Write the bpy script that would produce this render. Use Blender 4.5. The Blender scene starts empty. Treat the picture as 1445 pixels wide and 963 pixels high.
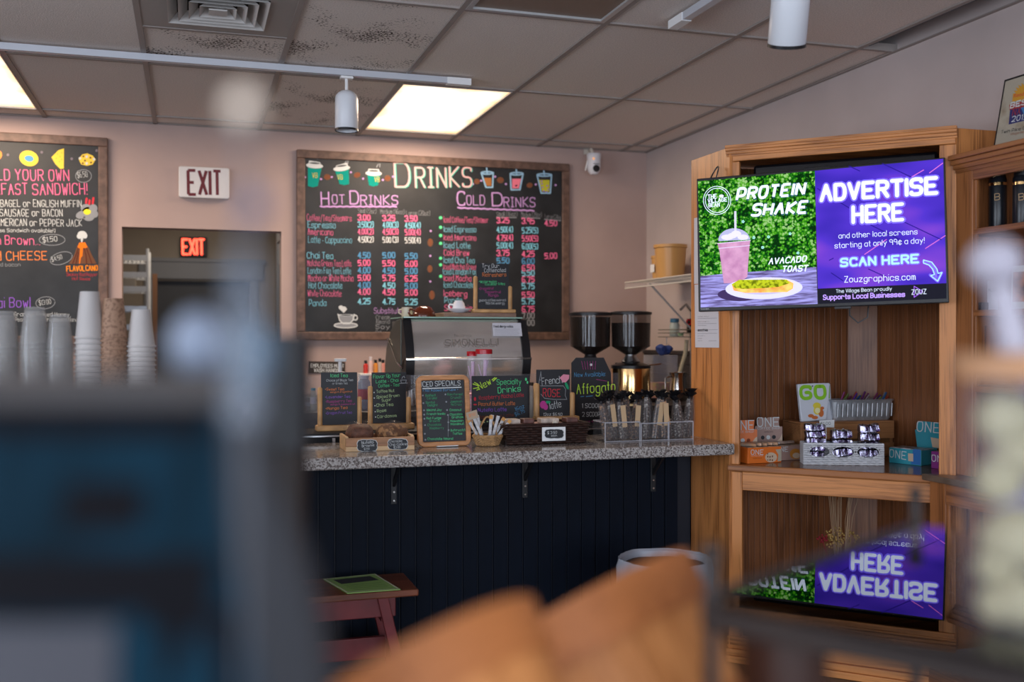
import bpy, math, random
from mathutils import Vector, Matrix
random.seed(7)
R = math.radians
SC = bpy.context.scene
COL = SC.collection

# ------------------------------------------------------------------ camera
EYE = 1.336; YAW = R(17.43); PIT = R(-0.2); FPX = 1450.0
cd = bpy.data.cameras.new('camera'); cam = bpy.data.objects.new('camera', cd); COL.objects.link(cam)
cd.sensor_width = 36; cd.lens = FPX / 1445 * 36; cd.clip_start = 0.02; cd.clip_end = 60
cam.location = (0, 0, EYE); cam.rotation_euler = (R(90) + PIT, 0, -YAW)
cd.dof.use_dof = True; cd.dof.focus_distance = 4.35; cd.dof.aperture_fstop = 1.75
SC.camera = cam
# ------------------------------------------------------------------ world, exposure
w = bpy.data.worlds.new('world'); SC.world = w; w.use_nodes = True
w.node_tree.nodes['Background'].inputs[0].default_value = (0.62, 0.74, 1.0, 1)
w.node_tree.nodes['Background'].inputs[1].default_value = 1.0
SC.view_settings.view_transform = 'Standard'; SC.view_settings.look = 'None'
SC.view_settings.gamma = 1; SC.view_settings.exposure = 0.0
SC.cycles.transparent_max_bounces = 20
SC.cycles.max_bounces = 8

def area(name, loc, rot, sx, sy, power, col):
    l = bpy.data.lights.new(name, 'AREA'); l.shape = 'RECTANGLE'; l.size = sx; l.size_y = sy
    l.energy = power; l.color = col
    o = bpy.data.objects.new(name, l); o.location = loc; o.rotation_euler = rot; COL.objects.link(o); return o
# daylight through the shop windows behind the camera
area('window_daylight', (-2.15, -2.70, 1.45), (R(104), 0, 0), 2.2, 1.7, 120, (0.78, 0.87, 1.0))
area('window_daylight', (1.25, -2.70, 1.45), (R(104), 0, 0), 2.9, 1.7, 98, (0.78, 0.87, 1.0))
area('window_daylight', (-3.40, 1.2, 1.5), (R(104), 0, R(-90)), 3.0, 1.5, 105, (0.80, 0.88, 1.0))
# glow of the two lit ceiling panels, plus an added fill in the passage
area('panel_light', (1.328, 5.75, 2.615), (0, 0, 0), .55, 1.15, 33, (1.0, .76, .55))
area('passage_fill', (.05, 7.9, 2.5), (0, 0, 0), .6, .6, 9, (1.0, .85, .68))  # unseen fill added to brighten the passage, no fixture modelled
area('panel_light', (-1.11, 5.75, 2.615), (0, 0, 0), .55, 1.15, 33, (1.0, .76, .55))

# ------------------------------------------------------------------ pixel <-> place helpers
_F = Vector((math.sin(YAW), math.cos(YAW), 0)); _Rt = Vector((math.cos(YAW), -math.sin(YAW), 0))
_fw = (_F * math.cos(PIT) + Vector((0, 0, math.sin(PIT)))); _up = (-_F * math.sin(PIT) + Vector((0, 0, math.cos(PIT))))
CAM = Vector((0, 0, EYE))
def ray(u, v): return _fw + _Rt * ((u - 722.5) / FPX) - _up * ((v - 481.5) / FPX)
def aY(u, v, Y): d = ray(u, v); return CAM + d * (Y / d.y)
def aX(u, v, X): d = ray(u, v); return CAM + d * (X / d.x)
def aZ(u, v, Z): d = ray(u, v); return CAM + d * ((Z - EYE) / d.z)
def aD(u, v, D): return CAM + ray(u, v) * D

# ------------------------------------------------------------------ materials
_m = {}
def M(name, col=(.5, .5, .5), rough=.5, metal=0., var=0., scale=20., stretch=(1, 1, 1), bump=0., emit=0., trans=0., ior=1.45, coat=0., spec=.5, col2=None, detail=4, lo=.35, hi=.65):
    if name in _m: return _m[name]
    m = bpy.data.materials.new(name); m.use_nodes = True; nt = m.node_tree; b = nt.nodes['Principled BSDF']
    L = nt.links.new
    b.inputs['Base Color'].default_value = (*col, 1); b.inputs['Roughness'].default_value = rough
    b.inputs['Metallic'].default_value = metal; b.inputs['Transmission Weight'].default_value = trans
    b.inputs['IOR'].default_value = ior; b.inputs['Coat Weight'].default_value = coat
    b.inputs['Specular IOR Level'].default_value = spec
    if emit: b.inputs['Emission Color'].default_value = (*col, 1); b.inputs['Emission Strength'].default_value = emit
    if var or bump or col2:
        tc = nt.nodes.new('ShaderNodeTexCoord'); mp = nt.nodes.new('ShaderNodeMapping'); mp.inputs['Scale'].default_value = stretch
        n = nt.nodes.new('ShaderNodeTexNoise'); n.inputs['Scale'].default_value = scale; n.inputs['Detail'].default_value = detail
        L(tc.outputs['Object'], mp.inputs[0]); L(mp.outputs[0], n.inputs['Vector'])
        if var or col2:
            r = nt.nodes.new('ShaderNodeValToRGB'); e = r.color_ramp.elements
            e[0].position = lo; e[1].position = hi
            c1 = [c * (1 - var) for c in col]; c2 = col2 or [min(1, c * (1 + var)) for c in col]
            e[0].color = (*c1, 1); e[1].color = (*c2, 1)
            L(n.outputs['Fac'], r.inputs[0]); L(r.outputs[0], b.inputs['Base Color'])
            if emit: L(r.outputs[0], b.inputs['Emission Color'])
        if bump:
            bp = nt.nodes.new('ShaderNodeBump'); bp.inputs['Strength'].default_value = bump; bp.inputs['Distance'].default_value = .004
            L(n.outputs['Fac'], bp.inputs['Height']); L(bp.outputs[0], b.inputs['Normal'])
    _m[name] = m; return m
def oak(name, axis, dark, light, rough=.42):
    """oak: long dark pores and cathedral grain running along the axis"""
    if name in _m: return _m[name]
    m = bpy.data.materials.new(name); m.use_nodes = True; nt = m.node_tree; b = nt.nodes['Principled BSDF']; L = nt.links.new
    tc = nt.nodes.new('ShaderNodeTexCoord'); oi = nt.nodes.new('ShaderNodeObjectInfo')
    add = nt.nodes.new('ShaderNodeVectorMath'); add.operation = 'ADD'
    mul = nt.nodes.new('ShaderNodeVectorMath'); mul.operation = 'SCALE'; mul.inputs['Scale'].default_value = 9
    L(oi.outputs['Random'], mul.inputs[0]); L(tc.outputs['Object'], add.inputs[0]); L(mul.outputs[0], add.inputs[1])
    def mp(s, l):
        k = nt.nodes.new('ShaderNodeMapping'); sc = [s, s, s]; sc[axis] = l; k.inputs['Scale'].default_value = sc; L(add.outputs[0], k.inputs[0]); return k
    a = mp(5, .6); n1 = nt.nodes.new('ShaderNodeTexNoise'); n1.inputs['Scale'].default_value = 1; n1.inputs['Detail'].default_value = 2; L(a.outputs[0], n1.inputs['Vector'])
    ma = nt.nodes.new('ShaderNodeMath'); ma.operation = 'MULTIPLY'; ma.inputs[1].default_value = 12; L(n1.outputs['Fac'], ma.inputs[0])
    fr = nt.nodes.new('ShaderNodeMath'); fr.operation = 'PINGPONG'; fr.inputs[1].default_value = 1; L(ma.outputs[0], fr.inputs[0])
    c = mp(160, 5); n2 = nt.nodes.new('ShaderNodeTexNoise'); n2.inputs['Scale'].default_value = 1; n2.inputs['Detail'].default_value = 3; L(c.outputs[0], n2.inputs['Vector'])
    mx = nt.nodes.new('ShaderNodeMath'); mx.operation = 'MULTIPLY_ADD'; mx.inputs[1].default_value = .32
    L(fr.outputs[0], mx.inputs[0]); L(n2.outputs['Fac'], mx.inputs[2])
    r = nt.nodes.new('ShaderNodeValToRGB'); e = r.color_ramp.elements; e[0].position = .36; e[1].position = .72
    e[0].color = (*dark, 1); e[1].color = (*light, 1); L(mx.outputs[0], r.inputs[0])
    L(r.outputs[0], b.inputs['Base Color']); b.inputs['Roughness'].default_value = rough
    bp = nt.nodes.new('ShaderNodeBump'); bp.inputs['Strength'].default_value = .15; bp.inputs['Distance'].default_value = .001
    L(mx.outputs[0], bp.inputs['Height']); L(bp.outputs[0], b.inputs['Normal'])
    _m[name] = m; return m
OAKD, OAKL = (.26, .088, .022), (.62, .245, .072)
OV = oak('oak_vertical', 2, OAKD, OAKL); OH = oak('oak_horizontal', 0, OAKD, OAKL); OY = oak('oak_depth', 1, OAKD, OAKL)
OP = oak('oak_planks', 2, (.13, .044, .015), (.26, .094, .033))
def thin(name, col, alpha, rough=.08):
    """clear plastic or cellophane: part see-through, part glossy"""
    if name in _m: return _m[name]
    m = bpy.data.materials.new(name); m.use_nodes = True; nt = m.node_tree; b = nt.nodes['Principled BSDF']
    b.inputs['Base Color'].default_value = (*col, 1); b.inputs['Roughness'].default_value = rough; b.inputs['Alpha'].default_value = alpha
    _m[name] = m; return m
def glasspane(name, tint, refl_boost=1.0):
    if name in _m: return _m[name]
    m = bpy.data.materials.new(name); m.use_nodes = True; nt = m.node_tree; nt.nodes.clear(); L = nt.links.new
    o = nt.nodes.new('ShaderNodeOutputMaterial'); mix = nt.nodes.new('ShaderNodeMixShader'); f = nt.nodes.new('ShaderNodeFresnel'); f.inputs[0].default_value = 1.52
    mu = nt.nodes.new('ShaderNodeMath'); mu.operation = 'MULTIPLY'; mu.inputs[1].default_value = refl_boost; mu.use_clamp = True
    t = nt.nodes.new('ShaderNodeBsdfTransparent'); t.inputs[0].default_value = (*tint, 1); g = nt.nodes.new('ShaderNodeBsdfGlossy'); g.inputs['Roughness'].default_value = 0.0
    L(f.outputs[0], mu.inputs[0]); L(mu.outputs[0], mix.inputs[0]); L(t.outputs[0], mix.inputs[1]); L(g.outputs[0], mix.inputs[2]); L(mix.outputs[0], o.inputs[0])
    _m[name] = m; return m

WALL = M('wall_paint', (.46, .335, .30), .85, var=.04, scale=3, bump=.05)
WALLR = M('wall_paint_right', (.52, .44, .42), .85, var=.04, scale=3, bump=.05)
BLACK = M('black_plastic', (.012, .012, .014), .35)
MATTEBLACK = M('matte_black', (.015, .016, .018), .7)
CHALK = M('chalkboard', (.013, .014, .016), .5, var=.35, scale=6, detail=6)
SLATE = M('small_chalkboard', (.012, .013, .017), .5)
WHITE = M('white_plastic', (.8, .8, .8), .4)
STEEL = M('polished_steel', (.62, .60, .57), .12, 1.)
STEELD = M('brushed_steel', (.4, .4, .41), .35, 1.)
DOWEL = M('pale_wood', (.55, .31, .13), .5, var=.25, scale=12, stretch=(1, 1, 6), bump=.05)
FRAMEW = M('brown_board_frame', (.13, .075, .055), .5, var=.3, scale=25, bump=.05)
GOLD = M('brass', (.85, .56, .25), .16, 1.)
def ch(name, c): return M('chalk_' + name, c, .9, spec=.1)
PINK = ch('pink', (.80, .16, .32)); CYAN = ch('cyan', (.22, .56, .70)); CWHITE = ch('white', (.62, .64, .64)); LILAC = ch('lilac', (.52, .30, .60))
BLUE = ch('blue', (.10, .30, .52)); GREEN = ch('green', (.12, .75, .30)); LIME = ch('lime', (.55, .85, .08)); ORANGE = ch('orange', (.85, .25, .07))
PURPLE = ch('purple', (.30, .12, .60)); RED = ch('red', (.65, .05, .07)); TEAL = ch('teal', (.008, .26, .215)); YELLOW = ch('yellow', (.80, .58, .08))
TAN = ch('tan', (.17, .075, .042)); GREY = ch('grey', (.28, .29, .31)); MAG = ch('magenta', (.50, .06, .28)); PALEG = ch('pale_green', (.55, .75, .38)); DIM = ch('faint', (.055, .058, .062)); BROWN = ch('brown', (.25, .06, .03)); MOSS=ch('moss', (.03,.33,.15))

# ------------------------------------------------------------------ mesh building
class MB:
    def __init__(s): s.v = []; s.f = []
    def add(s, vs, fs):
        b = len(s.v); s.v += [tuple(p) for p in vs]; s.f += [tuple(i + b for i in f) for f in fs]; return s
    def box(s, x0, x1, y0, y1, z0, z1):
        return s.add([(x0, y0, z0), (x1, y0, z0), (x1, y1, z0), (x0, y1, z0), (x0, y0, z1), (x1, y0, z1), (x1, y1, z1), (x0, y1, z1)],
                     [(0, 3, 2, 1), (4, 5, 6, 7), (0, 1, 5, 4), (1, 2, 6, 5), (2, 3, 7, 6), (3, 0, 4, 7)])
    def prism(s, pts, d):
        """pts: planar loop of 3D points, extruded along vector d"""
        n = len(pts); a = [Vector(p) for p in pts]; d = Vector(d)
        nm = sum(((a[i] - a[0]).cross(a[(i + 1) % n] - a[0]) for i in range(n)), Vector())
        if nm.dot(d) > 0: a.reverse()
        return s.add(a + [p + d for p in a], [tuple(range(n)), tuple(range(2 * n - 1, n - 1, -1))] + [(i + n, (i + 1) % n + n, (i + 1) % n, i) for i in range(n)])
    def lathe(s, prof, c=(0, 0, 0), n=24, cap0=True, cap1=True, ax=2, sx=1, sy=1):
        vs = []; fs = []; m = len(prof)
        for r, h in prof:
            for k in range(n):
                a = 2 * math.pi * k / n; p = (r * math.cos(a) * sx, r * math.sin(a) * sy, h)
                if ax == 1: p = (p[0], -p[2], p[1])
                if ax == 3: p = (p[0], p[2], -p[1])
                if ax == 0: p = (p[2], p[1], -p[0])
                vs.append((p[0] + c[0], p[1] + c[1], p[2] + c[2]))
        for i in range(m - 1):
            for k in range(n): fs.append((i * n + k, i * n + (k + 1) % n, (i + 1) * n + (k + 1) % n, (i + 1) * n + k))
        if cap0: fs.append(tuple(range(n - 1, -1, -1)))
        if cap1: fs.append(tuple((m - 1) * n + k for k in range(n)))
        return s.add(vs, fs)
    def tube(s, pts, r, n=8, close=False):
        P = [Vector(p) for p in pts]; m = len(P); vs = []; fs = []; up = None
        for i, p in enumerate(P):
            t = (P[(i + 1) % m] - P[i - 1]) if close else (P[min(i + 1, m - 1)] - P[max(i - 1, 0)])
            t.normalize()
            if up is None: up = t.orthogonal().normalized()
            up = (up - t * up.dot(t)).normalized(); w_ = t.cross(up)
            rr = r[i] if isinstance(r, (list, tuple)) else r
            for k in range(n): a = 2 * math.pi * k / n; vs.append(p + up * (rr * math.cos(a)) + w_ * (rr * math.sin(a)))
        for i in range(m if close else m - 1):
            j = (i + 1) % m
            for k in range(n): fs.append((i * n + k, i * n + (k + 1) % n, j * n + (k + 1) % n, j * n + k))
        if not close: fs += [tuple(range(n - 1, -1, -1)), tuple((m - 1) * n + k for k in range(n))]
        return s.add(vs, fs)
    def sphere(s, c, r, n=12, sz=1.0):
        return s.lathe([(max(1e-4, r * math.sin(math.pi * i / n)), -r * sz * math.cos(math.pi * i / n)) for i in range(n + 1)], c, n * 2, False, False)
    def rbox(s, x0, x1, y0, y1, z0, z1, r, n=4):
        """box with its vertical edges rounded"""
        return s.prism(rrect(x0, x1, y0, y1, r, n, lambda a, b: (a, b, z0)), (0, 0, z1 - z0))
def rrect(x0, x1, y0, y1, r, n, f):
    pts = []
    for cx, cy, a0 in ((x1 - r, y1 - r, 0), (x0 + r, y1 - r, 90), (x0 + r, y0 + r, 180), (x1 - r, y0 + r, 270)):
        for k in range(n + 1): a = R(a0 + 90 * k / n); pts.append(f(cx + r * math.cos(a), cy + r * math.sin(a)))
    return pts
def ell(cx, cy, rx, ry, n=20, rot=0):
    c, s_ = math.cos(rot), math.sin(rot)
    return [(cx + rx * math.cos(t) * c - ry * math.sin(t) * s_, cy + rx * math.cos(t) * s_ + ry * math.sin(t) * c) for t in [2 * math.pi * k / n for k in range(n)]]

def obj(name, mb, mat, parent=None, loc=None, rot=None, bevel=0, smooth=False, world=False, label=None, kind=None):
    me = bpy.data.meshes.new(name); me.from_pydata(mb.v, [], mb.f); me.materials.append(mat)
    o = bpy.data.objects.new(name, me); COL.objects.link(o)
    if parent:
        o.parent = parent
        if world: o.matrix_parent_inverse = parent.matrix_basis.inverted()
    if loc is not None: o.location = loc
    if rot is not None: o.rotation_euler = rot
    if smooth:
        me.polygons.foreach_set('use_smooth', [True] * len(me.polygons))
        try: me.set_sharp_from_angle(angle=R(40))
        except Exception: pass
    if bevel:
        b = o.modifiers.new('bevel', 'BEVEL'); b.width = bevel; b.segments = 2; b.limit_method = 'ANGLE'
    if label: o['label'] = label
    if kind: o['kind'] = kind
    return o
def tag(o, label, cat, group=None):
    o['label'] = label; o['category'] = cat
    if group: o['group'] = group
    return o
def thing(name, label, cat, loc=(0, 0, 0), rz=0, group=None, mat=None):
    o = bpy.data.objects.new(name, None); COL.objects.link(o); o.empty_display_size = .05
    if mat is not None: o.matrix_basis = mat
    else: o.location = loc; o.rotation_euler = (0, 0, rz)
    return tag(o, label, cat, group)
def dup(o, parent=None, **kw):
    c = o.copy(); COL.objects.link(c)
    if parent: c.parent = parent
    for k in [k for k in c.keys()]:
        if k in ('label', 'group') and not parent: del c[k]
    for chd in [x for x in o.children]: dup(chd, c)
    return c
def struct(name, mb, mat, **kw):
    o = obj(name, mb, mat, **kw); o['kind'] = 'structure'; return o

# ------------------------------------------------------------------ stroke lettering
G = {'A': '022842 1535', 'B': '0208 ~08484505 ~05454202', 'C': '~474808024243', 'D': '0208 ~08484202', 'E': '48080242 0535', 'F': '480802 0535',
 'G': '~47480802424525', 'H': '0208 4248 0545', 'I': '2228', '|': '1838 2822 1232', 'J': '~48420204', 'K': '0208 480542', 'L': '080242', 'M': '0208254842',
 'N': '02084248', 'O': '~280802424828', 'P': '0208 ~08484404', 'Q': '~280802424828 2442', 'R': '0208 ~08484505 2542', 'S': '~4748080545420203', 'T': '0848 2822',
 'U': '~08024248', 'V': '082248', 'W': '0812263248', 'X': '0248 0842', 'Y': '082548 2522', 'Z': '08480242',
 'a': '~4606024243 4642', 'b': '0208 ~06464202', 'c': '~454606024243', 'd': '4248 ~46060242', 'e': '~04444606024243', 'f': '~38282522 1636', 'g': '~46060242 ~46400001',
 'h': '0208 ~04064642', 'i': '2226 2828', 'j': '~26201000 2828', 'k': '0208 460442', 'l': '2228', 'm': '0206 ~04062622 ~24264642', 'n': '0206 ~04064642',
 'o': '~260602424626', 'p': '0006 ~06464202', 'q': '4046 ~46060242', 'r': '0206 ~04063645', 's': '~4546060444420203', 't': '~282232 1636', 'u': '~06024246 4642',
 'v': '062246', 'w': '0612253246', 'x': '0246 0642', 'y': '0623 4610', 'z': '06460242',
 '0': '~280802424828', '1': '172822', '2': '~0708484502 0242', '3': '~0708484525 ~2545420203', '4': '3804 0444 3832', '5': '480805 ~05464202',
 '6': '~480802424505', '7': '084822', '8': '~28080525454828 ~25050222424525', '9': '~4505084842', '.': '2222', ',': '2211', ':': '2323 2626', '!': '2824 2222',
 "'": '2827', '$': '~4748080545420203 2921', '-': '1434', '/': '0148', '(': '~38181232', ')': '~18383212', '+': '2426 1535', '*': '2426 1535 1436', '"': '1817 3837', '&': '~420718380203 44'.replace(' ', '')}
G['¢'] = '~454606024243 2721'
G['°'] = '~28271716 '.strip()
def glyph(c):
    out = []
    for st in G.get(c, '2222').split():
        sm = st[0] == '~'; st = st.lstrip('~')
        p = [(int(st[i]), int(st[i + 1]) - 2) for i in range(0, len(st) - 1, 2)]
        if sm:
            for _ in range(2):
                q = [p[0]]
                for a, b in zip(p, p[1:]): q += [(a[0] * .75 + b[0] * .25, a[1] * .75 + b[1] * .25), (a[0] * .25 + b[0] * .75, a[1] * .25 + b[1] * .75)]
                p = q + [p[-1]]
        out.append(p)
    return out
_zc = [0]
def strokes(mb, pl, wd, z, flat=False):
    """polylines to flat mitred ribbons of width wd with round ends, each a hair above the last"""
    def ribbon(pts):
        _zc[0] = (_zc[0] + 1) % 9; zz = z + _zc[0] * .00005; n = len(pts); h = wd / 2; loop = []; L_ = []; Rr = []
        for i, q in enumerate(pts):
            d = (pts[min(n - 1, i + 1)] - pts[max(0, i - 1)]).normalized(); nn = Vector((-d.y, d.x)); k = 1
            if 0 < i < n - 1:
                d1 = (q - pts[i - 1]).normalized(); d2 = (pts[i + 1] - q).normalized(); k = 1 / max(.6, math.sqrt(max(.01, (1 + d1.dot(d2)) / 2)))
            L_.append(q + nn * h * k); Rr.append(q - nn * h * k)
        vs = [(*p, zz) for p in L_] + [(*p, zz) for p in Rr]; fs = [(n + i, n + i + 1, i + 1, i) for i in range(n - 1)]
        for e, a, b in ((0, 0, n), (n - 1, 2 * n - 1, n - 1)):      # half-round ends
            if flat: continue
            d = (pts[0] - pts[1]) if e == 0 else (pts[-1] - pts[-2]); a0 = math.atan2(d.y, d.x) - math.pi / 2; b0 = len(vs)
            vs += [(pts[e].x + h * math.cos(a0 + math.pi * k / 4), pts[e].y + h * math.sin(a0 + math.pi * k / 4), zz) for k in (1, 2, 3)]
            fs.append((a, b0, b0 + 1, b0 + 2, b))
        mb.add(vs, fs)
    for p in pl:
        pts = [Vector(p[0][:2])]
        for q in p[1:]:
            q = Vector(q[:2])
            if (q - pts[-1]).length > wd * .18: pts.append(q)
        if len(pts) == 1:
            mb.add([(pts[0].x + wd * .6 * math.cos(a), pts[0].y + wd * .6 * math.sin(a), z + .0003) for a in [k * math.pi / 3 for k in range(6)]], [tuple(range(6))]); continue
        run = [pts[0]]
        for i in range(1, len(pts)):
            run.append(pts[i])
            if i < len(pts) - 1 and (pts[i] - pts[i - 1]).normalized().dot((pts[i + 1] - pts[i]).normalized()) < .25: ribbon(run); run = [pts[i]]
        ribbon(run)
def layout(s, smallcaps=0):
    x = 0; out = []
    for c in s:
        if c == ' ': x += 2.6; continue
        g = glyph(c); mn = min(p[0] for st in g for p in st); mx = max(p[0] for st in g for p in st)
        out.append((x, mn, g)); x += (mx - mn) + 1.9
    return out, max(x - 1.9, .5)

class Frame:
    """flat face: origin o, unit right r, unit up u, normal n toward the viewer"""
    def __init__(s, o, r, u):
        s.o = Vector(o); s.r = Vector(r).normalized(); u = Vector(u); s.u = (u - s.r * u.dot(s.r)).normalized(); s.n = s.r.cross(s.u)
        s.mat = Matrix(((s.r.x, s.u.x, s.n.x, s.o.x), (s.r.y, s.u.y, s.n.y, s.o.y), (s.r.z, s.u.z, s.n.z, s.o.z), (0, 0, 0, 1)))
    def px(s, u, v):
        d = ray(u, v); t = (s.o - CAM).dot(s.n) / d.dot(s.n); p = CAM + d * t - s.o; return (p.dot(s.r), p.dot(s.u))
def FY(u, v, Y): return Frame(aY(u, v, Y), (1, 0, 0), (0, 0, 1))
def write(fr, parent, s, a, b, h, mat, wt=.13, z=.0015, slant=0, name='lettering', wob=.0, conv=None, offs=(0, 0), flat=False, cap=None):
    """lettering on a face: baseline from image point a to b, capital height h pixels"""
    if conv: a, b = conv(*a), conv(*b); h = h / conv.k
    A = Vector(fr.px(*a)); B = Vector(fr.px(*b)); T = Vector(fr.px(a[0], a[1] - h)); H = (T - A).length
    d = (B - A); Wd = d.length; d.normalize(); n = Vector((-d.y, d.x))
    gl, tot = layout(s); k = Wd / tot; kh = H / 6; tw_ = min(H * wt, k * 4 * (.185 if wt < .19 else .42 if wt < .4 else 2))
    mb = MB(); rnd = random.Random(hash(s) % 999 if False else sum(map(ord, s)))
    for x, mn, g in gl:
        jy = rnd.uniform(-wob, wob) * H; js = 1 + rnd.uniform(-wob, wob)
        pl = []
        for st in g:
            pl.append([tuple(A + d * ((x + (p[0] - mn)) * k + p[1] * kh * slant + offs[0] * H) + n * (p[1] * kh * js + jy + offs[1] * H)) for p in st])
        strokes(mb, pl, tw_, z, flat)
    return obj(name, mb, mat, parent)
def draw(fr, parent, name, polys, mat, z=.0015, conv=None, lines=None, wd=None):
    """flat filled shapes (image points) and lines on a face"""
    if name in ('underline', 'price_ring', 'drawn_chips', 'chalk_box', 'chalk_dot', 'round_badge') and len(polys or []) + len(lines or []) > 1:
        for p in polys or []: draw(fr, parent, name, [p], mat, z, conv)
        for l in lines or []: draw(fr, parent, name, [], mat, z, conv, [l], wd)
        return
    mb = MB(); cv = conv or (lambda x, y: (x, y))
    for pi_, p in enumerate(polys or []):
        q = [fr.px(*cv(*t)) for t in p]
        ar = sum(q[i][0] * q[(i + 1) % len(q)][1] - q[(i + 1) % len(q)][0] * q[i][1] for i in range(len(q)))
        if ar < 0: q.reverse()
        mb.add([(*t, z + (pi_ % 4) * .00006) for t in q], [tuple(range(len(q)))])
    if lines: strokes(mb, [[fr.px(*cv(*t)) for t in l] for l in lines], wd, z)
    return obj(name, mb, mat, parent)
class Conv:
    def __init__(s, x0, y0, k): s.x0 = x0; s.y0 = y0; s.k = k
    def __call__(s, x, y): return (s.x0 + x / s.k, s.y0 + y / s.k)
def slab(fr, x0, x1, y0, y1, z0, z1, name, mat, parent, **kw): return obj(name, MB().box(x0, x1, y0, y1, z0, z1), mat, parent, **kw)
ORD = ['topmost', 'second', 'third', 'fourth', 'fifth', 'sixth', 'seventh', 'eighth', 'ninth', 'tenth', 'eleventh', 'twelfth', 'thirteenth', 'fourteenth', 'fifteenth', 'sixteenth', 'seventeenth', 'eighteenth', 'nineteenth', 'twentieth', 'twenty-first', 'twenty-second', 'twenty-third', 'twenty-fourth', 'twenty-fifth', 'twenty-sixth']
# ================================================================== the room shell
YW = 6.575; XR = 3.05; XL = -3.5; YF = -2.8; HC = EYE + 1.293
FL = M('floor_dark', (.045, .04, .038), .35, var=.3, scale=4)
struct('floor', MB().box(XL, XR, YF, YW, -.1, 0), FL)
d0, d1, dz = aY(172, 320, YW).x, aY(397, 328, YW).x, 2.0
mb = MB(); mb.box(XL, d0, YW, YW + .12, 0, HC + .3); mb.box(d1, XR + .1, YW, YW + .12, 0, HC + .3); mb.box(d0, d1, YW, YW + .12, dz, HC + .3)
struct('wall_back', mb, WALL)
struct('wall_right', MB().box(XR, XR + .12, YF, YW, 0, HC + .6), WALLR)
# left wall with a window opening
mb = MB(); mb.box(XL - .12, XL, YF, -.4, 0, HC + .3); mb.box(XL - .12, XL, 2.8, YW, 0, HC + .3); mb.box(XL - .12, XL, -.4, 2.8, 0, .7); mb.box(XL - .12, XL, -.4, 2.8, 2.3, HC + .3)
struct('wall_left', mb, WALL)
# front wall behind the camera: two shop windows
mb = MB()
for a, b in ((XL, -3.3), (-1.0, -.3), (2.8, XR)): mb.box(a, b, YF - .12, YF, 0, HC + .3)
for a, b in ((-3.3, -1.0), (-.3, 2.8)): mb.box(a, b, YF - .12, YF, 0, .55); mb.box(a, b, YF - .12, YF, 2.35, HC + .3)
struct('wall_front', mb, WALL)
GP = glasspane('window_glass', (.95, .97, .98))
for nm, a, b in (('window_1', -3.3, -1.0), ('window_2', -.3, 2.8)):
    f = MB(); 
    for x in (a, (a + b) / 2 - .03, b - .06): f.box(x, x + .06, YF - .1, YF - .04, .55, 2.35)
    f.box(a, b, YF - .1, YF - .04, .55, .61); f.box(a, b, YF - .1, YF - .04, 2.29, 2.35)
    o = struct(nm, f, M('window_frame', (.1, .1, .1), .4)); obj('pane', MB().box(a, b, YF - .08, YF - .075, .6, 2.3), GP, o)
f = MB(); f.box(XL - .1, XL - .04, -.4, -.34, .7, 2.3); f.box(XL - .1, XL - .04, 2.74, 2.8, .7, 2.3); f.box(XL - .1, XL - .04, 1.17, 1.23, .7, 2.3); f.box(XL - .1, XL - .04, -.4, 2.8, .7, .76); f.box(XL - .1, XL - .04, -.4, 2.8, 2.24, 2.3)
o = struct('window_3', f, M('window_frame')); obj('pane', MB().box(XL - .08, XL - .075, -.4, 2.8, .75, 2.25), GP, o)

# ------------------------------------------------------------------ suspended ceiling
T = .6096; GX0 = -.196; GY0 = 6.358
TILE = M('ceiling_tile', (.74, .66, .61), .9, var=.10, scale=160, bump=.35, detail=2)
def dirty():
    m = M('ceiling_tile').copy(); m.name = 'ceiling_tile_dusty'; nt = m.node_tree; L = nt.links.new; b = nt.nodes['Principled BSDF']
    src = b.inputs['Base Color'].links[0].from_socket
    tc = nt.nodes.new('ShaderNodeTexCoord'); n = nt.nodes.new('ShaderNodeTexNoise'); n.inputs['Scale'].default_value = 90; n.inputs['Detail'].default_value = 2
    n3 = nt.nodes.new('ShaderNodeTexNoise'); n3.inputs['Scale'].default_value = 3.2
    L(tc.outputs['Object'], n.inputs['Vector']); L(tc.outputs['Object'], n3.inputs['Vector'])
    mm = nt.nodes.new('ShaderNodeMath'); mm.operation = 'MULTIPLY'; L(n.outputs['Fac'], mm.inputs[0]); L(n3.outputs['Fac'], mm.inputs[1])
    r = nt.nodes.new('ShaderNodeValToRGB'); r.color_ramp.elements[0].position = .30; r.color_ramp.elements[1].position = .36
    L(mm.outputs[0], r.inputs[0]); mx = nt.nodes.new('ShaderNodeMix'); mx.data_type = 'RGBA'; L(r.outputs[0], mx.inputs[0]); L(src, mx.inputs[6]); mx.inputs[7].default_value = (.07, .045, .03, 1)
    L(mx.outputs[2], b.inputs['Base Color']); return m
DIRT = dirty()
ceil = struct('ceiling', MB().box(XL, XR + .1, YF, YW, HC + .35, HC + .45), M('plenum', (.04, .05, .07), .9))
TB = M('ceiling_grid_metal', (.30, .26, .24), .5)
gb = MB(); xs = [GX0 + T * i for i in range(-6, 6)]; ys = [GY0 - 2 * T * j for j in range(-1, 8)]
for x in xs: 
    if x > XL: gb.box(x - .012, x + .012, YF, YW, HC - .004, HC + .03)
for y in ys:
    if YF < y < YW: gb.box(XL, XR, y - .012, y + .012, HC - .0038, HC + .03)
gb.box(XL, XR, YW - .022, YW, HC - .004, HC); gb.box(XR - .022, XR, YF, YW, HC - .004, HC); gb.box(XL, XL + .022, YF, YW, HC - .004, HC)
gb.box(GX0, GX0 + T, GY0 - 3 * T - .012, GY0 - 3 * T + .012, HC - .0038, HC + .03)
obj('grid_rail', gb, TB, ceil)
_tm = {}
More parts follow.
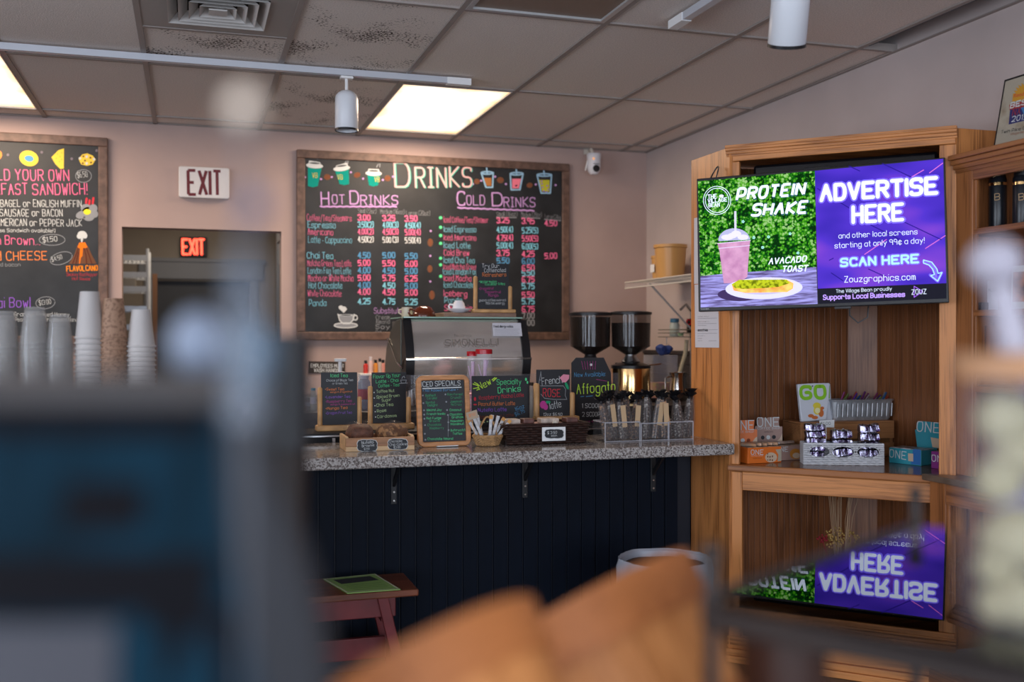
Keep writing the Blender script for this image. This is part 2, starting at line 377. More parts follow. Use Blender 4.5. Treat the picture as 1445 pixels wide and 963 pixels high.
def tile(x0, x1, y0, y1, mat=TILE, off=0):
    w_, l_ = round(x1 - x0 - .01, 4), round(y1 - y0 - .01, 4); k = (w_, l_, mat.name)
    if k not in _tm:
        o = obj('ceiling_tile', MB().box(-w_ / 2, w_ / 2, -l_ / 2, l_ / 2, 0, .016), mat, ceil, bevel=0); _tm[k] = o
    else:
        o = _tm[k].copy(); COL.objects.link(o)
    o.location = ((x0 + x1) / 2, (y0 + y1) / 2, HC + .004 + off); return o
cols = [XL] + [x for x in xs if x > XL + .05] + [XR]; rws = [YW] + [y for y in ys if y < YW] 
special = {}
for i in range(len(cols) - 1):
    ci = round((cols[i] - GX0) / T)
    for j in range(len(rws) - 1):
        x0, x1, y1, y0 = cols[i], cols[i + 1], rws[j], max(rws[j + 1], YF)
        if j == 1 and ci in (2, -2): continue           # lit panels
        if j == 3 and ci == 2: continue                 # unlit panel
        if ci == 5 and cols[i] > 2.5 and j >= 3: continue           # missing strip by the right wall
        if j == 2 and ci == 0 and abs(x0 - GX0) < .01: tile(x0, x1, y0 + T, y1, DIRT); continue
        tile(x0, x1, y0, y1, DIRT if (ci, j) in ((1, 2), (0, 3), (1, 1)) else TILE)
obj('duct_edge', MB().box(GX0 + 5 * T + .03, GX0 + 5 * T + .05, YF, GY0 - 4 * T, HC + .01, HC + .34), M('duct_blue_grey', (.05, .065, .095), .6), ceil)
# lit and unlit troffers
def lens_mat(name, base, strength):
    m = bpy.data.materials.new(name); m.use_nodes = True; nt = m.node_tree; b = nt.nodes['Principled BSDF']; L = nt.links.new
    tc = nt.nodes.new('ShaderNodeTexCoord'); n = nt.nodes.new('ShaderNodeTexNoise'); n.inputs['Scale'].default_value = 4
    sp = nt.nodes.new('ShaderNodeSeparateXYZ'); L(tc.outputs['Object'], sp.inputs[0]); L(tc.outputs['Object'], n.inputs['Vector'])
    def mth(op, a, bb):
        q = nt.nodes.new('ShaderNodeMath'); q.operation = op
        for i, s_ in enumerate((a, bb)):
            if s_ is None: continue
            if isinstance(s_, (int, float)): q.inputs[i].default_value = s_
            else: L(s_, q.inputs[i])
        return q.outputs[0]
    ax = mth('DIVIDE', mth('ABSOLUTE', sp.outputs[0], None), .305); ay = mth('DIVIDE', mth('ABSOLUTE', sp.outputs[1], None), .61)
    mxx = mth('MAXIMUM', ax, ay); v = mth('ADD', mxx, mth('MULTIPLY', mth('SUBTRACT', n.outputs['Fac'], .5), .5))
    r = nt.nodes.new('ShaderNodeValToRGB'); e = r.color_ramp.elements; e[0].position = .72; e[1].position = 1.08; e[0].color = (1, .97, .90, 1); e[1].color = (.95, .55, .22, 1)
    L(v, r.inputs[0]); L(r.outputs[0], b.inputs['Emission Color']); b.inputs['Emission Strength'].default_value = strength; b.inputs['Base Color'].default_value = (.6, .55, .5, 1)
    return m
LENS = lens_mat('lamp_lens_lit', None, 1.5)
def troffer(ci, j, lit, label):
    x0, x1 = GX0 + T * ci, GX0 + T * (ci + 1); y1 = GY0 - 2 * T * j; y0 = y1 - 2 * T; cx, cy = (x0 + x1) / 2, (y0 + y1) / 2
    t = thing('ceiling_light', label, 'ceiling light', (cx, cy, HC))
    a, b = T / 2 - .012, T - .012; f = MB()
    fw = .006 if lit else .022
    f.box(-a, a, -b, -b + fw, -.006, .012); f.box(-a, a, b - fw, b, -.006, .012); f.box(-a, -a + fw, -b + fw, b - fw, -.006, .012); f.box(a - fw, a, -b + fw, b - fw, -.006, .012)
    obj('frame', f, M('lamp_frame', (.5, .5, .5), .3, .3), t)
    obj('diffuser', MB().box(-a + fw, a - fw, -b + fw, b - fw, .003, .008), LENS if lit else M('unlit_lens', (.24, .17, .13), .5), t)
    return t
troffer(2, 0, True, 'lit rectangular ceiling panel light above the drinks menu board')
troffer(-2, 0, True, 'lit ceiling panel light cut by the left edge of the picture')
troffer(2, 2, False, 'unlit brownish ceiling panel light with a metal frame at the top edge')
# air vent
t = thing('ceiling_vent', 'square white ceiling air diffuser with nested louvres', 'vent', (GX0 + T / 2, GY0 - 3.5 * T, HC))
VM = M('vent_metal', (.30, .28, .265), .45); a = T / 2 - .012
f = MB()
def ring(mb, a0, a1, z0, z1):
    P = lambda a, z: [(-a, -a, z), (a, -a, z), (a, a, z), (-a, a, z)]
    mb.add(P(a0, z0) + P(a1, z1), [(i, i + 4, (i + 1) % 4 + 4, (i + 1) % 4) for i in range(4)])
ring(f, .295, .19, -.001, -.004); obj('frame', f, VM, t)
for k, a in enumerate((.19, .15, .11, .07)):
    g = MB(); ring(g, a, a - .032, -.012, .022); ring(g, a - .003, a - .035, -.010, .024); ring(g, a, a - .003, -.012, -.010); obj('louvre', g, M('vent_louvre', (.5, .48, .46), .4), t)
g = MB().box(-.035, .035, -.035, .035, -.012, -.006); obj('centre_plate', g, M('vent_louvre'), t)
obj('duct', MB().box(-.29, .29, -.29, .29, .05, .06), M('vent_dark', (.03, .025, .02), .9), t)
# track lighting
TR = M('track_metal', (.55, .57, .62), .35, .2)
def rail(x0, x1, y0, y1, label):
    t = thing('track_rail', label, 'light track', ((x0 + x1) / 2, (y0 + y1) / 2, HC - .035))
    dx, dy = (x1 - x0) / 2, (y1 - y0) / 2
    obj('channel', MB().box(-dx, dx, -dy, dy, 0, .031), TR, t, bevel=.002)
    g = MB()
    if dx > dy: obj('end_cap', MB().box(dx - .12, dx + .002, -dy - .003, dy + .003, -.003, .03), WHITE, t)
    else: obj('end_cap', MB().box(-dx - .003, dx + .003, dy - .12, dy + .002, -.003, .03), WHITE, t)
    return t
ty = 4.96; rail(-2.6, aY(663, 121, ty).x, ty - .018, ty + .018, 'long white light track running across the ceiling towards the lit panel')
rail(1.862, 1.898, .8, 3.80, 'short white light track at top right, running towards the camera')
def spot(loc, tilt, label):
    t = thing('spotlight', label, 'spotlight', loc)
    obj('mount', MB().box(-.03, .03, -.02, .02, -.012, 0), WHITE, t, bevel=.002)
    obj('stem', MB().tube([(0, 0, 0), (0, 0, -.075)], .008, 10), WHITE, t, smooth=True)
    r = .055; n = 6
    prof = [(.005, 0)] + [(r * math.sin(math.pi / 2 * i / n), -.045 * (1 - math.cos(math.pi / 2 * i / n))) for i in range(1, n + 1)] + [(r, -.19), (r - .004, -.195), (r - .006, -.17), (.01, -.165)]
    c = MB().lathe([(a, b) for a, b in prof][::-1], n=28)
    h = obj('shade', c, M('spot_white', (.72, .74, .78), .35), t, loc=(0, 0, -.065), rot=tilt, smooth=True)
    obj('baffle', MB().lathe([(.001, -.18), (r - .003, -.18), (r - .002, -.198), (r + .0008, -.198), (r + .0008, -.188)][::1], n=28, cap0=False, cap1=False), BLACK, h, smooth=True)
    return t
p = aY(489, 112, ty); spot((p.x, ty, HC - .037), (0, 0, 0), 'white cylinder spotlight hanging straight down left of the lit ceiling panel')
p = aY(1112, -30, 2.9); spot((1.88, 2.93, HC - .037), (R(24), R(-10), 0), 'white cylinder spotlight tilted, cut by the top edge of the picture').scale = (1.14, 1.14, 1.14)

# ------------------------------------------------------------------ passage behind the doorway
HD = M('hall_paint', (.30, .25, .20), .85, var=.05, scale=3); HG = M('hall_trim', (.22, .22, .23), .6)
hb = 9.0
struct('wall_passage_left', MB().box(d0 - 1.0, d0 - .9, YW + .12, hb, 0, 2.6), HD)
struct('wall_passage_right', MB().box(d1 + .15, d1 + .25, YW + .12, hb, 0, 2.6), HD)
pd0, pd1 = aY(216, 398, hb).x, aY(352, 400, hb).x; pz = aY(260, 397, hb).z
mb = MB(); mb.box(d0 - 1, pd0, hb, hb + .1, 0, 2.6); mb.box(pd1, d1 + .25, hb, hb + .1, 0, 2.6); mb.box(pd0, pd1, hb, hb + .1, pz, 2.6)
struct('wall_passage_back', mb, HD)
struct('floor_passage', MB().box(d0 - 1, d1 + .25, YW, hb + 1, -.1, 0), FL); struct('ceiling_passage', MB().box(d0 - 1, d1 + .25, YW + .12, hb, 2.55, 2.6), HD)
tw = .07; mb = MB(); mb.box(pd0 - tw, pd0, hb - .02, hb, 0, pz + .02); mb.box(pd1, pd1 + tw, hb - .02, hb, 0, pz + .02); mb.box(pd0 - tw - .04, pd1 + tw + .04, hb - .03, hb, pz + .02, pz + .16); mb.box(pd0 - tw - .06, pd1 + tw + .06, hb - .04, hb, pz + .16, pz + .19)
struct('trim_1', mb, HG)
o = struct('door_1', MB().box(pd0, pd1, hb + .05, hb + .09, 0, pz), M('door_dark', (.06, .06, .065), .6)); obj('door_handle', MB().sphere((pd1 - .08, hb + .02, 1.0), .03), STEELD, o)
# side door in the passage's right wall
dx = d1 + .15; mb = MB(); mb.box(dx - .03, dx, 7.3, 8.3, 0, 2.08); o = struct('door_2', mb, M('door_grey', (.25, .26, .28), .6))
obj('glazing', MB().box(dx - .04, dx - .03, 7.5, 8.1, 1.1, 1.9), M('door_glazing', (.10, .14, .17), .1), o)
mb = MB(); mb.box(dx - .04, dx - .03, 7.22, 7.3, 0, 2.16); mb.box(dx - .04, dx - .03, 8.3, 8.38, 0, 2.16); mb.box(dx - .04, dx - .03, 7.3, 8.3, 2.08, 2.16); struct('trim_2', mb, HG)
# glowing exit sign in the passage
fr = FY(273, 348, hb - .06); t = thing('exit_sign', 'glowing red EXIT sign above the far door in the passage', 'exit sign', mat=fr.mat)
x0, y1 = fr.px(254, 334); x1, y0 = fr.px(292, 362)
obj('housing', MB().box(x0, x1, y0, y1, -.06, 0), M('sign_dark', (.03, .01, .01), .5), t, bevel=.004)
write(fr, t, 'EXIT', (258, 359), (288, 359), 21, M('exit_red_glow', (1, .06, .03), emit=5), .2, z=.002)
# steel shelf rack seen at the left of the doorway
rx0, rx1 = aY(160, 400, 7.9).x, aY(208, 400, 7.9).x
t = thing('storage_rack', 'white wire storage rack at the left side of the doorway', 'rack', ((rx0 + rx1) / 2, 8.05, 0)); w2 = (rx1 - rx0) / 2
WM = M('rack_white', (.8, .8, .8), .4)
for sx in (-1, 1):
    for sy in (-.15, .2): obj('post', MB().tube([(sx * w2, sy, 0), (sx * w2, sy, 1.98)], .012), WM, t, smooth=True)
for v_ in (364, 388, 408, 436, 462, 500):
    z = aY(190, v_, 7.9).z; g = MB().box(-w2, w2, -.16, -.145, z - .02, z + .02); g.box(-w2, w2, .195, .21, z - .02, z + .02)
    for k in range(9): x = -w2 + 2 * w2 * k / 8; g.box(x - .004, x + .004, -.15, .2, z - .005, z)
    obj('shelf', g, WM if v_ < 430 else STEELD, t)
z = aY(190, 408, 7.9).z
tag(obj('carton', MB().box(-.06, .06, -.06, .06, 0, .08), M('carton', (.45, .38, .3), .7), None, loc=((rx0 + rx1) / 2 - .03, 8.05, z)), 'small pale carton on the wire rack in the passage', 'box')
tag(obj('wooden_post', MB().box(-.01, .025, 0, .04, 0, aY(215, 385, 8.2).z), M('post_wood', (.22, .10, .045), .6), None, loc=(rx1 + .03, 8.35, 0)), 'orange wooden post standing right of the wire rack in the passage', 'post')

# EXIT sign above the doorway
fr = FY(288, 258, YW - .055); t = thing('exit_sign', 'white unlit EXIT sign with dark red letters on the wall above the doorway', 'exit sign', mat=fr.mat)
x0, y1 = fr.px(252, 234); x1, y0 = fr.px(324, 281)
obj('housing', MB().prism(rrect(x0, x1, y0, y1, .012, 3, lambda a, b: (a, b, -.055)), (0, 0, .055)), M('sign_white', (.72, .68, .66), .4), t, bevel=.006)
write(fr, t, 'EXIT', (266, 274.5), (312, 275.5), 34, M('exit_dark_red', (.13, .008, .012), .5), .2, z=.001, flat=True)

# ================================================================== menu boards
c5 = Conv(410, 200, 3.439)
def menu_board(fr, x0, x1, y0, y1, label):
    t = thing('menu_board', label, 'menu board', mat=fr.mat); fw = .052
    obj('chalkboard', MB().box(x0 + fw, x1 - fw, y0 + fw, y1 - fw, -.022, 0), CHALK, t)
    for a in ((x0, x1, y1 - fw, y1), (x0, x1, y0, y0 + fw), (x0, x0 + fw, y0 + fw, y1 - fw), (x1 - fw, x1, y0 + fw, y1 - fw)):
        obj('frame_rail', MB().box(*a, -.024, .012), FRAMEW, t, bevel=.005)
    return t
fr = FY(610, 345, YW - .026)
x0, y1 = fr.px(418.5, 211); x1, y0 = fr.px(803, 480)
mbd = menu_board(fr, x0, x1, y0, y1, 'large framed chalkboard menu headed DRINKS above the espresso machine')
def W(s, a, b, h, mat, wt=.15, **k): return write(fr, mbd, s, a, b, h, mat, wt, conv=c5, wob=.05, **k)
for off, mt in (((.045, -.02), ch('mint', (.08, .48, .38))), ((0, 0), ch('rose', (.70, .42, .42)))):
    zz = .0015 if off[0] else .0022
    W('D', (508, 222), (578, 222), 112, mt, .075, offs=off, z=zz); W('R|NKS', (607, 220), (878, 221), 96, mt, .085, offs=off, z=zz)
for s, a, b, h in (('H', (150, 304), (186, 304), 60), ('OT', (203, 303), (262, 303), 44), ('D', (290, 304), (330, 304), 60), ('R|NKS', (341, 306), (520, 308), 46),
                   ('C', (810, 306), (845, 306), 64), ('OLD', (855, 307), (942, 308), 46), ('D', (980, 313), (1028, 313), 60), ('R|NKS', (1036, 316), (1186, 318), 46)): W(s, a, b, h, LILAC, .11)
draw(fr, mbd, 'underline', [], LILAC, conv=c5, wd=.010, lines=[[(145 + 16 * i, 314 + (i % 2) * 3) for i in range(24)], [(812 + 16 * i, 320 + i * .6 + (i % 2) * 3) for i in range(24)]])
for s, a, b in (('Small (12oz)', (328, 346), (415, 349)), ('Medium (16oz)', (436, 350), (552, 352)), ('Large (20oz)', (562, 358), (676, 358)),
                ('Small (16oz)', (1000, 362), (1100, 362)), ('Medium (20oz)', (1120, 364), (1218, 366)), ('Large (24oz)', (1234, 374), (1318, 378))): W(s, a, b, 22, GREY, .13)
draw(fr, mbd, 'underline', [], GREY, conv=c5, wd=.005, lines=[[(1000, 367), (1095, 369)], [(1120, 369), (1210, 373)], [(1232, 378), (1312, 384)]])
left = [('Coffee/Tea/Steamers', 80, 384, 296, 'P', '3.00', '3.25', '3.50', 'PPP'), ('Espresso', 84, 418, 218, 'C', '3.50(2)', '4.00(3)', '4.50(4)', 'CCC'),
 ('Americano', 84, 452, 206, 'P', '4.00(2)', '4.50(3)', '5.00(4)', 'PPP'), ('Latte - Cappuccino', 86, 490, 297, 'C', '4.50(2)', '5.00 (3)', '5.50(4)', 'WWW'),
 ('Chai Tea', 80, 566, 206, 'C', '4.50', '5.00', '5.50', 'BBB'), ('Matcha Green Tea Latte', 82, 604, 294, 'P', '5.00', '5.50', '6.00', 'PPP'),
 ('London Fog Tea Latte', 84, 640, 292, 'C', '4.00', '4.50', '5.00', 'BBB'), ('Mocha or White Mocha', 86, 676, 304, 'P', '5.00', '5.75', '6.25', 'PPP'),
 ('Hot Chocolate', 88, 712, 250, 'C', '4.00', '4.50', '5.00', 'BCB'), ('White Chocolate', 84, 750, 246, 'P', '4.00', '4.50', '5.00', 'PPP'), ('Panda', 90, 796, 172, 'C', '4.25', '4.75', '5.25', 'CCC')]
CM = {'P': PINK, 'C': CYAN, 'W': CWHITE, 'B': BLUE, 'G': GREY, 'L': LILAC}
for i, (s, xa, y, xb, c, p1, p2, p3, cc) in enumerate(left):
    W(s, (xa, y), (xb, y + 2), 30, CM[c], .17)
    for p_, xx, k, dy in ((p1, 328, 0, -2), (p2, 448, 1, -1), (p3, 556, 2, 2)): W(p_, (xx, y + dy - (6 if i > 8 else 0)), (xx + (74 if '(' in p_ else 58), y + dy - (6 if i > 8 else 0)), 26, CM[cc[k]], .2)
right = [('Iced Coffee/Tea/Steamer', 744, 392, 960, 'P', '3.25', '3.95', '4.50', 'PPP'), ('Iced Espresso', 744, 438, 900, 'C', '4.50(4)', '5.25(5)', '', 'CC'),
 ('Iced Americano', 744, 478, 900, 'P', '4.75(4)', '5.50(5)', '', 'PP'), ('Iced Latte', 744, 516, 872, 'C', '5.00(4)', '6.00(5)', '', 'CC'),
 ('Cold Brew', 744, 552, 866, 'P', '3.75', '4.25', '5.00', 'PPP'), ('Iced Chai Tea', 744, 588, 892, 'C', '5.50', '6.00', '', 'BB'),
 ('Iced Matcha Green', 742, 620, 905, 'P', '', '6.50', '', 'PP'), ('Iced London Fog', 740, 644, 905, 'C', '', '5.50', '', 'CC'), ('Iced Mocha', 744, 676, 876, 'P', '', '6.75', '', 'PP'),
 ('Iced Chocolate', 744, 708, 890, 'C', '', '5.75', '', 'CC'), ('Iceberg', 744, 750, 856, 'P', '', '5.50', '', 'PP'), ('Panda', 748, 782, 830, 'C', '', '5.75', '', 'CC'),
 ('Smoothie', 748, 820, 880, 'P', '', '6.75', '', 'PP'), ('', 0, 852, 0, 'P', '', '7.00', '', 'GG'), ('', 0, 886, 0, 'P', '', '8.00', '', 'GG')]
for i, (s, xa, y, xb, c, p1, p2, p3, cc) in enumerate(right):
    if s: W(s, (xa, y), (xb, y + 2), 28, CM[c], .17)
    for p_, xx, k, dy in ((p1, 1002, 0, 2), (p2, 1124, 1, 6), (p3, 1234, 2, 16)):
        if p_: W(p_, (xx, y + dy), (xx + (76 if '(' in p_ else 58), y + dy), 26, (CM[cc[min(k, len(cc) - 1)]]), .2)
    if i in (0, 1, 2, 3, 5, 6, 8): draw(fr, mbd, 'green_dot', [ell(728, y - 22, 8, 8, 8)], GREEN, conv=c5)
W('Substitute', (406, 834), (540, 834), 26, LILAC, .1)
for s, y in (('Cream', 862), ('Almond', 884), ('Soy', 908), ('Oat', 936)): W(s, (414, y), (480 if s != 'Oat' else 440, y), 20, GREY, .14)
# drawings: cups, beans, dots
def hcup(x0, y0, x1, y1, xb0, xb1, yb, vx, vy, rot=0):
    draw(fr, mbd, 'drawn_cup', [[(x0 + 6, y0), (x1 - 4, y1), (xb1, yb - 6), ((xb0 + xb1) / 2, yb), (xb0, yb - 6)]], TEAL, conv=c5)
    draw(fr, mbd, 'drawn_lid', [ell((x0 + x1) / 2, (y0 + y1) / 2 - 6, (x1 - x0) / 2 + 3, 13, rot=rot), [(x0 + 8, y0 - 10), (x0 + 12, y0 - 26), (x1 - 12, y1 - 28), (x1 - 6, y1 - 10)]], CWHITE, z=.002, conv=c5)
    draw(fr, mbd, 'drawn_lid_shade', [ell((x0 + x1) / 2, (y0 + y1) / 2 - 18, (x1 - x0) * .33, 4, rot=rot)], DIM, z=.0026, conv=c5)
    write(fr, mbd, 'VB', (vx, vy), (vx + 24, vy), 24, YELLOW, .16, z=.0026, conv=c5)
    draw(fr, mbd, 'drawn_steam', [], GREY, conv=c5, wd=.006, lines=[[((x0 + x1) / 2 + 20 - 6, y0 - 34), ((x0 + x1) / 2 + 22, y0 - 48)], [((x0 + x1) / 2 + 30, y0 - 36), ((x0 + x1) / 2 + 30, y0 - 50)]])
hcup(78, 118, 155, 128, 84, 132, 222, 106, 176, .08); hcup(210, 142, 286, 130, 238, 284, 212, 228, 184, -.12); hcup(366, 158, 440, 162, 380, 424, 218, 408, 196, .04)
for x, y, rx, ry, rt in ((178, 172, 17, 15, .2), (323, 162, 17, 14, -.3), (471, 178, 16, 15, .4), (904, 194, 14, 14, .3), (1018, 187, 17, 15, .2), (1160, 212, 15, 13, -.2), (678, 490, 14, 20, 0), (676, 618, 13, 18, 0), (686, 745, 14, 22, 0)):
    draw(fr, mbd, 'drawn_bean', [ell(x, y, rx, ry, 12, rt)], TAN, conv=c5); draw(fr, mbd, 'bean_crease', [], BROWN, z=.002, conv=c5, wd=.004, lines=[[(x - 3, y - ry * .8), (x + 2, y), (x - 2, y + ry * .8)] if ry > rx else [(x - rx * .8, y + 3), (x, y), (x + rx * .8, y - 3)]])
for x, y in ((70, 173), (148, 182), (200, 172), (293, 149), (352, 180), (448, 186), (497, 170), (885, 206), (925, 190), (992, 170), (1045, 206), (1095, 214), (1190, 208), (1286, 211), (680, 434), (678, 555), (678, 679)):
    draw(fr, mbd, 'chalk_dot', [ell(x, y, 5.5, 5.5, 8)], LILAC, conv=c5)
def ccup(x0, x1, y0, xb0, xb1, yb, mat):
    yf = y0 + 24; draw(fr, mbd, 'drawn_drink', [[(x0 + 9, yf), (x1 - 9, yf), (xb1 - 5, yb - 7), (xb0 + 5, yb - 7)]], mat, conv=c5)
    draw(fr, mbd, 'drawn_cup_outline', [], ch('sky', (.30, .50, .68)), conv=c5, z=.002, wd=.010, lines=[[(x0, y0), (xb0, yb), (xb1, yb), (x1, y0)], ell((x0 + x1) / 2, y0, (x1 - x0) / 2, 6, 14) + [(x1, y0)], [((x0 + x1) / 2 - 4, y0 - 34), ((x0 + x1) / 2, y0)]])
ccup(925, 983, 152, 948, 980, 222, ch('tea', (.40, .16, .05))); ccup(1066, 1128, 156, 1070, 1112, 234, ch('pinkdrink', (.80, .20, .28))); ccup(1196, 1266, 162, 1216, 1260, 250, ch('boba', (.50, .48, .04)))
draw(fr, mbd, 'drawn_pearls', [ell(x, y, 4, 4, 7) for x, y in ((1220, 205), (1222, 222), (1228, 240), (1245, 215), (1250, 232), (1242, 244), (1218, 192))], PURPLE, z=.0026, conv=c5)
draw(fr, mbd, 'drawn_coffee_cup', [[(230, 838), (238, 868), (256, 884), (286, 884), (302, 868), (310, 838)], ell(268, 892, 55, 11)], GREY, conv=c5)
draw(fr, mbd, 'drawn_coffee_cup_outline', [ell(258, 812, 14, 12, 10), ell(244, 805, 11, 10, 10), [(236, 812), (276, 812), (258, 832)], ell(268, 843, 36, 5)], CWHITE, z=.002, conv=c5, wd=.007,
     lines=[[(230, 838), (238, 868), (256, 884), (286, 884), (302, 868), (310, 838)], ell(314, 855, 10, 12, 12), ell(268, 892, 56, 12, 24)])
draw(fr, mbd, 'drawn_cup_inside', [ell(268, 843, 27, 3)], DIM, z=.0026, conv=c5)
# left menu board (cut by the picture's edge)
fr2 = FY(60, 330, YW - .026); fr = fr2
x1, y1 = fr.px(152, 195); _, y0 = fr.px(100, 487); x0 = x1 - 1.86
m2 = menu_board(fr, x0, x1, y0, y1, 'framed chalkboard breakfast menu cut by the left edge, with a drawn volcano')
c7 = Conv(0, 180, 6.42); c8 = Conv(0, 310, 7.406)
def W2(s, a, b, h, mat, wt=.12, cv=c7, **k): return write(fr, m2, s, a, b, h, mat, wt, conv=cv, wob=.04, **k)
W2('BUILD YOUR OWN', (-190, 474), (625, 484), 98, PINK, .1); W2('BREAKFAST', (-300, 606), (248, 606), 98, PINK, .1); W2('SANDWICH!', (298, 608), (790, 608), 98, PINK, .1)
W2('BREAD: BAGEL or ENGLISH MUFFIN', (-215, 716), (738, 722), 62, CWHITE, .13); W2('MEAT: SAUSAGE or BACON', (-190, 804), (566, 806), 62, CWHITE, .13); W2('CHEESE: AMERICAN or PEPPER JACK', (-290, 890), (742, 896), 62, CWHITE, .13)
W2('(Gluten free Sandwich available!)', (-230, 946), (500, 950), 32, CWHITE, .12)
W2('Hash Brown...', (-230, 262), (415, 262), 95, PINK, .08, c8); W2("Grill'd CHEESE", (-290, 430), (490, 418), 90, ORANGE, .09, c8); W2('add bacon', (-60, 490), (212, 488), 36, GREY, .13, c8)
W2('Acai Bowl', (-170, 920), (315, 920), 100, PURPLE, .09, c8); W2('FLAVOLCANO', (698, 540), (1020, 532), 52, ch('fire', (.95, .28, .02)), .2, c8)
W2('Smokey Red Pepper', (698, 590), (1020, 590), 34, RED, .13, c8); W2('Hot Sauce', (756, 632), (942, 634), 30, RED, .13, c8)
W2('$6.50', (705, 458), (795, 448), 50, CWHITE, .11); W2('$1.50', (450, 238), (600, 226), 52, CWHITE, .1, c8); W2('$4.50', (545, 440), (655, 410), 46, CWHITE, .1, c8); W2('$13.00', (412, 898), (535, 880), 50, CWHITE, .1, c8)
draw(fr, m2, 'price_ring', [], GREY, conv=c7, wd=.0035, lines=[ell(757, 440, 72, 58, 24) + [(829, 440)]])
draw(fr, m2, 'price_ring', [], GREY, conv=c8, wd=.0035, lines=[ell(545, 212, 135, 58, 28) + [(680, 212)], ell(640, 405, 118, 62, 28, -.3), ell(475, 870, 100, 62, 28, -.1)])
c9 = Conv(0, 380, 6.017); W2('Granola, Flaked Honey,', (120, 400), (600, 402), 34, CWHITE, .1, c9); W2('Peanut Butter Drizzle and Banana', (130, 445), (700, 445), 34, CWHITE, .1, c9)
draw(fr, m2, 'drawn_bagel', [ell(262, 280, 88, 70, 24, .3)], YELLOW, conv=c7); draw(fr, m2, 'drawn_bagel_hole', [ell(264, 282, 42, 28, 16, .2)], BLUE, z=.002, conv=c7)
draw(fr, m2, 'drawn_cheese', [[(580, 190), (578, 372), (545, 376), (500, 330), (466, 270), (530, 206)]], YELLOW, conv=c7)
draw(fr, m2, 'drawn_holes', [ell(x, y, 5, 5, 6) for x, y in ((520, 240), (545, 265), (510, 280), (540, 310), (560, 230), (560, 290))], ORANGE, z=.002, conv=c7)
draw(fr, m2, 'drawn_cookie', [[(712, 285), (745, 245), (790, 235), (840, 255), (868, 290), (840, 335), (790, 348), (735, 335)]], YELLOW, conv=c7)
draw(fr, m2, 'drawn_chips', [ell(x, y, 12, 12, 8) for x, y in ((786, 265), (725, 280), (852, 288), (786, 326))], CWHITE, z=.002, conv=c7); draw(fr, m2, 'drawn_chips', [ell(x, y, 9, 9, 8) for x, y in ((755, 262), (820, 275), (770, 300), (825, 318), (750, 325))], TAN, z=.002, conv=c7)
draw(fr, m2, 'chalk_dot', [ell(x, y, 13, 13, 8) for x, y in ((72, 248), (378, 225), (650, 284), (876, 210))], ch('dull', (.2, .17, .2)), conv=c7)
draw(fr, m2, 'drawn_ring', [ell(-10, 248, 30, 40, 16)], ORANGE, conv=c7)
draw(fr, m2, 'drawn_egg', [ell(745, 790, 60, 36, 14, -.3), ell(780, 730, 50, 36, 14), ell(845, 735, 38, 40, 14), ell(860, 785, 30, 34, 12), ell(805, 815, 50, 34, 14), ell(800, 770, 60, 50, 14)], GREY, conv=c7)
draw(fr, m2, 'drawn_yolk', [ell(790, 766, 34, 26, 14)], ch('yolk', (.85, .75, .05)), z=.002, conv=c7)
draw(fr, m2, 'drawn_steam', [], RED, conv=c7, wd=.012, lines=[[(785, 645), (780, 685)], [(812, 660), (808, 695)], [(846, 640), (840, 690)]])
draw(fr, m2, 'drawn_volcano', [[(810, 270), (915, 270), (960, 370), (1010, 462), (718, 464), (770, 380)]], TAN, conv=c8)
draw(fr, m2, 'drawn_lava', [[(810, 285), (830, 240), (890, 238), (915, 290), (890, 300), (868, 295), (862, 380), (845, 400), (835, 462), (826, 462), (838, 300), (822, 300)]], ch('lava', (.9, .20, .02)), z=.002, conv=c8)
draw(fr, m2, 'drawn_smoke', [ell(858, 155, 48, 36, 14), ell(830, 175, 28, 28, 12), ell(888, 170, 26, 30, 12), [(842, 190), (872, 190), (862, 236), (848, 236)]], CWHITE, z=.002, conv=c8)
draw(fr, m2, 'drawn_ridges', [], ch('maroon', (.12, .03, .02)), z=.0022, conv=c8, wd=.005, lines=[[(820, 300), (760, 460)], [(880, 300), (900, 380), (905, 460)], [(905, 300), (960, 460)], [(820, 340), (795, 460)]])

# security camera high on the back wall
p = aY(838, 232, YW - .14); t = thing('security_camera', 'white domed security camera high on the back wall right of the drinks board', 'camera', p)
cw = .05
obj('body', MB().lathe([(.004, -.072), (.025, -.068), (.042, -.045), (.046, -.02), (.046, .03), (.049, .062), (.046, .07), (.01, .072)], n=24), M('camera_white', (.72, .72, .76), .35), t, smooth=True)
obj('lens', MB().lathe([(.024, 0), (.022, .006), (.01, .008)], (0, -.044, -.034), 20, ax=1), BLACK, t, smooth=True)
obj('sensor_strip', MB().box(-.022, .022, -.049, -.044, -.006, -.002), M('strip_dark', (.1, .1, .1)), t)
obj('side_lamp', MB().lathe([(.008, 0), (.006, .003)], (-.02, -.046, .03), 10, ax=1), M('lamp_orange', (.9, .4, .15), emit=.8), t)
obj('antenna', MB().tube([(-.046, 0, .02), (-.062, -.005, -.045)], .005), WHITE, t, smooth=True)
obj('bracket', MB().tube([(-.01, 0, .07), (-.015, .01, .10), (.01, .09, .115), (.02, .138, .115)], .011), M('bracket_ivory', (.6, .55, .48), .5), t, smooth=True)
obj('wall_plate', MB().box(-.02, .05, .130, .1385, .09, .14), M('bracket_ivory'), t)
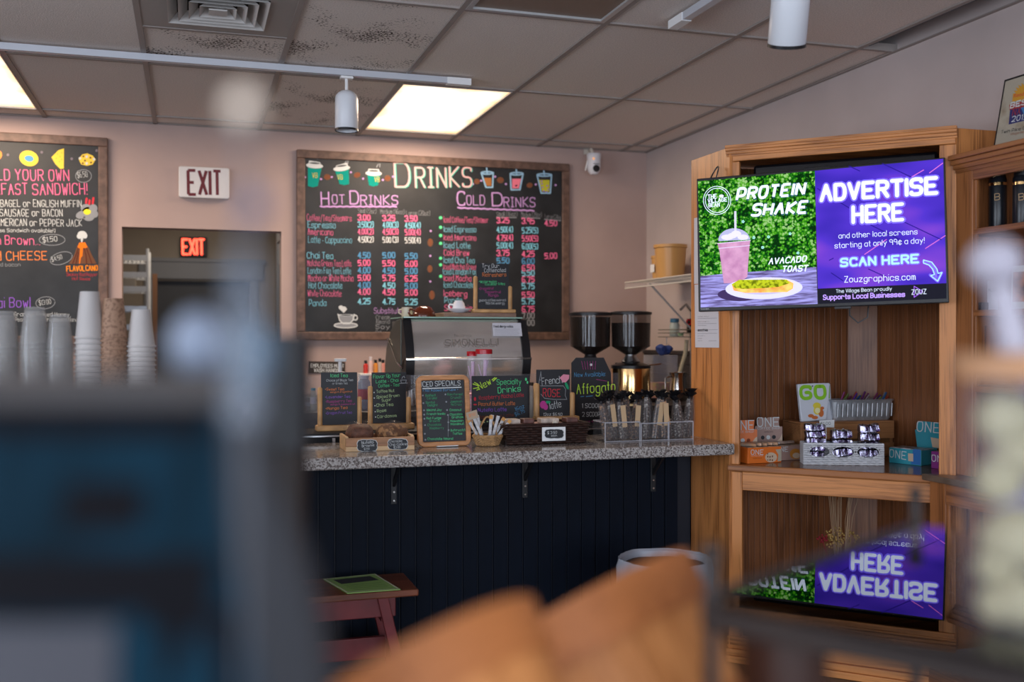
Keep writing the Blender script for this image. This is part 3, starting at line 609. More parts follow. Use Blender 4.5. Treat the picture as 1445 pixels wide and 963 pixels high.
# ================================================================== the bar
YB = 4.116; XF = 2.125; YC = 3.725; ZC = .902; LED = .937
NAVY = M('navy_beadboard', (.0020, .0050, .0125), .6, spec=.16, var=.25, scale=8, stretch=(1, 1, .3), bump=.1)
BX0 = .03
kw = thing('bar_front', 'dark navy beadboard half wall under the granite bar', 'bar front', (0, YB, 0))
obj('backing', MB().box(BX0, XF - .003, 0, .10, 0, ZC - .052), M('navy_backing', (.006, .009, .018), .6), kw)
n = 0; x = BX0; bw = .0655; board = None
while x + bw < XF - .004:
    if board is None: board = obj('plank', MB().box(0, bw - .006, -.012, 0, .07, ZC - .055), NAVY, kw, bevel=.003); o = board
    else: o = board.copy(); COL.objects.link(o)
    o.location = (x, 0, 0); x += bw
obj('base_moulding', MB().box(BX0, XF - .004, -.02, .0, 0, .07), M('navy_base', (.02, .024, .035), .5), kw, bevel=.004)
for u_ in (556, 741, 922):
    x = aY(u_, 690, YB - .02).x; g = MB().box(x - .012, x + .012, -.020, -.012, ZC - .24, ZC - .047); g.box(x - .012, x + .012, -.22, -.012, ZC - .056, ZC - .047)
    g.prism([(x - .006, -.02, ZC - .17), (x - .006, -.15, ZC - .056), (x - .006, -.125, ZC - .056), (x - .006, -.02, ZC - .145)], (.012, 0, 0))
    o = obj('bracket', g, M('bracket_black', (.012, .012, .014), .5), kw, bevel=.002)
    for zz in (.225, .19): obj('screw', MB().lathe([(.005, 0), (.004, .003)], (x, -.020, ZC - zz), 8, ax=1), STEEL, o)
# granite
def granite():
    m = bpy.data.materials.new('granite'); m.use_nodes = True; nt = m.node_tree; b = nt.nodes['Principled BSDF']; L = nt.links.new
    tc = nt.nodes.new('ShaderNodeTexCoord'); v = nt.nodes.new('ShaderNodeTexVoronoi'); v.inputs['Scale'].default_value = 200; v.inputs['Randomness'].default_value = 1
    n = nt.nodes.new('ShaderNodeTexNoise'); n.inputs['Scale'].default_value = 80; n.inputs['Detail'].default_value = 6; n.inputs['Roughness'].default_value = .75
    L(tc.outputs['Object'], v.inputs['Vector']); L(tc.outputs['Object'], n.inputs['Vector'])
    mx = nt.nodes.new('ShaderNodeMix'); mx.data_type = 'FLOAT'; mx.inputs[0].default_value = .6; L(v.outputs['Color'], mx.inputs[2]); L(n.outputs['Fac'], mx.inputs[3])
    r = nt.nodes.new('ShaderNodeValToRGB'); e = r.color_ramp.elements; e[0].position = .26; e[0].color = (.04, .036, .035, 1); e[1].position = .74; e[1].color = (.52, .50, .48, 1)
    a = e.new(.44); a.color = (.16, .13, .12, 1); a = e.new(.52); a.color = (.36, .33, .31, 1)
    L(mx.outputs[0], r.inputs[0]); L(r.outputs[0], b.inputs['Base Color']); b.inputs['Roughness'].default_value = .12; return m
GR = granite()
o = tag(obj('countertop', MB().box(BX0, XF - .002, YC, YB + .15, ZC - .045, ZC), GR, bevel=.006), 'grey speckled granite bar top running from the left to the oak unit', 'countertop')
# raised black ledge behind the bar top, with the clear guard
lg = thing('back_ledge', 'black raised ledge behind the bar top carrying the small signs', 'shelf', (0, YB + .18, 0))
obj('top_board', MB().box(.03, XF - .01, 0, .26, LED - .02, LED), MATTEBLACK, lg, bevel=.002)
obj('back_board', MB().box(.03, XF - .01, .04, .06, 0, LED - .02), MATTEBLACK, lg)
for x in (aY(471, 640, 4.3).x, 1.2, 1.9): obj('upright', MB().box(x - .006, x + .006, 0, .012, 0, LED - .02), STEELD, lg)
obj('edge_strip', MB().box(.03, XF - .01, -.004, 0, LED - .014, LED - .008), STEELD, lg)
g0 = aY(430, 530, YB + .46); 
gt = tag(obj('splash_guard', MB().box(.03, aY(872, 540, YB + .46).x, YB + .455, YB + .461, LED - .5, aY(640, 529, YB + .46).z), thin('guard_acrylic', (.5, .5, .55), .10, .05)), 'clear low acrylic splash guard between small signs and coffee machine', 'splash guard')
YL = YB + .30      # plane of the small signs on the ledge
# work counter carrying machine and grinders
wc = thing('work_counter', 'dark work counter behind the bar under the espresso machine', 'work counter', (0, 4.62, 0))
obj('body', MB().box(.2, 2.9, .03, .85, 0, .97), MATTEBLACK, wc); obj('worktop', MB().box(.18, 2.92, 0, .88, .97, 1.0), M('worktop', (.03, .03, .03), .3), wc, bevel=.004)

# ------------------------------------------------------------------ espresso machine
MY = 4.86; mz0 = 1.0; a = aY(572, 449, MY); b = aY(748, 449, MY); x0, x1 = a.x, b.x; zt = aY(660, 449, MY).z; mw = x1 - x0
em = thing('espresso_machine', 'large espresso machine with a polished curved steel back panel and black side trims', 'espresso machine', ((x0 + x1) / 2, MY, mz0)); h = zt - mz0; hw = mw / 2
prof = [(0.02, .09), (.0, .16), (-.012, .22), (-.012, .235), (-.005, .24), (.01, .30), (.05, h - .05), (.075, h - .008), (.10, h)]
bw_ = .042
pan = MB(); pts = [(-hw + bw_, y, z) for y, z in prof] + [(-hw + bw_, .12, h), (-hw + bw_, .12, .09)]
pan.prism(pts, (mw - 2 * bw_, 0, 0)); obj('back_panel', pan, M('machine_steel', (.85, .80, .75), .16, .78, var=.05, scale=3, stretch=(1, 1, 4)), em, smooth=True)
for sx in (-1, 1):
    pts = [(0, y - .008, z) for y, z in prof] + [(0, .13, h + .003), (0, .13, .07)]
    g = MB().prism([(sx * hw - (bw_ if sx > 0 else 0), y, z) for _, y, z in pts], (bw_, 0, 0)); obj('side_trim', g, BLACK, em, smooth=True)
    # broad side wing seen in profile
    sp = [(.10, h - .005), (.22, h - .01), (.36, h - .06), (.48, h - .15), (.52, h - .24), (.50, .12), (.40, .06), (.10, .06)]
    xx = -hw - .004 if sx < 0 else hw - .02
    obj('side_panel', MB().prism([(xx, y, z) for y, z in sp], (.024, 0, 0)), M('machine_side', (.07, .075, .06), .3, .3), em, bevel=.004)
obj('chrome_line', MB().tube([(-hw - .010, .42, h - .10), (-hw - .010, .30, h - .15), (-hw - .010, .16, h - .22), (-hw - .010, .02, h - .245), (-hw - .01, -.012, .232)], .0035), STEEL, em, smooth=True)
obj('chrome_band', MB().box(-hw - .002, hw + .002, -.024, -.016, .226, .236), STEEL, em, bevel=.002)
obj('body', MB().box(-hw + .02, hw - .02, .12, .44, .08, h - .012), M('machine_body', (.20, .19, .18), .35, .5), em)
obj('glass_top', MB().box(-hw + .004, hw - .02, .06, .40, h, h + .006), M('green_glass_edge', (.35, .55, .45), .05), em)
for sx in (-.85, .85):
    for y in (.10, .42): obj('foot', MB().lathe([(.028, 0), (.022, .01), (.02, .09)], (sx * hw, y, 0), 14), STEELD, em, smooth=True)
obj('drip_tray', MB().box(-hw + .05, hw - .05, .30, .50, .06, .12), STEEL, em, bevel=.005)
for sx in (-.4, .4): obj('group_head', MB().lathe([(.035, .18), (.038, .20), (.035, .27)], (sx * hw * 1., .47, 0), 18), STEEL, em, smooth=True)
fr = Frame(aY(660, 480, MY + .015), (1, 0, 0), (0, .22, 1))
def writeon(fr, parent, *a, **k):
    o = write(fr, parent, *a, **k); o.matrix_local = parent.matrix_basis.inverted() @ fr.mat; return o
def drawon(fr, parent, *a, **k):
    o = draw(fr, parent, *a, **k); o.matrix_local = parent.matrix_basis.inverted() @ fr.mat; return o
def slabon(fr, parent, name, box, mat, **k):
    o = obj(name, MB().box(*box), mat, parent, **k); o.matrix_local = parent.matrix_basis.inverted() @ fr.mat; return o
EMB = M('embossed_steel', (.30, .27, .24), .3, 1.)
writeon(fr, em, 'SIMONELLI', (628, 489), (702, 487.5), 8.5, EMB, .12, z=.012); writeon(fr, em, 'Nuova', (641, 476), (664, 476), 3.5, EMB, .12, z=.010)
# notice on the machine
def papercard(name, label, cat, corners, Y, mat, th=.001, up=(0, 0, 1), r=(1, 0, 0), bevel=0):
    us = [c[0] for c in corners]; vs = [c[1] for c in corners]; f = Frame(aY(sum(us) / len(us), sum(vs) / len(vs), Y), r, up)
    t = thing(name, label, cat, mat=f.mat); mb = MB(); mb.prism([(*f.px(*c), -th) for c in corners], (0, 0, th)); obj('sheet', mb, mat, t); return f, t
PAPER = M('paper', (.62, .62, .68), .7); INK = M('ink', (.03, .03, .035), .8)
f, t = papercard('notice', 'small white food allergy notice on the espresso machine back panel', 'notice', [(694.5, 456), (735, 456), (737, 474.5), (696, 474.5)], MY + .034, PAPER, up=(0, .5, 1))
write(f, t, 'Food allergy notice', (697, 462.5), (724, 462.5), 3.2, INK, .25, z=.0006)
draw(f, t, 'fine_print', [], M('ink_grey', (.25, .25, .3), .8), wd=.0012, z=.0006, lines=[[(698, y), (733 - (y % 3), y)] for y in (465, 467, 469, 471, 473)])
# things standing on the machine
ZM = zt + .0065
def saucer_cup():
    c = aY(648, 441.5, MY + .16); zb = ZM + .022
    s = tag(obj('saucer', MB().lathe([(.028, 0), (.032, .003), (.064, .018), (.066, .021), (.062, .020), (.03, .006), (.001, .006)], n=32, cap1=False), M('white_china', (.70, .72, .78), .2), loc=(c.x, c.y, zb), smooth=True), 'white saucer on a wooden board on top of the espresso machine', 'saucer')
    t = thing('espresso_cup', 'small white espresso cup turned upside down on the white saucer', 'cup', (c.x - .002, c.y, zb + .0062))
    obj('bowl', MB().lathe([(.036, 0), (.034, .015), (.027, .045), (.021, .050), (.019, .056), (.001, .056)], n=28, cap0=True), M('white_china'), t, smooth=True)
    obj('handle', MB().tube([(-.030, 0, .035), (-.048, 0, .036), (-.053, 0, .026), (-.046, 0, .012), (-.034, 0, .010)], .0045), M('white_china'), t, smooth=True)
x0_, x1_ = aY(625, 445, MY + .11).x, aY(727, 445, MY + .11).x
tag(obj('wooden_board', MB().box(x0_, x1_, MY + .09, MY + .29, ZM, ZM + .0215), M('board_brown', (.24, .14, .10), .6, var=.2, scale=20, stretch=(1, 6, 6)), bevel=.003), 'flat brown wooden board on top of the espresso machine', 'board')
saucer_cup()
c = aY(598, 447, MY + .17); t = thing('brown_cup', 'glossy dark brown wide cup turned upside down on the espresso machine', 'cup', (c.x, c.y, ZM))
obj('bowl', MB().lathe([(.060, 0), (.061, .004), (.055, .025), (.040, .046), (.026, .052), (.024, .056), (.001, .056)], n=32), M('brown_glaze', (.10, .018, .006), .08, coat=.6), t, smooth=True)
obj('handle', MB().tube([(-.050, 0, .035), (-.070, -.004, .038), (-.078, -.004, .022), (-.070, -.004, .008), (-.058, 0, .006)], .006), M('brown_glaze'), t, smooth=True)
c = aY(577, 447, MY + .30); t = thing('cream_mug', 'cream mug behind the upturned brown cup on the espresso machine', 'mug', (c.x - .01, c.y, ZM))
obj('bowl', MB().lathe([(.026, 0), (.028, .01), (.027, .052), (.024, .052), (.024, .012), (.001, .012)], n=24), M('cream_glaze', (.55, .48, .38), .25), t, smooth=True)
obj('handle', MB().tube([(-.025, 0, .042), (-.042, 0, .038), (-.042, 0, .024), (-.026, 0, .014)], .004), M('cream_glaze'), t, smooth=True)
# ------------------------------------------------------------------ small chalkboards in wooden holders
def holder_sign(label, board, lp, rp, base, Y, zbase=None):
    """board (u0,v0,u1,v1); lp, rp posts; base bar"""
    f = FY((board[0] + board[2]) / 2, base[3], Y); f.o.z = zbase if zbase is not None else f.o.z; f = Frame(f.o, f.r, f.u)
    t = thing('chalkboard_sign', label, 'sign', mat=f.mat)
    def bx(q): x0, y1 = f.px(q[0], q[1]); x1, y0 = f.px(q[2], q[3]); return x0, x1, y0, y1
    x0, x1, y0, y1 = bx(base); y0 = 0; o = obj('base', MB().box(x0, x1, y0, max(y1, .015), -.03, .03), DOWEL, t, bevel=.006)
    yb = max(y1, .015)
    for q in (lp, rp):
        x0, x1, y0, y1 = bx(q); r = (x1 - x0) / 2
        obj('post', MB().lathe([(r, yb), (r, y1 - r * .5), (r * .7, y1 - r * .1), (r * .2, y1)], ((x0 + x1) / 2, 0, .0), 14, ax=3), DOWEL, t, smooth=True)
        # lathe along y maps height to y
    x0, x1, y0, y1 = bx(board); obj('slate', MB().box(x0, x1, max(yb, y0), y1, -.004, .0), SLATE, t)
    return f, t
c4 = Conv(430, 500, 6.418)
def WL(f, t, s, a, b, h, mat, cv, wt=.13, **k): return write(f, t, s, a, b, h, mat, wt, z=.001, conv=cv, wob=.05, **k)
f, t = holder_sign('small iced tea chalkboard in a wooden holder, leftmost on the ledge', (453, 526, 504, 600), (448, 547, 455, 603), (504, 560, 510.5, 597), (445.5, 600.5, 511, 606.5), YL, LED)
for s, a, b, h, m in (('Iced Tea', (235, 208), (388, 206), 30, GREEN), ('Choice of Black Tea', (196, 248), (436, 244), 20, CWHITE), ('or Green Tea', (250, 276), (386, 272), 20, CWHITE), ('+Sweet Tea', (185, 330), (355, 326), 22, ORANGE),
    ('mango & dragonfruit', (232, 352), (430, 346), 16, ORANGE), ('+Lavender Tea', (185, 400), (410, 394), 22, PURPLE), ('+Raspberry Tea', (190, 442), (425, 432), 22, MAG), ('mango & passionfruit', (235, 464), (455, 458), 15, MAG),
    ('+Mango Tea', (190, 504), (386, 494), 22, ORANGE), ('+Dragon Fruit Tea', (190, 546), (425, 538), 22, PURPLE)): WL(f, t, s, a, b, h, m, c4)
f, t = holder_sign('small flavor-up-your-latte chalkboard in a wooden holder, second on the ledge', (524.5, 526, 573, 598), (519, 545, 526, 600), (573, 560.5, 580, 597), (519, 598, 583.5, 604), YL, LED)
for s, a, b, h, m in (('Flavor Up Your', (622, 222), (866, 205), 32, GREEN), ('Latte - Chai', (646, 264), (848, 248), 28, GREEN), ('Coffee - Tea', (668, 302), (854, 290), 28, GREEN), ('Toffee Nut', (650, 352), (810, 342), 26, PALEG), ('Spiced Brown', (652, 402), (858, 384), 26, PALEG),
    ('Sugar', (700, 432), (785, 420), 24, PALEG), ('Chai Tea', (650, 476), (800, 466), 26, PALEG), ('Rose', (656, 530), (738, 520), 26, PALEG), ('Cardamom', (658, 580), (830, 568), 26, PALEG)): WL(f, t, s, a, b, h, m, c4)
draw(f, t, 'chalk_dot', [ell(x, y, 6, 6, 8) for x, y in ((628, 348), (630, 398), (636, 468), (638, 522), (642, 570))], CWHITE, z=.001, conv=c4)
draw(f, t, 'drawn_cup', [], GREY, z=.001, conv=c4, wd=.003, lines=[[(868, 235), (875, 262), (912, 262), (920, 235), (868, 235)], [(856, 266), (930, 262)], [(880, 222), (884, 208), (900, 200), (905, 215)]])
c5b = Conv(410, 200, 3.439)
f, t = holder_sign('small chalkboard for caffeinated refreshers in a holder on top of the espresso machine', (672.5, 371.5, 718, 437.5), (668, 390, 674, 438), (717, 404, 722.6, 438), (666, 436.5, 726, 442.5), MY + .13, ZM + .022)
for s, a, b, h, m in (('Try Our', (930, 612), (1012, 612), 18, CWHITE), ('Caffeinated', (940, 634), (1044, 632), 18, CWHITE), ('Refreshers', (932, 656), (1046, 654), 18, ORANGE), ('*Watermelon', (915, 686), (1000, 686), 13, GREEN), ('Cucumber & Mint', (944, 697), (1040, 697), 12, GREEN),
    ('*Dragonfruit', (915, 720), (985, 718), 13, MAG), ('Passionfruit', (945, 736), (1020, 736), 13, MAG), ('Mango', (960, 752), (1008, 752), 13, MAG), ('guava coffee extract', (915, 775), (1045, 775), 12, CWHITE), ('May be energy', (948, 790), (1040, 790), 12, CWHITE)): WL(f, t, s, a, b, h, m, c5b)
c6 = Conv(740, 500, 6.021)
f, t = holder_sign('small French rose latte chalkboard in a wooden holder behind the dark basket', (757, 522, 804, 590), (753, 541, 761, 592), (804, 554, 811, 590), (754, 588, 815, 595), YL - .06, LED)
for s, a, b, h, m in (('French', (150, 262), (320, 244), 58, CWHITE), ('ROSE', (158, 362), (304, 360), 66, RED), ('latte', (218, 466), (312, 452), 58, CWHITE), ('12oz $6.50', (162, 524), (320, 524), 24, CWHITE)): WL(f, t, s, a, b, h, m, c6)
draw(f, t, 'drawn_outline', [], GREY, z=.001, conv=c6, wd=.0025, lines=[[(135, 270), (330, 270), (350, 300), (345, 350), (360, 385), (250, 385), (170, 375), (140, 340)], [(140, 150), (118, 270)], [(138, 150), (152, 268)], [(128, 220), (148, 220)]])
draw(f, t, 'drawn_rose', [[(300, 200), (330, 172), (380, 176), (378, 210), (350, 240), (325, 240)]], ch('blush', (.75, .28, .38)), z=.0012, conv=c6)
draw(f, t, 'drawn_flower', [ell(160, 430, 30, 34, 10), ell(180, 450, 20, 26, 10)], MAG, z=.0012, conv=c6); draw(f, t, 'drawn_leaf', [ell(200, 408, 22, 12, 10), ell(360, 270, 12, 34, 10, -.4)], MOSS, z=.0012, conv=c6)
# NEW specialty drinks board, leaning without a frame
f = FY(706, 600, YL); f.o.z = LED; f = Frame(f.o, f.r, f.u); t = thing('chalkboard_sign', 'wide unframed chalkboard for new specialty drinks standing below the machine', 'sign', mat=f.mat)
x0, y1 = f.px(666, 531); x1, _ = f.px(747, 531); obj('slate', MB().box(x0, x1, 0, y1, -.006, 0), SLATE, t)
cS = Conv(575, 500, 6.881)
def q(s, a, b, h, m, w=.13, **k): WL(f, t, s, a, b, h, m, cS, w, **k)
q('New', (700, 345), (815, 290), 66, LIME, .14); q('Specialty', (868, 298), (1102, 290), 50, GREEN, .15); q('Drinks', (880, 380), (1098, 358), 58, GREEN, .15)
q('Raspberry Mocha Latte', (696, 444), (1128, 412), 38, RED); q('Peanut Butter Latte', (690, 502), (1042, 494), 36, ORANGE); q('Nutella Latte', (684, 560), (960, 552), 34, PURPLE); q('Maple Syrup Latte', (690, 626), (1030, 606), 32, BROWN); q('16oz', (1050, 552), (1136, 520), 34, BLUE); q('$6.75', (1050, 605), (1140, 565), 34, BLUE)
draw(f, t, 'drawn_rays', [], LIME, z=.001, conv=cS, wd=.004, lines=[[(636, 290), (690, 308)], [(640, 335), (690, 325)], [(672, 350), (692, 340)], [(650, 275), (680, 290)], [(820, 250), (850, 228)], [(830, 262), (864, 232)]])
draw(f, t, 'drawn_border', [ell(680 + 32 * i, 664 - i * .7 - (i % 2) * 6, 9, 6, 7) for i in range(16)], PALEG, z=.001, conv=cS); draw(f, t, 'drawn_leaf', [ell(1150, 245, 10, 16, 8), ell(1164, 275, 8, 14, 8)], GREEN, z=.001, conv=cS)
draw(f, t, 'drawn_berry', [ell(655, 436, 12, 20, 10), ell(656, 490, 18, 8, 8)], RED, z=.001, conv=cS)
# ICED SPECIALS: rounded wooden frame on the bar top
f0 = aY(627, 631, 3.98); f0.z = ZC; f = Frame(f0 + Vector((0, 0, 0)), (1, 0, .008), (-.035, .10, 1)); t = thing('framed_chalkboard', 'iced specials chalkboard with a thick rounded wooden frame on the bar top', 'sign', mat=f.mat)
cc = [f.px(*p) for p in ((585, 530), (661, 530), (664.5, 629), (591.5, 631.5))]
x0 = (cc[0][0] + cc[3][0]) / 2; x1 = (cc[1][0] + cc[2][0]) / 2; y1 = (cc[0][1] + cc[1][1]) / 2; y0 = 0.0
fw = .0195; outer = rrect(x0, x1, y0, y1, .028, 5, lambda a, b: (a, b)); inner = rrect(x0 + fw, x1 - fw, y0 + fw, y1 - fw, .006, 5, lambda a, b: (a, b)); n = len(outer)
vs = [(*p, .010) for p in outer] + [(*p, .010) for p in inner] + [(*p, -.012) for p in outer] + [(*p, -.012) for p in inner]; fs = []
for i in range(n):
    j = (i + 1) % n; fs += [(i, j, j + n, i + n), (2 * n + j, 2 * n + i, 3 * n + i, 3 * n + j), (j, i, 2 * n + i, 2 * n + j), (i + n, j + n, j + 3 * n, i + 3 * n)]
obj('frame', MB().add(vs, fs), M('honey_wood', (.48, .21, .075), .45, var=.2, scale=15, stretch=(1, 5, 1)), t, bevel=.003)
obj('slate', MB().box(x0 + fw - .004, x1 - fw + .004, y0 + fw - .004, y1 - fw + .004, -.008, .0), SLATE, t)
obj('easel_leg', MB().box(-.02, .02, .0, .16, -.09, -.085), DOWEL, t, loc=(0, .04, 0)).rotation_euler = (R(-22), 0, 0)
obj('stand_plate', MB().box(-.035, .05, .0, .003, -.03, .03), WHITE, t)
def q(s, a, b, h, m, w=.15): WL(f, t, s, a, b, h, m, cS, w)
q('ICED SPECIALS', (138, 318), (512, 304), 48, CWHITE); q('* No Added Syrups *', (150, 366), (490, 352), 20, BLUE)
draw(f, t, 'underline', [], CWHITE, z=.001, conv=cS, wd=.004, lines=[[(148, 336), (520, 322)]])
for s, x, y, xe, g_ in (('Salted', 175, 412, 270, 0), ('Caramel', 190, 440, 284, 0), ('Sinful', 178, 482, 262, 0), ('Delight', 196, 508, 290, 0), ('Almond Joy', 185, 554, 330, 1), ('French Vanilla', 188, 592, 365, 1), ('Hot Fudge', 185, 634, 325, 1), ('Brownie', 215, 660, 315, 0), ('Chocolate', 195, 698, 325, 0), ('Raspberry', 215, 730, 352, 0), ('Chocolate Almond', 195, 834, 440, 1),
    ('Rain Forest', 388, 402, 535, 0), ('Crunch', 420, 434, 520, 0), ('Jamaican', 415, 472, 530, 0), ('Me Crazy', 425, 502, 525, 0), ('Coconut', 410, 554, 522, 1), ('Chocolate', 412, 596, 532, 1), ('Graham', 430, 624, 540, 1), ('Hawaiian', 418, 660, 540, 1), ('Hazelnut', 420, 690, 545, 1), ('Butterscotch', 420, 750, 562, 1), ('Toffee', 440, 784, 530, 1)):
    q(s, (x, y), (xe, y - 4), 21, GREEN if g_ else ch('mid_green', (.06, .38, .16)), .15)
draw(f, t, 'chalk_box', [ell(x, y, 9, 9, 6) for x, y in ((148, 402), (154, 476), (160, 546), (162, 588), (164, 628), (170, 690), (168, 774), (174, 832), (368, 392), (376, 464), (384, 544), (392, 592), (396, 662), (398, 738))], GREY, z=.001, conv=cS)
draw(f, t, 'divider', [], GREY, z=.001, conv=cS, wd=.0015, lines=[[(396, 600), (394, 800)]])
# AFFOGATO tall tag-shaped board on the ledge
f = FY(836, 606, YL + .02); f.o.z = LED; f = Frame(f.o, f.r, f.u); t = thing('chalkboard_sign', 'tall tag-shaped affogato chalkboard with cut corners left of the brass grinder', 'sign', mat=f.mat)
P = [f.px(*p) for p in ((807, 600), (807, 512), (813, 505), (852, 505), (862, 526), (866, 600))]; P[0] = (P[0][0], 0); P[-1] = (P[-1][0], 0)
obj('slate', MB().prism([(*p, -.008) for p in P], (0, 0, .008)), SLATE, t)
hx = f.px(834, 515); obj('hang_hole', MB().lathe([(.006, 0), (.006, .002), (.003, .002)], (hx[0], hx[1], 0), 12), CWHITE, t)
def q(s, a, b, h, m, w=.12): WL(f, t, s, a, b, h, m, c6, w)
q('New Available:', (424, 192), (690, 186), 36, BLUE); q('Affogato', (445, 338), (770, 318), 84, LIME, .1); q('1 SCOOP', (490, 456), (648, 456), 36, CWHITE); q('2 SCOOPS', (492, 530), (664, 530), 36, CWHITE); q('+ ice cream *', (500, 580), (680, 576), 16, MAG)
draw(f, t, 'drawn_rays', [], MAG, z=.001, conv=c6, wd=.0015, lines=[[(500 + 20 * i, 130), (485 + 24 * i, 60)] for i in range(6)] + [[(610, 215), (700, 230)]]); draw(f, t, 'drawn_dash', [], BLUE, z=.001, conv=c6, wd=.003, lines=[[(478, 362), (505, 358)], [(525, 360), (578, 355)]])

# ------------------------------------------------------------------ grinders
def grinder(u0, u1, vt, vb, Y, brass, label):
    a, b = aY(u0, vt, Y), aY(u1, vt, Y); cx = (a.x + b.x) / 2; r = (b.x - a.x) / 2; t = thing('coffee_grinder', label, 'coffee grinder', (cx, Y, 1.0))
    Z = lambda v: aY((u0 + u1) / 2, v, Y).z - 1.0
    zt_, zc, zn = Z(vt), Z(489), Z(503)
    obj('hopper', MB().lathe([(.028, zn), (.030, zn + .008), (r * .97, zc), (r, zt_ - .008), (r + .003, zt_ - .008)], n=36, cap0=False, cap1=False), thin('hopper_smoke', (.03, .022, .018), .5, .05), t, smooth=True)
    fill = Z(456 if brass else 448)
    obj('coffee_beans', MB().lathe([(.022, zn + .004), (.025, zn + .01), (r * .93, zc), (r * .955, fill), (.001, fill + .002)], n=32, cap1=False), M('dark_beans', (.012, .008, .007), .35, bump=.8, scale=120, detail=1), t, smooth=True, kind='stuff')
    obj('lid', MB().lathe([(r + .005, zt_ - .012), (r + .006, zt_), (r * .8, zt_ + .006), (.001, zt_ + .006)], n=36), BLACK, t, smooth=True)
    obj('collar', MB().lathe([(.045, Z(513)), (.050, Z(510)), (.030, zn), (.030, zn + .01)], n=24), STEELD if brass else BLACK, t, smooth=True)
    rb = r * .98 if brass else r * .8
    obj('burr_housing', MB().lathe([(rb, Z(520)), (rb, Z(516)), (rb * .6, Z(512))], n=32), BLACK, t, smooth=True)
    obj('body', MB().lathe([(rb, .02), (rb, .03), (rb, .035), (rb, Z(521)), (rb * .97, Z(518))], n=40), GOLD if brass else BLACK, t, smooth=True)
    obj('base', MB().box(-rb, rb, -rb * 1.05, rb * 1.6, 0, .02), BLACK, t, bevel=.006)
    if brass: obj('dose_lever', MB().tube([(rb * .7, 0, Z(517)), (rb * 1.6, -.02, Z(514))], .004), STEEL, t, smooth=True)
    obj('spout', MB().box(-.025, .025, rb * .9, rb * 1.5, .16, .20), BLACK, t, bevel=.004)
    return t
grinder(806, 860, 442, 503, 5.02, False, 'black coffee grinder with a full bean hopper, left of the brass grinder')
grinder(864, 916, 441, 503, 4.98, True, 'brass-bodied coffee grinder with a dark bean hopper beside the oak unit')
# ================================================================== things on the bar top
# bakery crate with the two wrapped bakes
Y0 = 3.90; x0, x1 = aY(488, 636, Y0).x, aY(585, 636, Y0).x; cz = aY(530, 618, Y0).z - ZC
t = thing('wooden_crate', 'small two-tone wooden display crate with two chalk labels at left end of the bar', 'crate', ((x0 + x1) / 2, Y0, ZC)); w2 = (x1 - x0) / 2
TW = M('crate_wood', (.33, .16, .075), .5, var=.25, scale=25, stretch=(.3, 1, 2)); TP = M('crate_pale', (.62, .40, .21), .5, var=.15, scale=25, stretch=(.3, 1, 2))
obj('front_board', MB().box(-w2, w2, 0, .012, .018, cz), TW, t, bevel=.002); obj('bottom_board', MB().box(-w2, w2, 0, .17, 0, .018), TP, t, bevel=.002)
for s in (-1, 1): obj('end_board', MB().box(s * w2 - (.012 if s > 0 else 0), s * w2 + (.012 if s < 0 else 0), .012, .17, .018, cz + .005), TP, t, bevel=.002)
obj('back_board', MB().box(-w2 + .012, w2 - .012, .158, .17, .018, cz), TW, t)
def label_tag(f, parent, cv, cx, cy, w, h, lines, col=SLATE):
    g = MB(); 
    def shape(sx, sy): 
        pts = []
        for k in range(40):
            a = 2 * math.pi * k / 40; c, s = math.cos(a), math.sin(a); m = max(abs(c), abs(s)); rr = 1 / m * (1 - .10 * abs(math.sin(2 * a)) ** 6 - .05 * math.cos(4 * a) ** 4)
            pts.append((cx + c * rr * sx, cy + s * rr * sy))
        return pts
    o1 = drawon(f, parent, 'label_border', [shape(w / 2, h / 2)], CWHITE, z=.002, conv=cv); o2 = drawon(f, parent, 'label', [shape(w / 2 * .95, h / 2 * .92)], col, z=.0026, conv=cv)
    for s, a, b, hh in lines: writeon(f, parent, s, a, b, hh, CWHITE, .13, z=.0032, conv=cv, wob=.05)
f = FY(535, 627, Y0)
label_tag(f, t, c4, 565, 828, 190, 112, [('Nutella', (514, 812), (620, 806), 24), ('Brownie', (518, 842), (628, 832), 22), ('$3.00', (536, 868), (586, 864), 18)])
label_tag(f, t, c4, 842, 815, 185, 104, [('Chocolate', (766, 800), (880, 796), 22), ('Chip Cookie', (768, 832), (920, 822), 22), ('$3.00', (805, 856), (866, 852), 18)])
def lump(sx, sy, sz, seed, k=.12, n=14):
    rnd = random.Random(seed); g = MB().sphere((0, 0, 0), 1, n); ph = [rnd.uniform(0, 6) for _ in range(6)]
    g.v = [(x * sx * (1 + k * math.sin(3 * z + 4 * x + ph[0])), y * sy * (1 + k * math.sin(5 * x + ph[1])), z * sz * (1 + k * math.sin(4 * x + ph[2]) + k * .6 * math.sin(9 * y + ph[3]))) for x, y, z in g.v]; return g
c = aY(508, 610, Y0 + .08); t = thing('wrapped_brownie', 'dark chocolate brownie wrapped in clear film in the left half of the crate', 'brownie', (c.x, Y0 + .085, ZC + .018))
obj('cake', lump(.056, .06, .036, 1, .07), M('brownie', (.11, .038, .018), .7, bump=.5, scale=60, var=.3), t, loc=(0, 0, .046), smooth=True); 
FILM = thin('clear_film', (.35, .33, .32), .05, .12)
obj('film', lump(.062, .066, .042, 5, .14), FILM, t, loc=(0, 0, .050), smooth=True)
c = aY(553, 612, Y0 + .08); t = thing('wrapped_cookie', 'golden chocolate chip cookie wrapped in film in the right half of the crate', 'cookie', (c.x, Y0 + .085, ZC + .018))
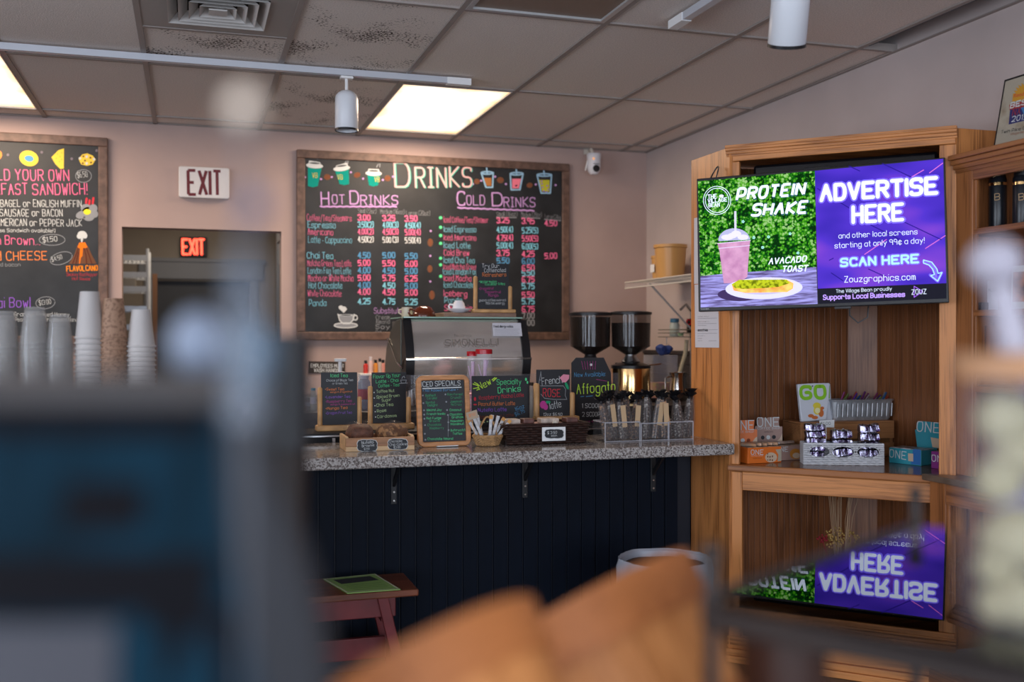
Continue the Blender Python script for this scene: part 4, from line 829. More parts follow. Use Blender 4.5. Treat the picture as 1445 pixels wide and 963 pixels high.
obj('cookie', lump(.068, .055, .034, 3, .08), M('cookie', (.36, .18, .07), .8, col2=(.12, .05, .02), scale=55, bump=.4, lo=.42, hi=.52), t, loc=(0, 0, .044), smooth=True)
obj('film', lump(.072, .06, .040, 9, .14), FILM, t, loc=(0, 0, .046), smooth=True)
# small wicker basket with sticks
WK = M('wicker_tan', (.42, .24, .10), .6, var=.3, scale=60, bump=.3); WD = M('wicker_dark', (.030, .012, .008), .45, var=.4, scale=60, bump=.3); WW = M('wicker_white', (.60, .60, .62), .6, var=.1, scale=50)
def weave(mb, path, rows, r, closed=True, phase=0, amp=.0022):
    """horizontal strands waving in and out of the stakes; path(k, s) gives point and outward normal at height row k"""
    for k in range(rows):
        pts = []
        for s in range(path.n):
            p, nrm = path(k, s); pts.append(p + nrm * (amp * (1 if (s + k) % 2 else -1)))
        mb.tube(pts, r, 5, closed)
Yk = 3.96; cx = aY(688, 620, Yk).x; zk = ZC; hb_ = aY(688, 614.5, Yk).z - ZC
t = thing('wicker_basket', 'small round tan wicker basket with a hoop handle on the bar top', 'basket', (cx, Yk, zk))
class RP:
    n = 40
    def __call__(s, k, i):
        zz = .005 + (hb_ - .008) * k / 8; rr = .042 + .016 * k / 8; a = 2 * math.pi * i / s.n; d = Vector((math.cos(a), math.sin(a), 0)); return Vector((0, 0, zz)) + d * rr, d
g = MB(); weave(g, RP(), 9, .0034); obj('weave', g, WK, t, smooth=True, kind='stuff')
g = MB(); g.lathe([(.038, 0), (.041, .004), (.055, hb_ - .004), (.052, hb_ - .004), (.036, .006), (.001, .006)], n=24); obj('lining', g, M('wicker_inner', (.16, .08, .03), .8), t, smooth=True)
g = MB(); g.tube([(.057 * math.cos(a), .057 * math.sin(a), hb_) for a in [2 * math.pi * k / 32 for k in range(32)]], .0045, 6, True); obj('rim', g, WK, t, smooth=True)
g = MB(); hh = aY(688, 585, Yk).z - ZC
for o_ in (-.003, .003): g.tube([(.028 * math.cos(a) * (1 + .9 * (1 - math.sin(a)) * .5), o_ + .003 * math.sin(8 * a), hb_ - .01 + (hh - hb_) * math.sin(a)) for a in [math.pi * k / 16 for k in range(17)]], .003, 6)
obj('handle', g, WK, t, smooth=True)
ST = M('stick_wrap', (.50, .50, .52), .35, var=.3, scale=60)
for k, (du, tilt, ty_) in enumerate(((-22, -32, .01), (-17, -24, -.015), (-11, -14, .02), (2, 4, -.02), (6, 9, .01), (12, 16, -.01), (20, 30, .015), (26, 40, 0))):
    L_ = .10; s = thing('stick_pack', '%s narrow paper stick pack in the small tan basket, counted from the left' % ORD[k + 1 if k else 0].replace('topmost', 'first'), 'stick pack', (cx + du * .0012, Yk + ty_, ZC + .022), 0, 'stick packs in the small tan basket')
    s.rotation_euler = (0, R(tilt), 0); obj('wrapper', MB().box(-.006, .006, -.004, .004, 0, L_), ST, s, bevel=.002); obj('tip', MB().box(-.0062, .0062, -.0042, .0042, L_ - .014, L_ + .001), M('orange_tip', (.65, .32, .08), .5) if k % 3 == 0 or k > 5 else ST, s)
f, t = papercard('price_card', 'tilted tan price card beside the small tan basket', 'price card', [(657, 583), (672.5, 578.5), (675.5, 589.5), (660, 594)], Yk - .03, M('kraft_card', (.42, .33, .24), .8)); write(f, t, '$1.50', (662, 589), (671, 586.5), 4, ORANGE, .15, z=.0006)
obj('pick', MB().tube([(*f.px(666, 592), -.002), (*f.px(670, 614), -.002)], .0015), DOWEL, t)
# long dark basket
Yd = 3.93; xa, xb = aY(711, 630, Yd).x, aY(832, 630, Yd).x; hd = aY(760, 600.5, Yd).z - ZC; cxd = (xa + xb) / 2; wd2 = (xb - xa) / 2
t = thing('dark_basket', 'long dark brown wicker basket with a price label on the bar top', 'basket', (cxd, Yd, ZC))
class RR_:
    n = 64
    def __init__(s, rows): s.rows = rows
    def __call__(s, k, i):
        fl = 1 - .10 * (1 - k / s.rows); zz = .006 + (hd - .012) * k / (s.rows - 1); A, B = wd2 * fl, .085 * fl
        per = i / s.n * 4; e = int(per); q_ = per - e
        x, y, d = [(-A + 2 * A * q_, -B, (0, -1, 0)), (A, -B + 2 * B * q_, (1, 0, 0)), (A - 2 * A * q_, B, (0, 1, 0)), (-A, B - 2 * B * q_, (-1, 0, 0))][e]
        return Vector((x, y + .085, zz)), Vector(d)
g = MB(); weave(g, RR_(8), 8, .0042, amp=.003); obj('weave', g, WD, t, kind='stuff')
g = MB(); fl = .9; g.box(-wd2 * fl, wd2 * fl, .01, .16, 0, .006); 
for s in (-1, 1): g.box(s * wd2 * .93 - .002, s * wd2 * .93 + .002, .012, .158, .0, hd - .004)
g.box(-wd2 * .93, wd2 * .93, .010, .014, 0, hd - .004); g.box(-wd2 * .93, wd2 * .93, .156, .160, 0, hd - .004); obj('liner', g, M('basket_liner', (.02, .01, .008), .8), t)
obj('rim', MB().tube([Vector(RR_(8)(8, i)[0]) for i in range(64)], .0045, 5, True), WD, t)
obj('cloth_edge', MB().box(-wd2 * .85, wd2 * .5, .02, .15, hd - .006, hd + .002), M('pink_cloth', (.35, .22, .20), .9, var=.4, scale=30), t)
f = FY(782, 614, Yd - .006); slabon(f, t, 'label_card', (*[v for v in (f.px(765, 603.5)[0], f.px(798, 603.5)[0], f.px(765, 623)[1], f.px(765, 603.5)[1])], -.001, 0), WHITE)
label_tag(f, t, c6, 251, 677, 168, 84, [('$ 3.50', (194, 680), (274, 676), 22), ('each', (226, 700), (274, 700), 16)])
for k, (u_, w_) in enumerate(((722, 26), (745, 18), (775, 30), (806, 20))):
    c = aY(u_, 600, Yd + .07); tag(obj('wrapped_bar', MB().box(-w_ * .0013, w_ * .0013, -.03, .03, 0, .020), M('bar_wrap_%d' % (k % 2), ((.5, .42, .36), (.12, .05, .04))[k % 2], .4, var=.3, scale=30), loc=(c.x, Yd + .085, ZC + hd + .002), bevel=.004), '%s flat wrapped treat lying on top of the long dark basket, from the left' % ('first', 'second', 'third', 'fourth')[k], 'wrapped treat')
tag(obj('fabric_bow', MB().add(*(lambda g: (g.v, g.f))(lump(.016, .012, .008, 4, .3, 8))), M('bow_cream', (.55, .48, .40), .9), loc=(aY(784, 599, Yd + .01).x, Yd + .012, ZC + hd + .008)), 'small cream fabric bow on the front edge of the long dark basket', 'bow')
# clear bins with treat bags
BIN = thin('bin_clear', (.3, .3, .32), .05, .06); BINE = thin('bin_edge', (.6, .6, .65), .4, .1)
def cbin(u0, u1, vb, vt, Y, label):
    x0, x1 = aY(u0, vb, Y).x, aY(u1, vb, Y).x; h = aY(u0, vt, Y).z - ZC; t = thing('clear_bin', label, 'bin', ((x0 + x1) / 2, Y, ZC)); a = (x1 - x0) / 2; dp = .13
    g = MB(); g.box(-a, a, 0, dp, 0, .003)
    for s in (-1, 1): g.box(s * a - .0015, s * a + .0015, 0, dp, .003, h)
    g.box(-a, a, 0, .003, .003, h); g.box(-a, a, dp - .003, dp, .003, h); obj('tray', g, BIN, t)
    g = MB(); g.tube([(-a, 0, h), (a, 0, h), (a, dp, h), (-a, dp, h)], .003, 6, True); g.tube([(-a, -.001, .003), (a, -.001, .003)], .0025, 6); g.tube([(-a, 0, 0), (-a, 0, h)], .0025, 6); g.tube([(a, 0, 0), (a, 0, h)], .0025, 6); obj('rim', g, BINE, t)
    return t, x0, x1
YN = 3.93
cbin(854, 903, 624, 597, YN, 'clear plastic bin of treat bags at left, next to the dark basket'); cbin(905, 943, 623, 598, YN, 'clear plastic bin of treat bags in the middle of the row of three'); cbin(944, 978, 621, 596, YN, 'clear plastic bin of treat bags nearest the oak unit')
BAGF = thin('bag_cellophane', (.45, .42, .42), .13, .12)
def pretz(seed, stripe):
    m = M('pretzel_' + seed, (.035, .015, .010), .3, col2=stripe, scale=70, stretch=(1, 1, 1.6), lo=.50, hi=.68, detail=2); return m
KINDS = [('white_drizzle', (.42, .38, .33)), ('toffee', (.36, .2, .1)), ('dark', (.06, .03, .02)), ('caramel', (.45, .25, .12))]
bagspec = [(858, 1, -10, 0, 0), (866, 0, -8, 1, .02), (872, 3, -12, 0, .05), (880, 0, -6, 1, 0), (887, 1, -4, 0, .02), (895, 3, 4, 1, .03), (901, 2, 2, 0, .05), (911, 0, 2, 0, .03), (918, 2, -3, 0, .06), (924, 1, 8, 1, .01), (931, 2, 3, 0, .04), (938, 3, -2, 1, .0), (944, 2, -12, 1, .01), (951, 0, 5, 0, .05), (956, 0, -3, 0, .02), (962, 0, -9, 0, .0), (968, 0, 6, 0, .03), (973, 2, 2, 0, .05)]
names = ['first', 'second', 'third', 'fourth', 'fifth', 'sixth', 'seventh', 'eighth', 'ninth', 'tenth', 'eleventh', 'twelfth', 'thirteenth', 'fourteenth', 'fifteenth', 'sixteenth', 'seventeenth', 'last']
for i, (u_, k, tilt, tg, dy) in enumerate(bagspec):
    p = aY(u_, 605, YN + .035 + dy)
    t = thing('treat_bag', '%s clear bag of dipped pretzel sticks with a black twisted top, from the left' % names[i], 'treat bag', (p.x, YN + .035 + dy, ZC + .006), 0, 'treat bags in the clear bins'); t.rotation_euler = (0, R(tilt), R((i * 37) % 20 - 10))
    Lh = .165 + ((i * 7) % 5) * .005
    g = MB()
    for j, (dx, dy2) in enumerate(((-.009, 0), (.009, .002), (0, -.009), (.001, .010))): g.tube([(dx * .8, dy2 * .8, .002), (dx, dy2, Lh * .5), (dx * .6, dy2 * .6, Lh - .012)], .0075, 7)
    obj('pretzel_rod', g, pretz(*KINDS[k]), t, smooth=True)
    obj('film', MB().lathe([(.012, 0), (.021, .01), (.022, Lh * .5), (.017, Lh - .02), (.006, Lh)], n=9, sy=.85), BAGF, t, smooth=True)
    g = MB(); rnd = random.Random(i)
    for j in range(10): a_ = j * .63 + i; g.add([(0, 0, Lh - .004), (.004 * math.cos(a_), .004 * math.sin(a_), Lh - .006), (.032 * math.cos(a_ + .45), .024 * math.sin(a_ + .45), Lh + .006 + rnd.uniform(0, .022)), (.030 * math.cos(a_ - .45), .024 * math.sin(a_ - .45), Lh + .022)], [(0, 1, 2, 3)])
    g.lathe([(.009, Lh - .016), (.011, Lh - .006), (.009, Lh)], n=8); obj('ribbon', g, M('black_ribbon', (.008, .008, .01), .3), t)
    if tg: obj('paper_tag', MB().box(-.011, .011, -.0265, -.0255, Lh * .32, Lh * .86), M('tag_kraft', (.55, .38, .22), .8) if i % 2 else M('tag_tan', (.50, .28, .15), .8), t)
# bottles standing beside the rose sign
for (u_, vt, vb, Y, label) in ((749.5, 540, 598, YL + .02, 'slim clear bottle with a cork between the specialty board and the rose sign'),):
    p = aY(u_, vb, Y); h = aY(u_, vt, Y).z - LED; t = thing('slim_bottle', label, 'bottle', (p.x, Y, LED))
    obj('glass', MB().lathe([(.012, 0), (.013, .004), (.013, h * .8), (.009, h * .88), (.009, h - .012)], n=14), thin('bottle_clear', (.6, .62, .6), .4), t, smooth=True); obj('cork', MB().lathe([(.010, h - .014), (.011, h)], n=12), M('cap_dark', (.05, .03, .02), .6), t, smooth=True)
# candy jars with red lids
RL = M('red_lid', (.45, .01, .02), .25); JG = thin('jar_clear', (.8, .8, .85), .16, .03)
for u0, u1, vt, Y, lab in ((671.5, 694, 493, YL + .07, 'clear candy jar with a red lid and pink sticks, in front of the machine'), (659, 673, 496, YL + .13, 'clear jar with a red lid partly behind the front candy jar')):
    x0, x1 = aY(u0, vt, Y).x, aY(u1, vt, Y).x; r = (x1 - x0) / 2; h = aY(u0, vt, Y).z - LED; t = thing('candy_jar', lab, 'jar', ((x0 + x1) / 2, Y, LED))
    obj('glass', MB().lathe([(r * .95, 0), (r, .006), (r, h - .022)], n=24, cap1=False), JG, t, smooth=True); obj('lid', MB().lathe([(r * 1.03, h - .022), (r * 1.03, h - .003), (r * .95, h), (.001, h)], n=24), RL, t, smooth=True)
    obj('candy_filling', MB().lathe([(r * .9, .004), (r * .93, h * .42), (.001, h * .45)], n=20), M('pink_candy', (.75, .22, .38), .4, col2=(.85, .6, .68), scale=90, lo=.45, hi=.55), t, smooth=True, kind='stuff')
    g = MB(); g.tube([(-r * .7, 0, h * .8), (r * .3, 0, h * .42)], .0025); g.tube([(r * .6, .01, h * .85), (-r * .2, .01, h * .42)], .0025); g.tube([(r * .2, 0, h * .86), (r * .1, .01, h * .4)], .008); obj('candy_stick', g, M('lilac_candy', (.60, .40, .62), .4), t, smooth=True)

# ------------------------------------------------------------------ things against the back wall behind the bar
f, t = papercard('hand_wash_sign', 'brown EMPLOYEES MUST WASH HANDS sign low on the back wall', 'sign', [(435, 510), (487, 511), (487, 527.5), (435, 527)], YW - .006, M('sign_brown', (.035, .022, .015), .5), th=.005)
write(f, t, 'EMPLOYEES MUST', (438, 518.5), (485, 519), 4.6, CWHITE, .2, z=.001); write(f, t, 'WASH HANDS', (443, 525), (478, 525.5), 4.6, CWHITE, .2, z=.001)
# back counter against the wall
bc = thing('back_counter', 'dark counter along the back wall below the drinks board', 'counter', (0, YW - .62, 0)); bz = aY(530, 560, 6.2).z
obj('cabinet_body', MB().box(.7, 2.6, .02, .60, 0, bz - .03), MATTEBLACK, bc); obj('worktop', MB().box(.68, 2.62, 0, .61, bz - .03, bz), M('worktop'), bc, bevel=.004)
SY = 6.2
sh = thing('syrup_shelf', 'small white shelf with syrup bottles behind the flavor sign', 'shelf', (aY(532, 527, SY).x, SY, bz)); sz = aY(532, 527, SY).z - bz
obj('shelf_board', MB().box(-.11, .11, -.05, .06, sz - .012, sz), WHITE, sh, bevel=.002)
for s in (-1, 1): obj('side_board', MB().box(s * .10 - .005, s * .10 + .005, -.05, .06, 0, sz - .012), WHITE, sh)
for k, (u_, col, cap, vt, lab) in enumerate(((516, (.55, .04, .03), (.01, .01, .01), 509, 'red'), (523, (.75, .5, .45), (.8, .7, .7), 503.5, 'pale pink'), (530, (.65, .25, .04), (.01, .01, .01), 508, 'orange'), (536, (.5, .4, .35), (.012, .012, .012), 506, 'cream'), (540.5, (.6, .25, .2), (.01, .01, .01), 508, 'rosy'), (546, (.12, .09, .05), (.02, .02, .02), 510, 'dark'))):
    p = aY(u_, 520, SY); h = aY(u_, vt, SY).z - bz - sz; t = thing('syrup_bottle', 'small %s syrup bottle on the white shelf behind the flavor sign' % lab, 'bottle', (p.x, SY, bz + sz), 0, 'syrup bottles behind the flavor sign')
    obj('glass', MB().lathe([(.0125, 0), (.0142, .004), (.0142, h * .64), (.007, h * .80)], n=12), M('syrup_%d' % k, col, .2), t, smooth=True); obj('cap', MB().lathe([(.009, h * .76), (.009, h)], n=10), M('cap_%d' % k, cap, .4), t, smooth=True)
# pump dispenser
p = aY(480, 600, 5.0); zt2 = aY(480, 506, 5.0).z; t = thing('pump_dispenser', 'white pump dispenser rising behind the iced tea sign', 'pump', (p.x, 5.0, 1.0))
obj('jug', MB().lathe([(.05, 0), (.052, .01), (.05, .14), (.02, .17)], n=20), M('jug_white', (.5, .5, .5), .4), t, smooth=True); obj('neck', MB().tube([(0, 0, .16), (0, 0, zt2 - 1.012)], .010), M('pump_white', (.65, .63, .62), .4), t, smooth=True)
obj('nozzle', MB().box(-.028, .030, -.014, .014, zt2 - 1.016, zt2 - 1.0), M('pump_white'), t, bevel=.004)
# blue glass bottle and other clear bottles between the signs
for (u_, w_, vt, col, cap, Y, lab) in ((514, 18, 530, (.15, .30, .55), (.5, .5, .6), 4.78, 'large translucent blue bottle between the two left-hand small signs'), (442, 9, 548, (.45, .5, .5), (.02, .25, .4), 4.78, 'clear bottle with a blue cap left of the iced tea sign'), (434, 8, 560, (.4, .4, .4), (.5, .5, .5), 4.8, 'clear bottle partly hidden at the left end of the ledge')):
    p = aY(u_, 600, Y); r = w_ / 2 * Y / 1450; h = aY(u_, vt, Y).z - 1.0; t = thing('clear_bottle', lab, 'bottle', (p.x, Y, 1.0))
    obj('glass', MB().lathe([(r, 0), (r, h * .8), (r * .8, h * .86), (r * .5, h * .92)], n=16), thin('glass_%d' % u_, col, .5, .05), t, smooth=True); obj('cap', MB().lathe([(r * .75, h * .90), (r * .75, h)], n=14), M('cap_%d' % u_, cap, .4), t, smooth=True); obj('label_band', MB().lathe([(r * 1.02, h * .3), (r * 1.02, h * .6)], n=16, cap0=False, cap1=False), M('band_%d' % u_, (.5, .5, .6) if u_ != 514 else (.45, .08, .12), .6), t)
# ------------------------------------------------------------------ corner behind the grinders
wn = thing('wainscot', 'dark grooved panelling low on the right wall behind the grinders', 'wall panel', (XR, 5.6, 0)); zw = aX(930, 495, XR).z
DP = M('dark_panel', (.035, .033, .036), .4, var=.3, scale=10)
first = None; z = .9; k = 0
while z < zw - .05:
    if first is None: first = obj('plank', MB().box(-.02, 0, -1.4, YW - 5.6, 0, .060), DP, wn, bevel=.002); o = first
    else: o = first.copy(); COL.objects.link(o)
    o.location = (0, 0, z); z += .066
obj('cap_rail', MB().box(-.03, 0, -1.4, YW - 5.6, z, z + .02), DP, wn); obj('lower_panel', MB().box(-.01, 0, -1.4, YW - 5.6, 0, .9), DP, wn)
# wire shelf
fx = 2.66; ya, yb_ = aX(974, 388, fx).y - .3, aX(882, 403, fx).y; zs = aX(882, 403, fx).z
t = thing('wire_shelf', 'white ventilated wire shelf on the right wall behind the oak unit', 'shelf', (XR, (ya + yb_) / 2, zs)); hl = (yb_ - ya) / 2; WS = M('wire_white', (.62, .58, .52), .45)
g = MB()
for x_ in (fx - XR, (fx - XR) * .66, (fx - XR) * .33, -.01): g.tube([(x_, -hl, .018), (x_, hl, .018)], .0035, 6)
g.tube([(fx - XR, -hl, -.02), (fx - XR, hl, -.02)], .0035, 6); obj('long_wire', g, WS, t)
g = MB(); y_ = -hl
while y_ <= hl: g.tube([(0, y_, .02), (fx - XR, y_, .02), (fx - XR - .002, y_, -.02)], .002, 4); y_ += .018
obj('cross_wire', g, WS, t, kind='stuff')
for y_ in (hl - .28, -hl + .2): obj('brace', MB().tube([(fx - XR + .04, y_, 0), (-.005, y_, -.34)], .006, 6), M('brace_grey', (.4, .4, .42), .4), t)
TUB = M('amber_tub', (.55, .30, .10), .35)
p = aX(946, 386, 2.86); r = .10; zt2 = aX(946, 346, 2.86).z
t = thing('plastic_tub', 'large amber plastic tub with a rim on the wire shelf', 'tub', (2.86, p.y, zs + .022)); h = max(.19, zt2 - zs - .022); obj('bucket', MB().lathe([(r * .84, 0), (r * .98, h - .02)], n=28), TUB, t, smooth=True); obj('rim', MB().lathe([(r, h - .022), (r * 1.05, h - .018), (r * 1.05, h), (r * .5, h), (.001, h - .002)], n=28), TUB, t, smooth=True)
p2 = aX(918, 390, 2.88); t = thing('plastic_tub', 'smaller amber tub with a white label behind the large tub', 'tub', (2.88, min(p2.y, yb_ - .08), zs + .022)); obj('bucket', MB().lathe([(.058, 0), (.066, .15)], n=24), TUB, t, smooth=True); obj('lid', MB().lathe([(.070, .15), (.070, .165), (.001, .165)], n=24), TUB, t, smooth=True); obj('label', MB().box(-.067, -.066, -.03, .03, .06, .11), WHITE, t)
# wire caddy, bottles, sprayer
zc_ = aX(960, 470, 2.9).z; yc_ = aX(955, 470, 2.9).y
t = thing('wire_caddy', 'small wire caddy hung on the right wall above the panelling', 'caddy', (2.93, yc_, zc_)); g = MB()
for z_ in (-.025, 0, .02): g.tube([(-.10, -.16, z_), (-.10, .12, z_), (.118, .12, z_), (.118, -.16, z_)], .003, 5, True)
for k in range(8): g.tube([(-.10, -.16 + .04 * k, -.025), (.118, -.16 + .04 * k, -.025)], .002, 4)
obj('frame', g, M('caddy_wire', (.25, .24, .2), .4, .6), t); obj('hook', MB().tube([(-.1, .0, -.02), (-.1, .0, -.07), (-.1, -.02, -.09), (-.1, -.035, -.07)], .003), STEELD, t)
t = thing('cleaner_bottle', 'white bottle with a blue cap standing in the wire caddy', 'bottle', (2.90, yc_ + .03, zc_ - .022)); obj('body', MB().lathe([(.03, 0), (.032, .01), (.032, .07), (.02, .095)], n=18), M('cleaner_body', (.35, .42, .42), .4), t, smooth=True); obj('cap', MB().lathe([(.028, .088), (.028, .112), (.001, .114)], n=16), M('cap_blue', (.03, .12, .22), .4), t, smooth=True)
t = thing('spice_jar', 'small clear jar in the wire caddy beside the blue-capped bottle', 'jar', (2.90, yc_ - .055, zc_ - .022)); obj('glass', MB().lathe([(.02, 0), (.024, .02), (.012, .05), (.014, .06)], n=14), thin('jar_clear', (.8, .8, .85), .16), t, smooth=True); obj('contents', MB().lathe([(.015, .003), (.018, .02), (.001, .025)], n=12), M('green_bits', (.1, .25, .08), .6), t)
y_ = aX(966, 430, 2.95).y; t = thing('wall_faucet', 'pull-down faucet arm with a red ring beside the oak unit', 'faucet', (3.0, y_, 1.0))
Zq = lambda v: aX(966, v, 2.95).z - 1.0
obj('riser', MB().tube([(0, 0, 0), (0, 0, Zq(440))], .012), STEELD, t, smooth=True); obj('arm', MB().tube([(0, 0, Zq(440)), (-.05, -.02, Zq(430)), (-.09, -.02, Zq(438))], .009), STEELD, t, smooth=True); obj('red_ring', MB().tube([(-.03 + .016 * math.cos(a), -.02, Zq(455) + .016 * math.sin(a)) for a in [k * math.pi / 6 for k in range(12)]], .005, 6, True), RL, t)
obj('hose', MB().tube([(-.05, -.03, Zq(480)), (-.06, -.03, Zq(500)), (-.10, 0, Zq(540)), (-.12, 0, Zq(560))], .014), M('hose_ivory', (.45, .42, .32), .4), t, smooth=True)
obj('bracket', MB().box(-.03, .05, -.01, .01, Zq(470), Zq(450)), BLACK, t)
# steel pitcher and clear bin behind the treat bags
p = aY(957, 560, 4.95); t = thing('steel_pitcher', 'steel frothing pitcher behind the treat bags beside the oak unit', 'pitcher', (p.x, 4.95, 1.0)); obj('cup', MB().lathe([(.045, 0), (.048, .004), (.050, .06), (.042, .12), (.048, .15), (.046, .15), (.040, .12), (.045, .01), (.001, .01)], n=28), STEEL, t, smooth=True); obj('handle', MB().tube([(-.045, 0, .13), (-.075, 0, .12), (-.075, 0, .05), (-.05, 0, .04)], .005), STEEL, t, smooth=True)
p = aY(932, 560, 5.1); t = thing('lidded_bin', 'hazy clear plastic bin behind the treat bags right of the brass grinder', 'bin', (p.x, 5.1, 1.0)); obj('body', MB().rbox(-.075, .075, -.07, .07, 0, .24, .015), thin('hazy_plastic', (.5, .5, .55), .35), t); obj('contents', MB().rbox(-.05, .05, -.05, .05, .004, .09, .01), M('mixed_wrappers', (.5, .1, .15), .5, col2=(.5, .45, .1), scale=30), t, kind='stuff')
tag(obj('blue_cloth', (lambda g: g)(lump(.045, .04, .028, 12, .25, 10)), M('cloth_blue', (.02, .05, .22), .8), loc=(p.x + .02, 5.1, 1.0 + .24 + .027), smooth=True), 'crumpled dark blue cloth on top of the hazy clear bin', 'cloth')

# ------------------------------------------------------------------ order counter at left with stacked cups
oc = thing('order_counter', 'dark order counter at left carrying the stacked cups', 'counter', (-.58, 3.42, 0))
obj('body', MB().box(-1.15, .56, -.26, .26, 0, .90), MATTEBLACK, oc); obj('worktop', MB().box(-1.17, .58, -.28, .28, .90, .94), GR, oc, bevel=.004)
CZ = 1.14
rk = thing('cup_riser', 'black riser shelf on the order counter under the cup stacks', 'shelf', (-.58, 3.50, .94)); obj('top_board', MB().box(-1.1, .52, -.12, .14, .18, .20), MATTEBLACK, rk); obj('front_board', MB().box(-1.1, .52, -.12, -.10, 0, .18), MATTEBLACK, rk); obj('back_board', MB().box(-1.1, .52, .12, .14, 0, .18), MATTEBLACK, rk)
CLEARC = thin('cup_clear', (.42, .41, .40), .26, .12); PW = M('cup_paper_white', (.44, .41, .395), .6); PK = M('cup_kraft', (.30, .175, .11), .65, col2=(.19, .10, .06), scale=95, lo=.52, hi=.58, detail=3)
def cup_mesh(rt, rb, h, clear, mat):
    """one cup upside down: rim at z=0"""
    g = MB(); t_ = .0012
    g.lathe([(rt, 0), (rt + .002, .001), (rt + .002, .005), (rt - .001, .006), (rb, h), (rb - .004, h), (rb - .005, h - .003), (.001, h - .003)], n=28, cap0=False, cap1=False) if clear else g.lathe([(rt, 0), (rt + .0025, .001), (rt + .0025, .005), (rt - .001, .006), (rb, h), (rb - .003, h), (rb - .004, h - .004), (.001, h - .004)], n=28, cap0=False, cap1=False)
    me = bpy.data.meshes.new('stacking_cup'); me.from_pydata(g.v, [], g.f); me.materials.append(mat); me.polygons.foreach_set('use_smooth', [True] * len(me.polygons)); me.set_sharp_from_angle(angle=R(40)); return me
def cupstack(u, vt, Y, rt, rb, h, step, mat, clear, lab, cat):
    p = aY(u, vt, Y); me = cup_mesh(rt, rb, h, clear, mat); n = max(2, round((p.z - h - CZ) / step) + 1); top = CZ + (n - 1) * step
    for k in range(n):
        o = bpy.data.objects.new(cat, me); COL.objects.link(o); o.location = (p.x, Y, top - k * step); o.rotation_euler = (0, 0, k * 1.7)
        o['label'] = '%s %s' % ((ORD[k] + ' cup of') if k < len(ORD) else 'lower cup of', lab); o['category'] = 'cup'; o['group'] = lab
    return p, n, top
cY = 3.50
cupstack(6, 437, cY, .046, .029, .115, .0135, CLEARC, True, 'the clear plastic stack at the left edge of the picture', 'plastic_cup')
cupstack(49, 435, cY, .046, .029, .115, .0135, CLEARC, True, 'the second clear plastic stack from the left', 'plastic_cup')
cupstack(84, 443, cY, .043, .028, .105, .0135, CLEARC, True, 'the third clear plastic stack, left of white cups', 'plastic_cup')
cupstack(126.5, 409.5, cY, .0435, .0285, .148, .0175, PW, False, 'the tall white paper stack between clear and brown cups', 'paper_cup')
cupstack(160, 424, cY, .0435, .0300, .125, .0130, PK, False, 'the brown printed paper stack', 'paper_cup')
cupstack(199, 439, cY, .0435, .0285, .120, .0150, PW, False, 'the shorter white paper stack near the doorway', 'paper_cup')
p = aY(160, 446, cY); 

# ------------------------------------------------------------------ red bench, magazine, bin
RW = M('red_paint', (.15, .022, .024), .4, var=.2, scale=8); SEAT = M('red_brown_seat', (.16, .045, .02), .3, var=.35, scale=10, stretch=(.4, 3, 3))
zb = .41; A = aZ(591, 832, zb); B_ = aZ(567, 809, zb); by0 = A.y; by1 = B_.y; bx1 = A.x; bx0 = bx1 - .66; by1 = by0 + .28
t = thing('bench', 'low dark red wooden bench in front of the navy beadboard', 'bench', ((bx0 + bx1) / 2, (by0 + by1) / 2, 0)); hw_, hd_ = (bx1 - bx0) / 2, .14
obj('seat', MB().box(-hw_, hw_, -hd_, hd_, zb - .025, zb), SEAT, t, bevel=.005)
for s in (-1, 1): obj('apron', MB().box(-hw_ + .08, hw_ - .08, s * .10 - .01, s * .10 + .01, zb - .10, zb - .026), RW, t, bevel=.003)
for s in (-1, 1):
    for y_ in (-.115, .115):
        x_ = s * (hw_ - .13); g = MB(); g.prism([(x_ - .02, y_ - .012, zb - .026), (x_ + .02, y_ - .012, zb - .026), (x_ + s * .09 + .02, y_ - .012, 0), (x_ + s * .09 - .02, y_ - .012, 0)], (0, .024, 0)); obj('leg', g, RW, t, bevel=.003)
    obj('leg_board', MB().box(s * (hw_ - .12) - .012, s * (hw_ - .12) + .012, -.10, .10, zb - .12, zb - .026), RW, t)
obj('stretcher', MB().box(-hw_ + .10, hw_ - .10, -.012, .012, .13, .21), RW, t, bevel=.003)
f = Frame((aZ(512, 824, zb + .002)), (1, -.12, 0), (.12, 1, 0)); t = thing('magazine', 'green newsletter page lying on the red bench seat', 'magazine', mat=f.mat)
q_ = [f.px(*c) for c in ((456, 818.5), (529, 811), (565, 833), (490, 838.5))]; obj('page', MB().prism([(*c, 0) for c in q_], (0, 0, .003)), M('page_green', (.26, .42, .12), .7), t)
draw(f, t, 'page_border', [], M('page_cream', (.6, .6, .45), .7), z=.0034, wd=.006, lines=[[(458, 819), (529, 812), (562, 832.5), (490, 837.5), (458, 819)]])
draw(f, t, 'photo_print', [[(470, 820), (522, 814.5), (535, 820), (482, 826)]], INK, z=.0034); draw(f, t, 'text_line', [], M('text_dark', (.04, .10, .03), .8), z=.0034, wd=.003, lines=[[(486 + 4 * i, 828 + 2 * i), (538 + 5 * i, 824 + 2.4 * i)] for i in range(4)])
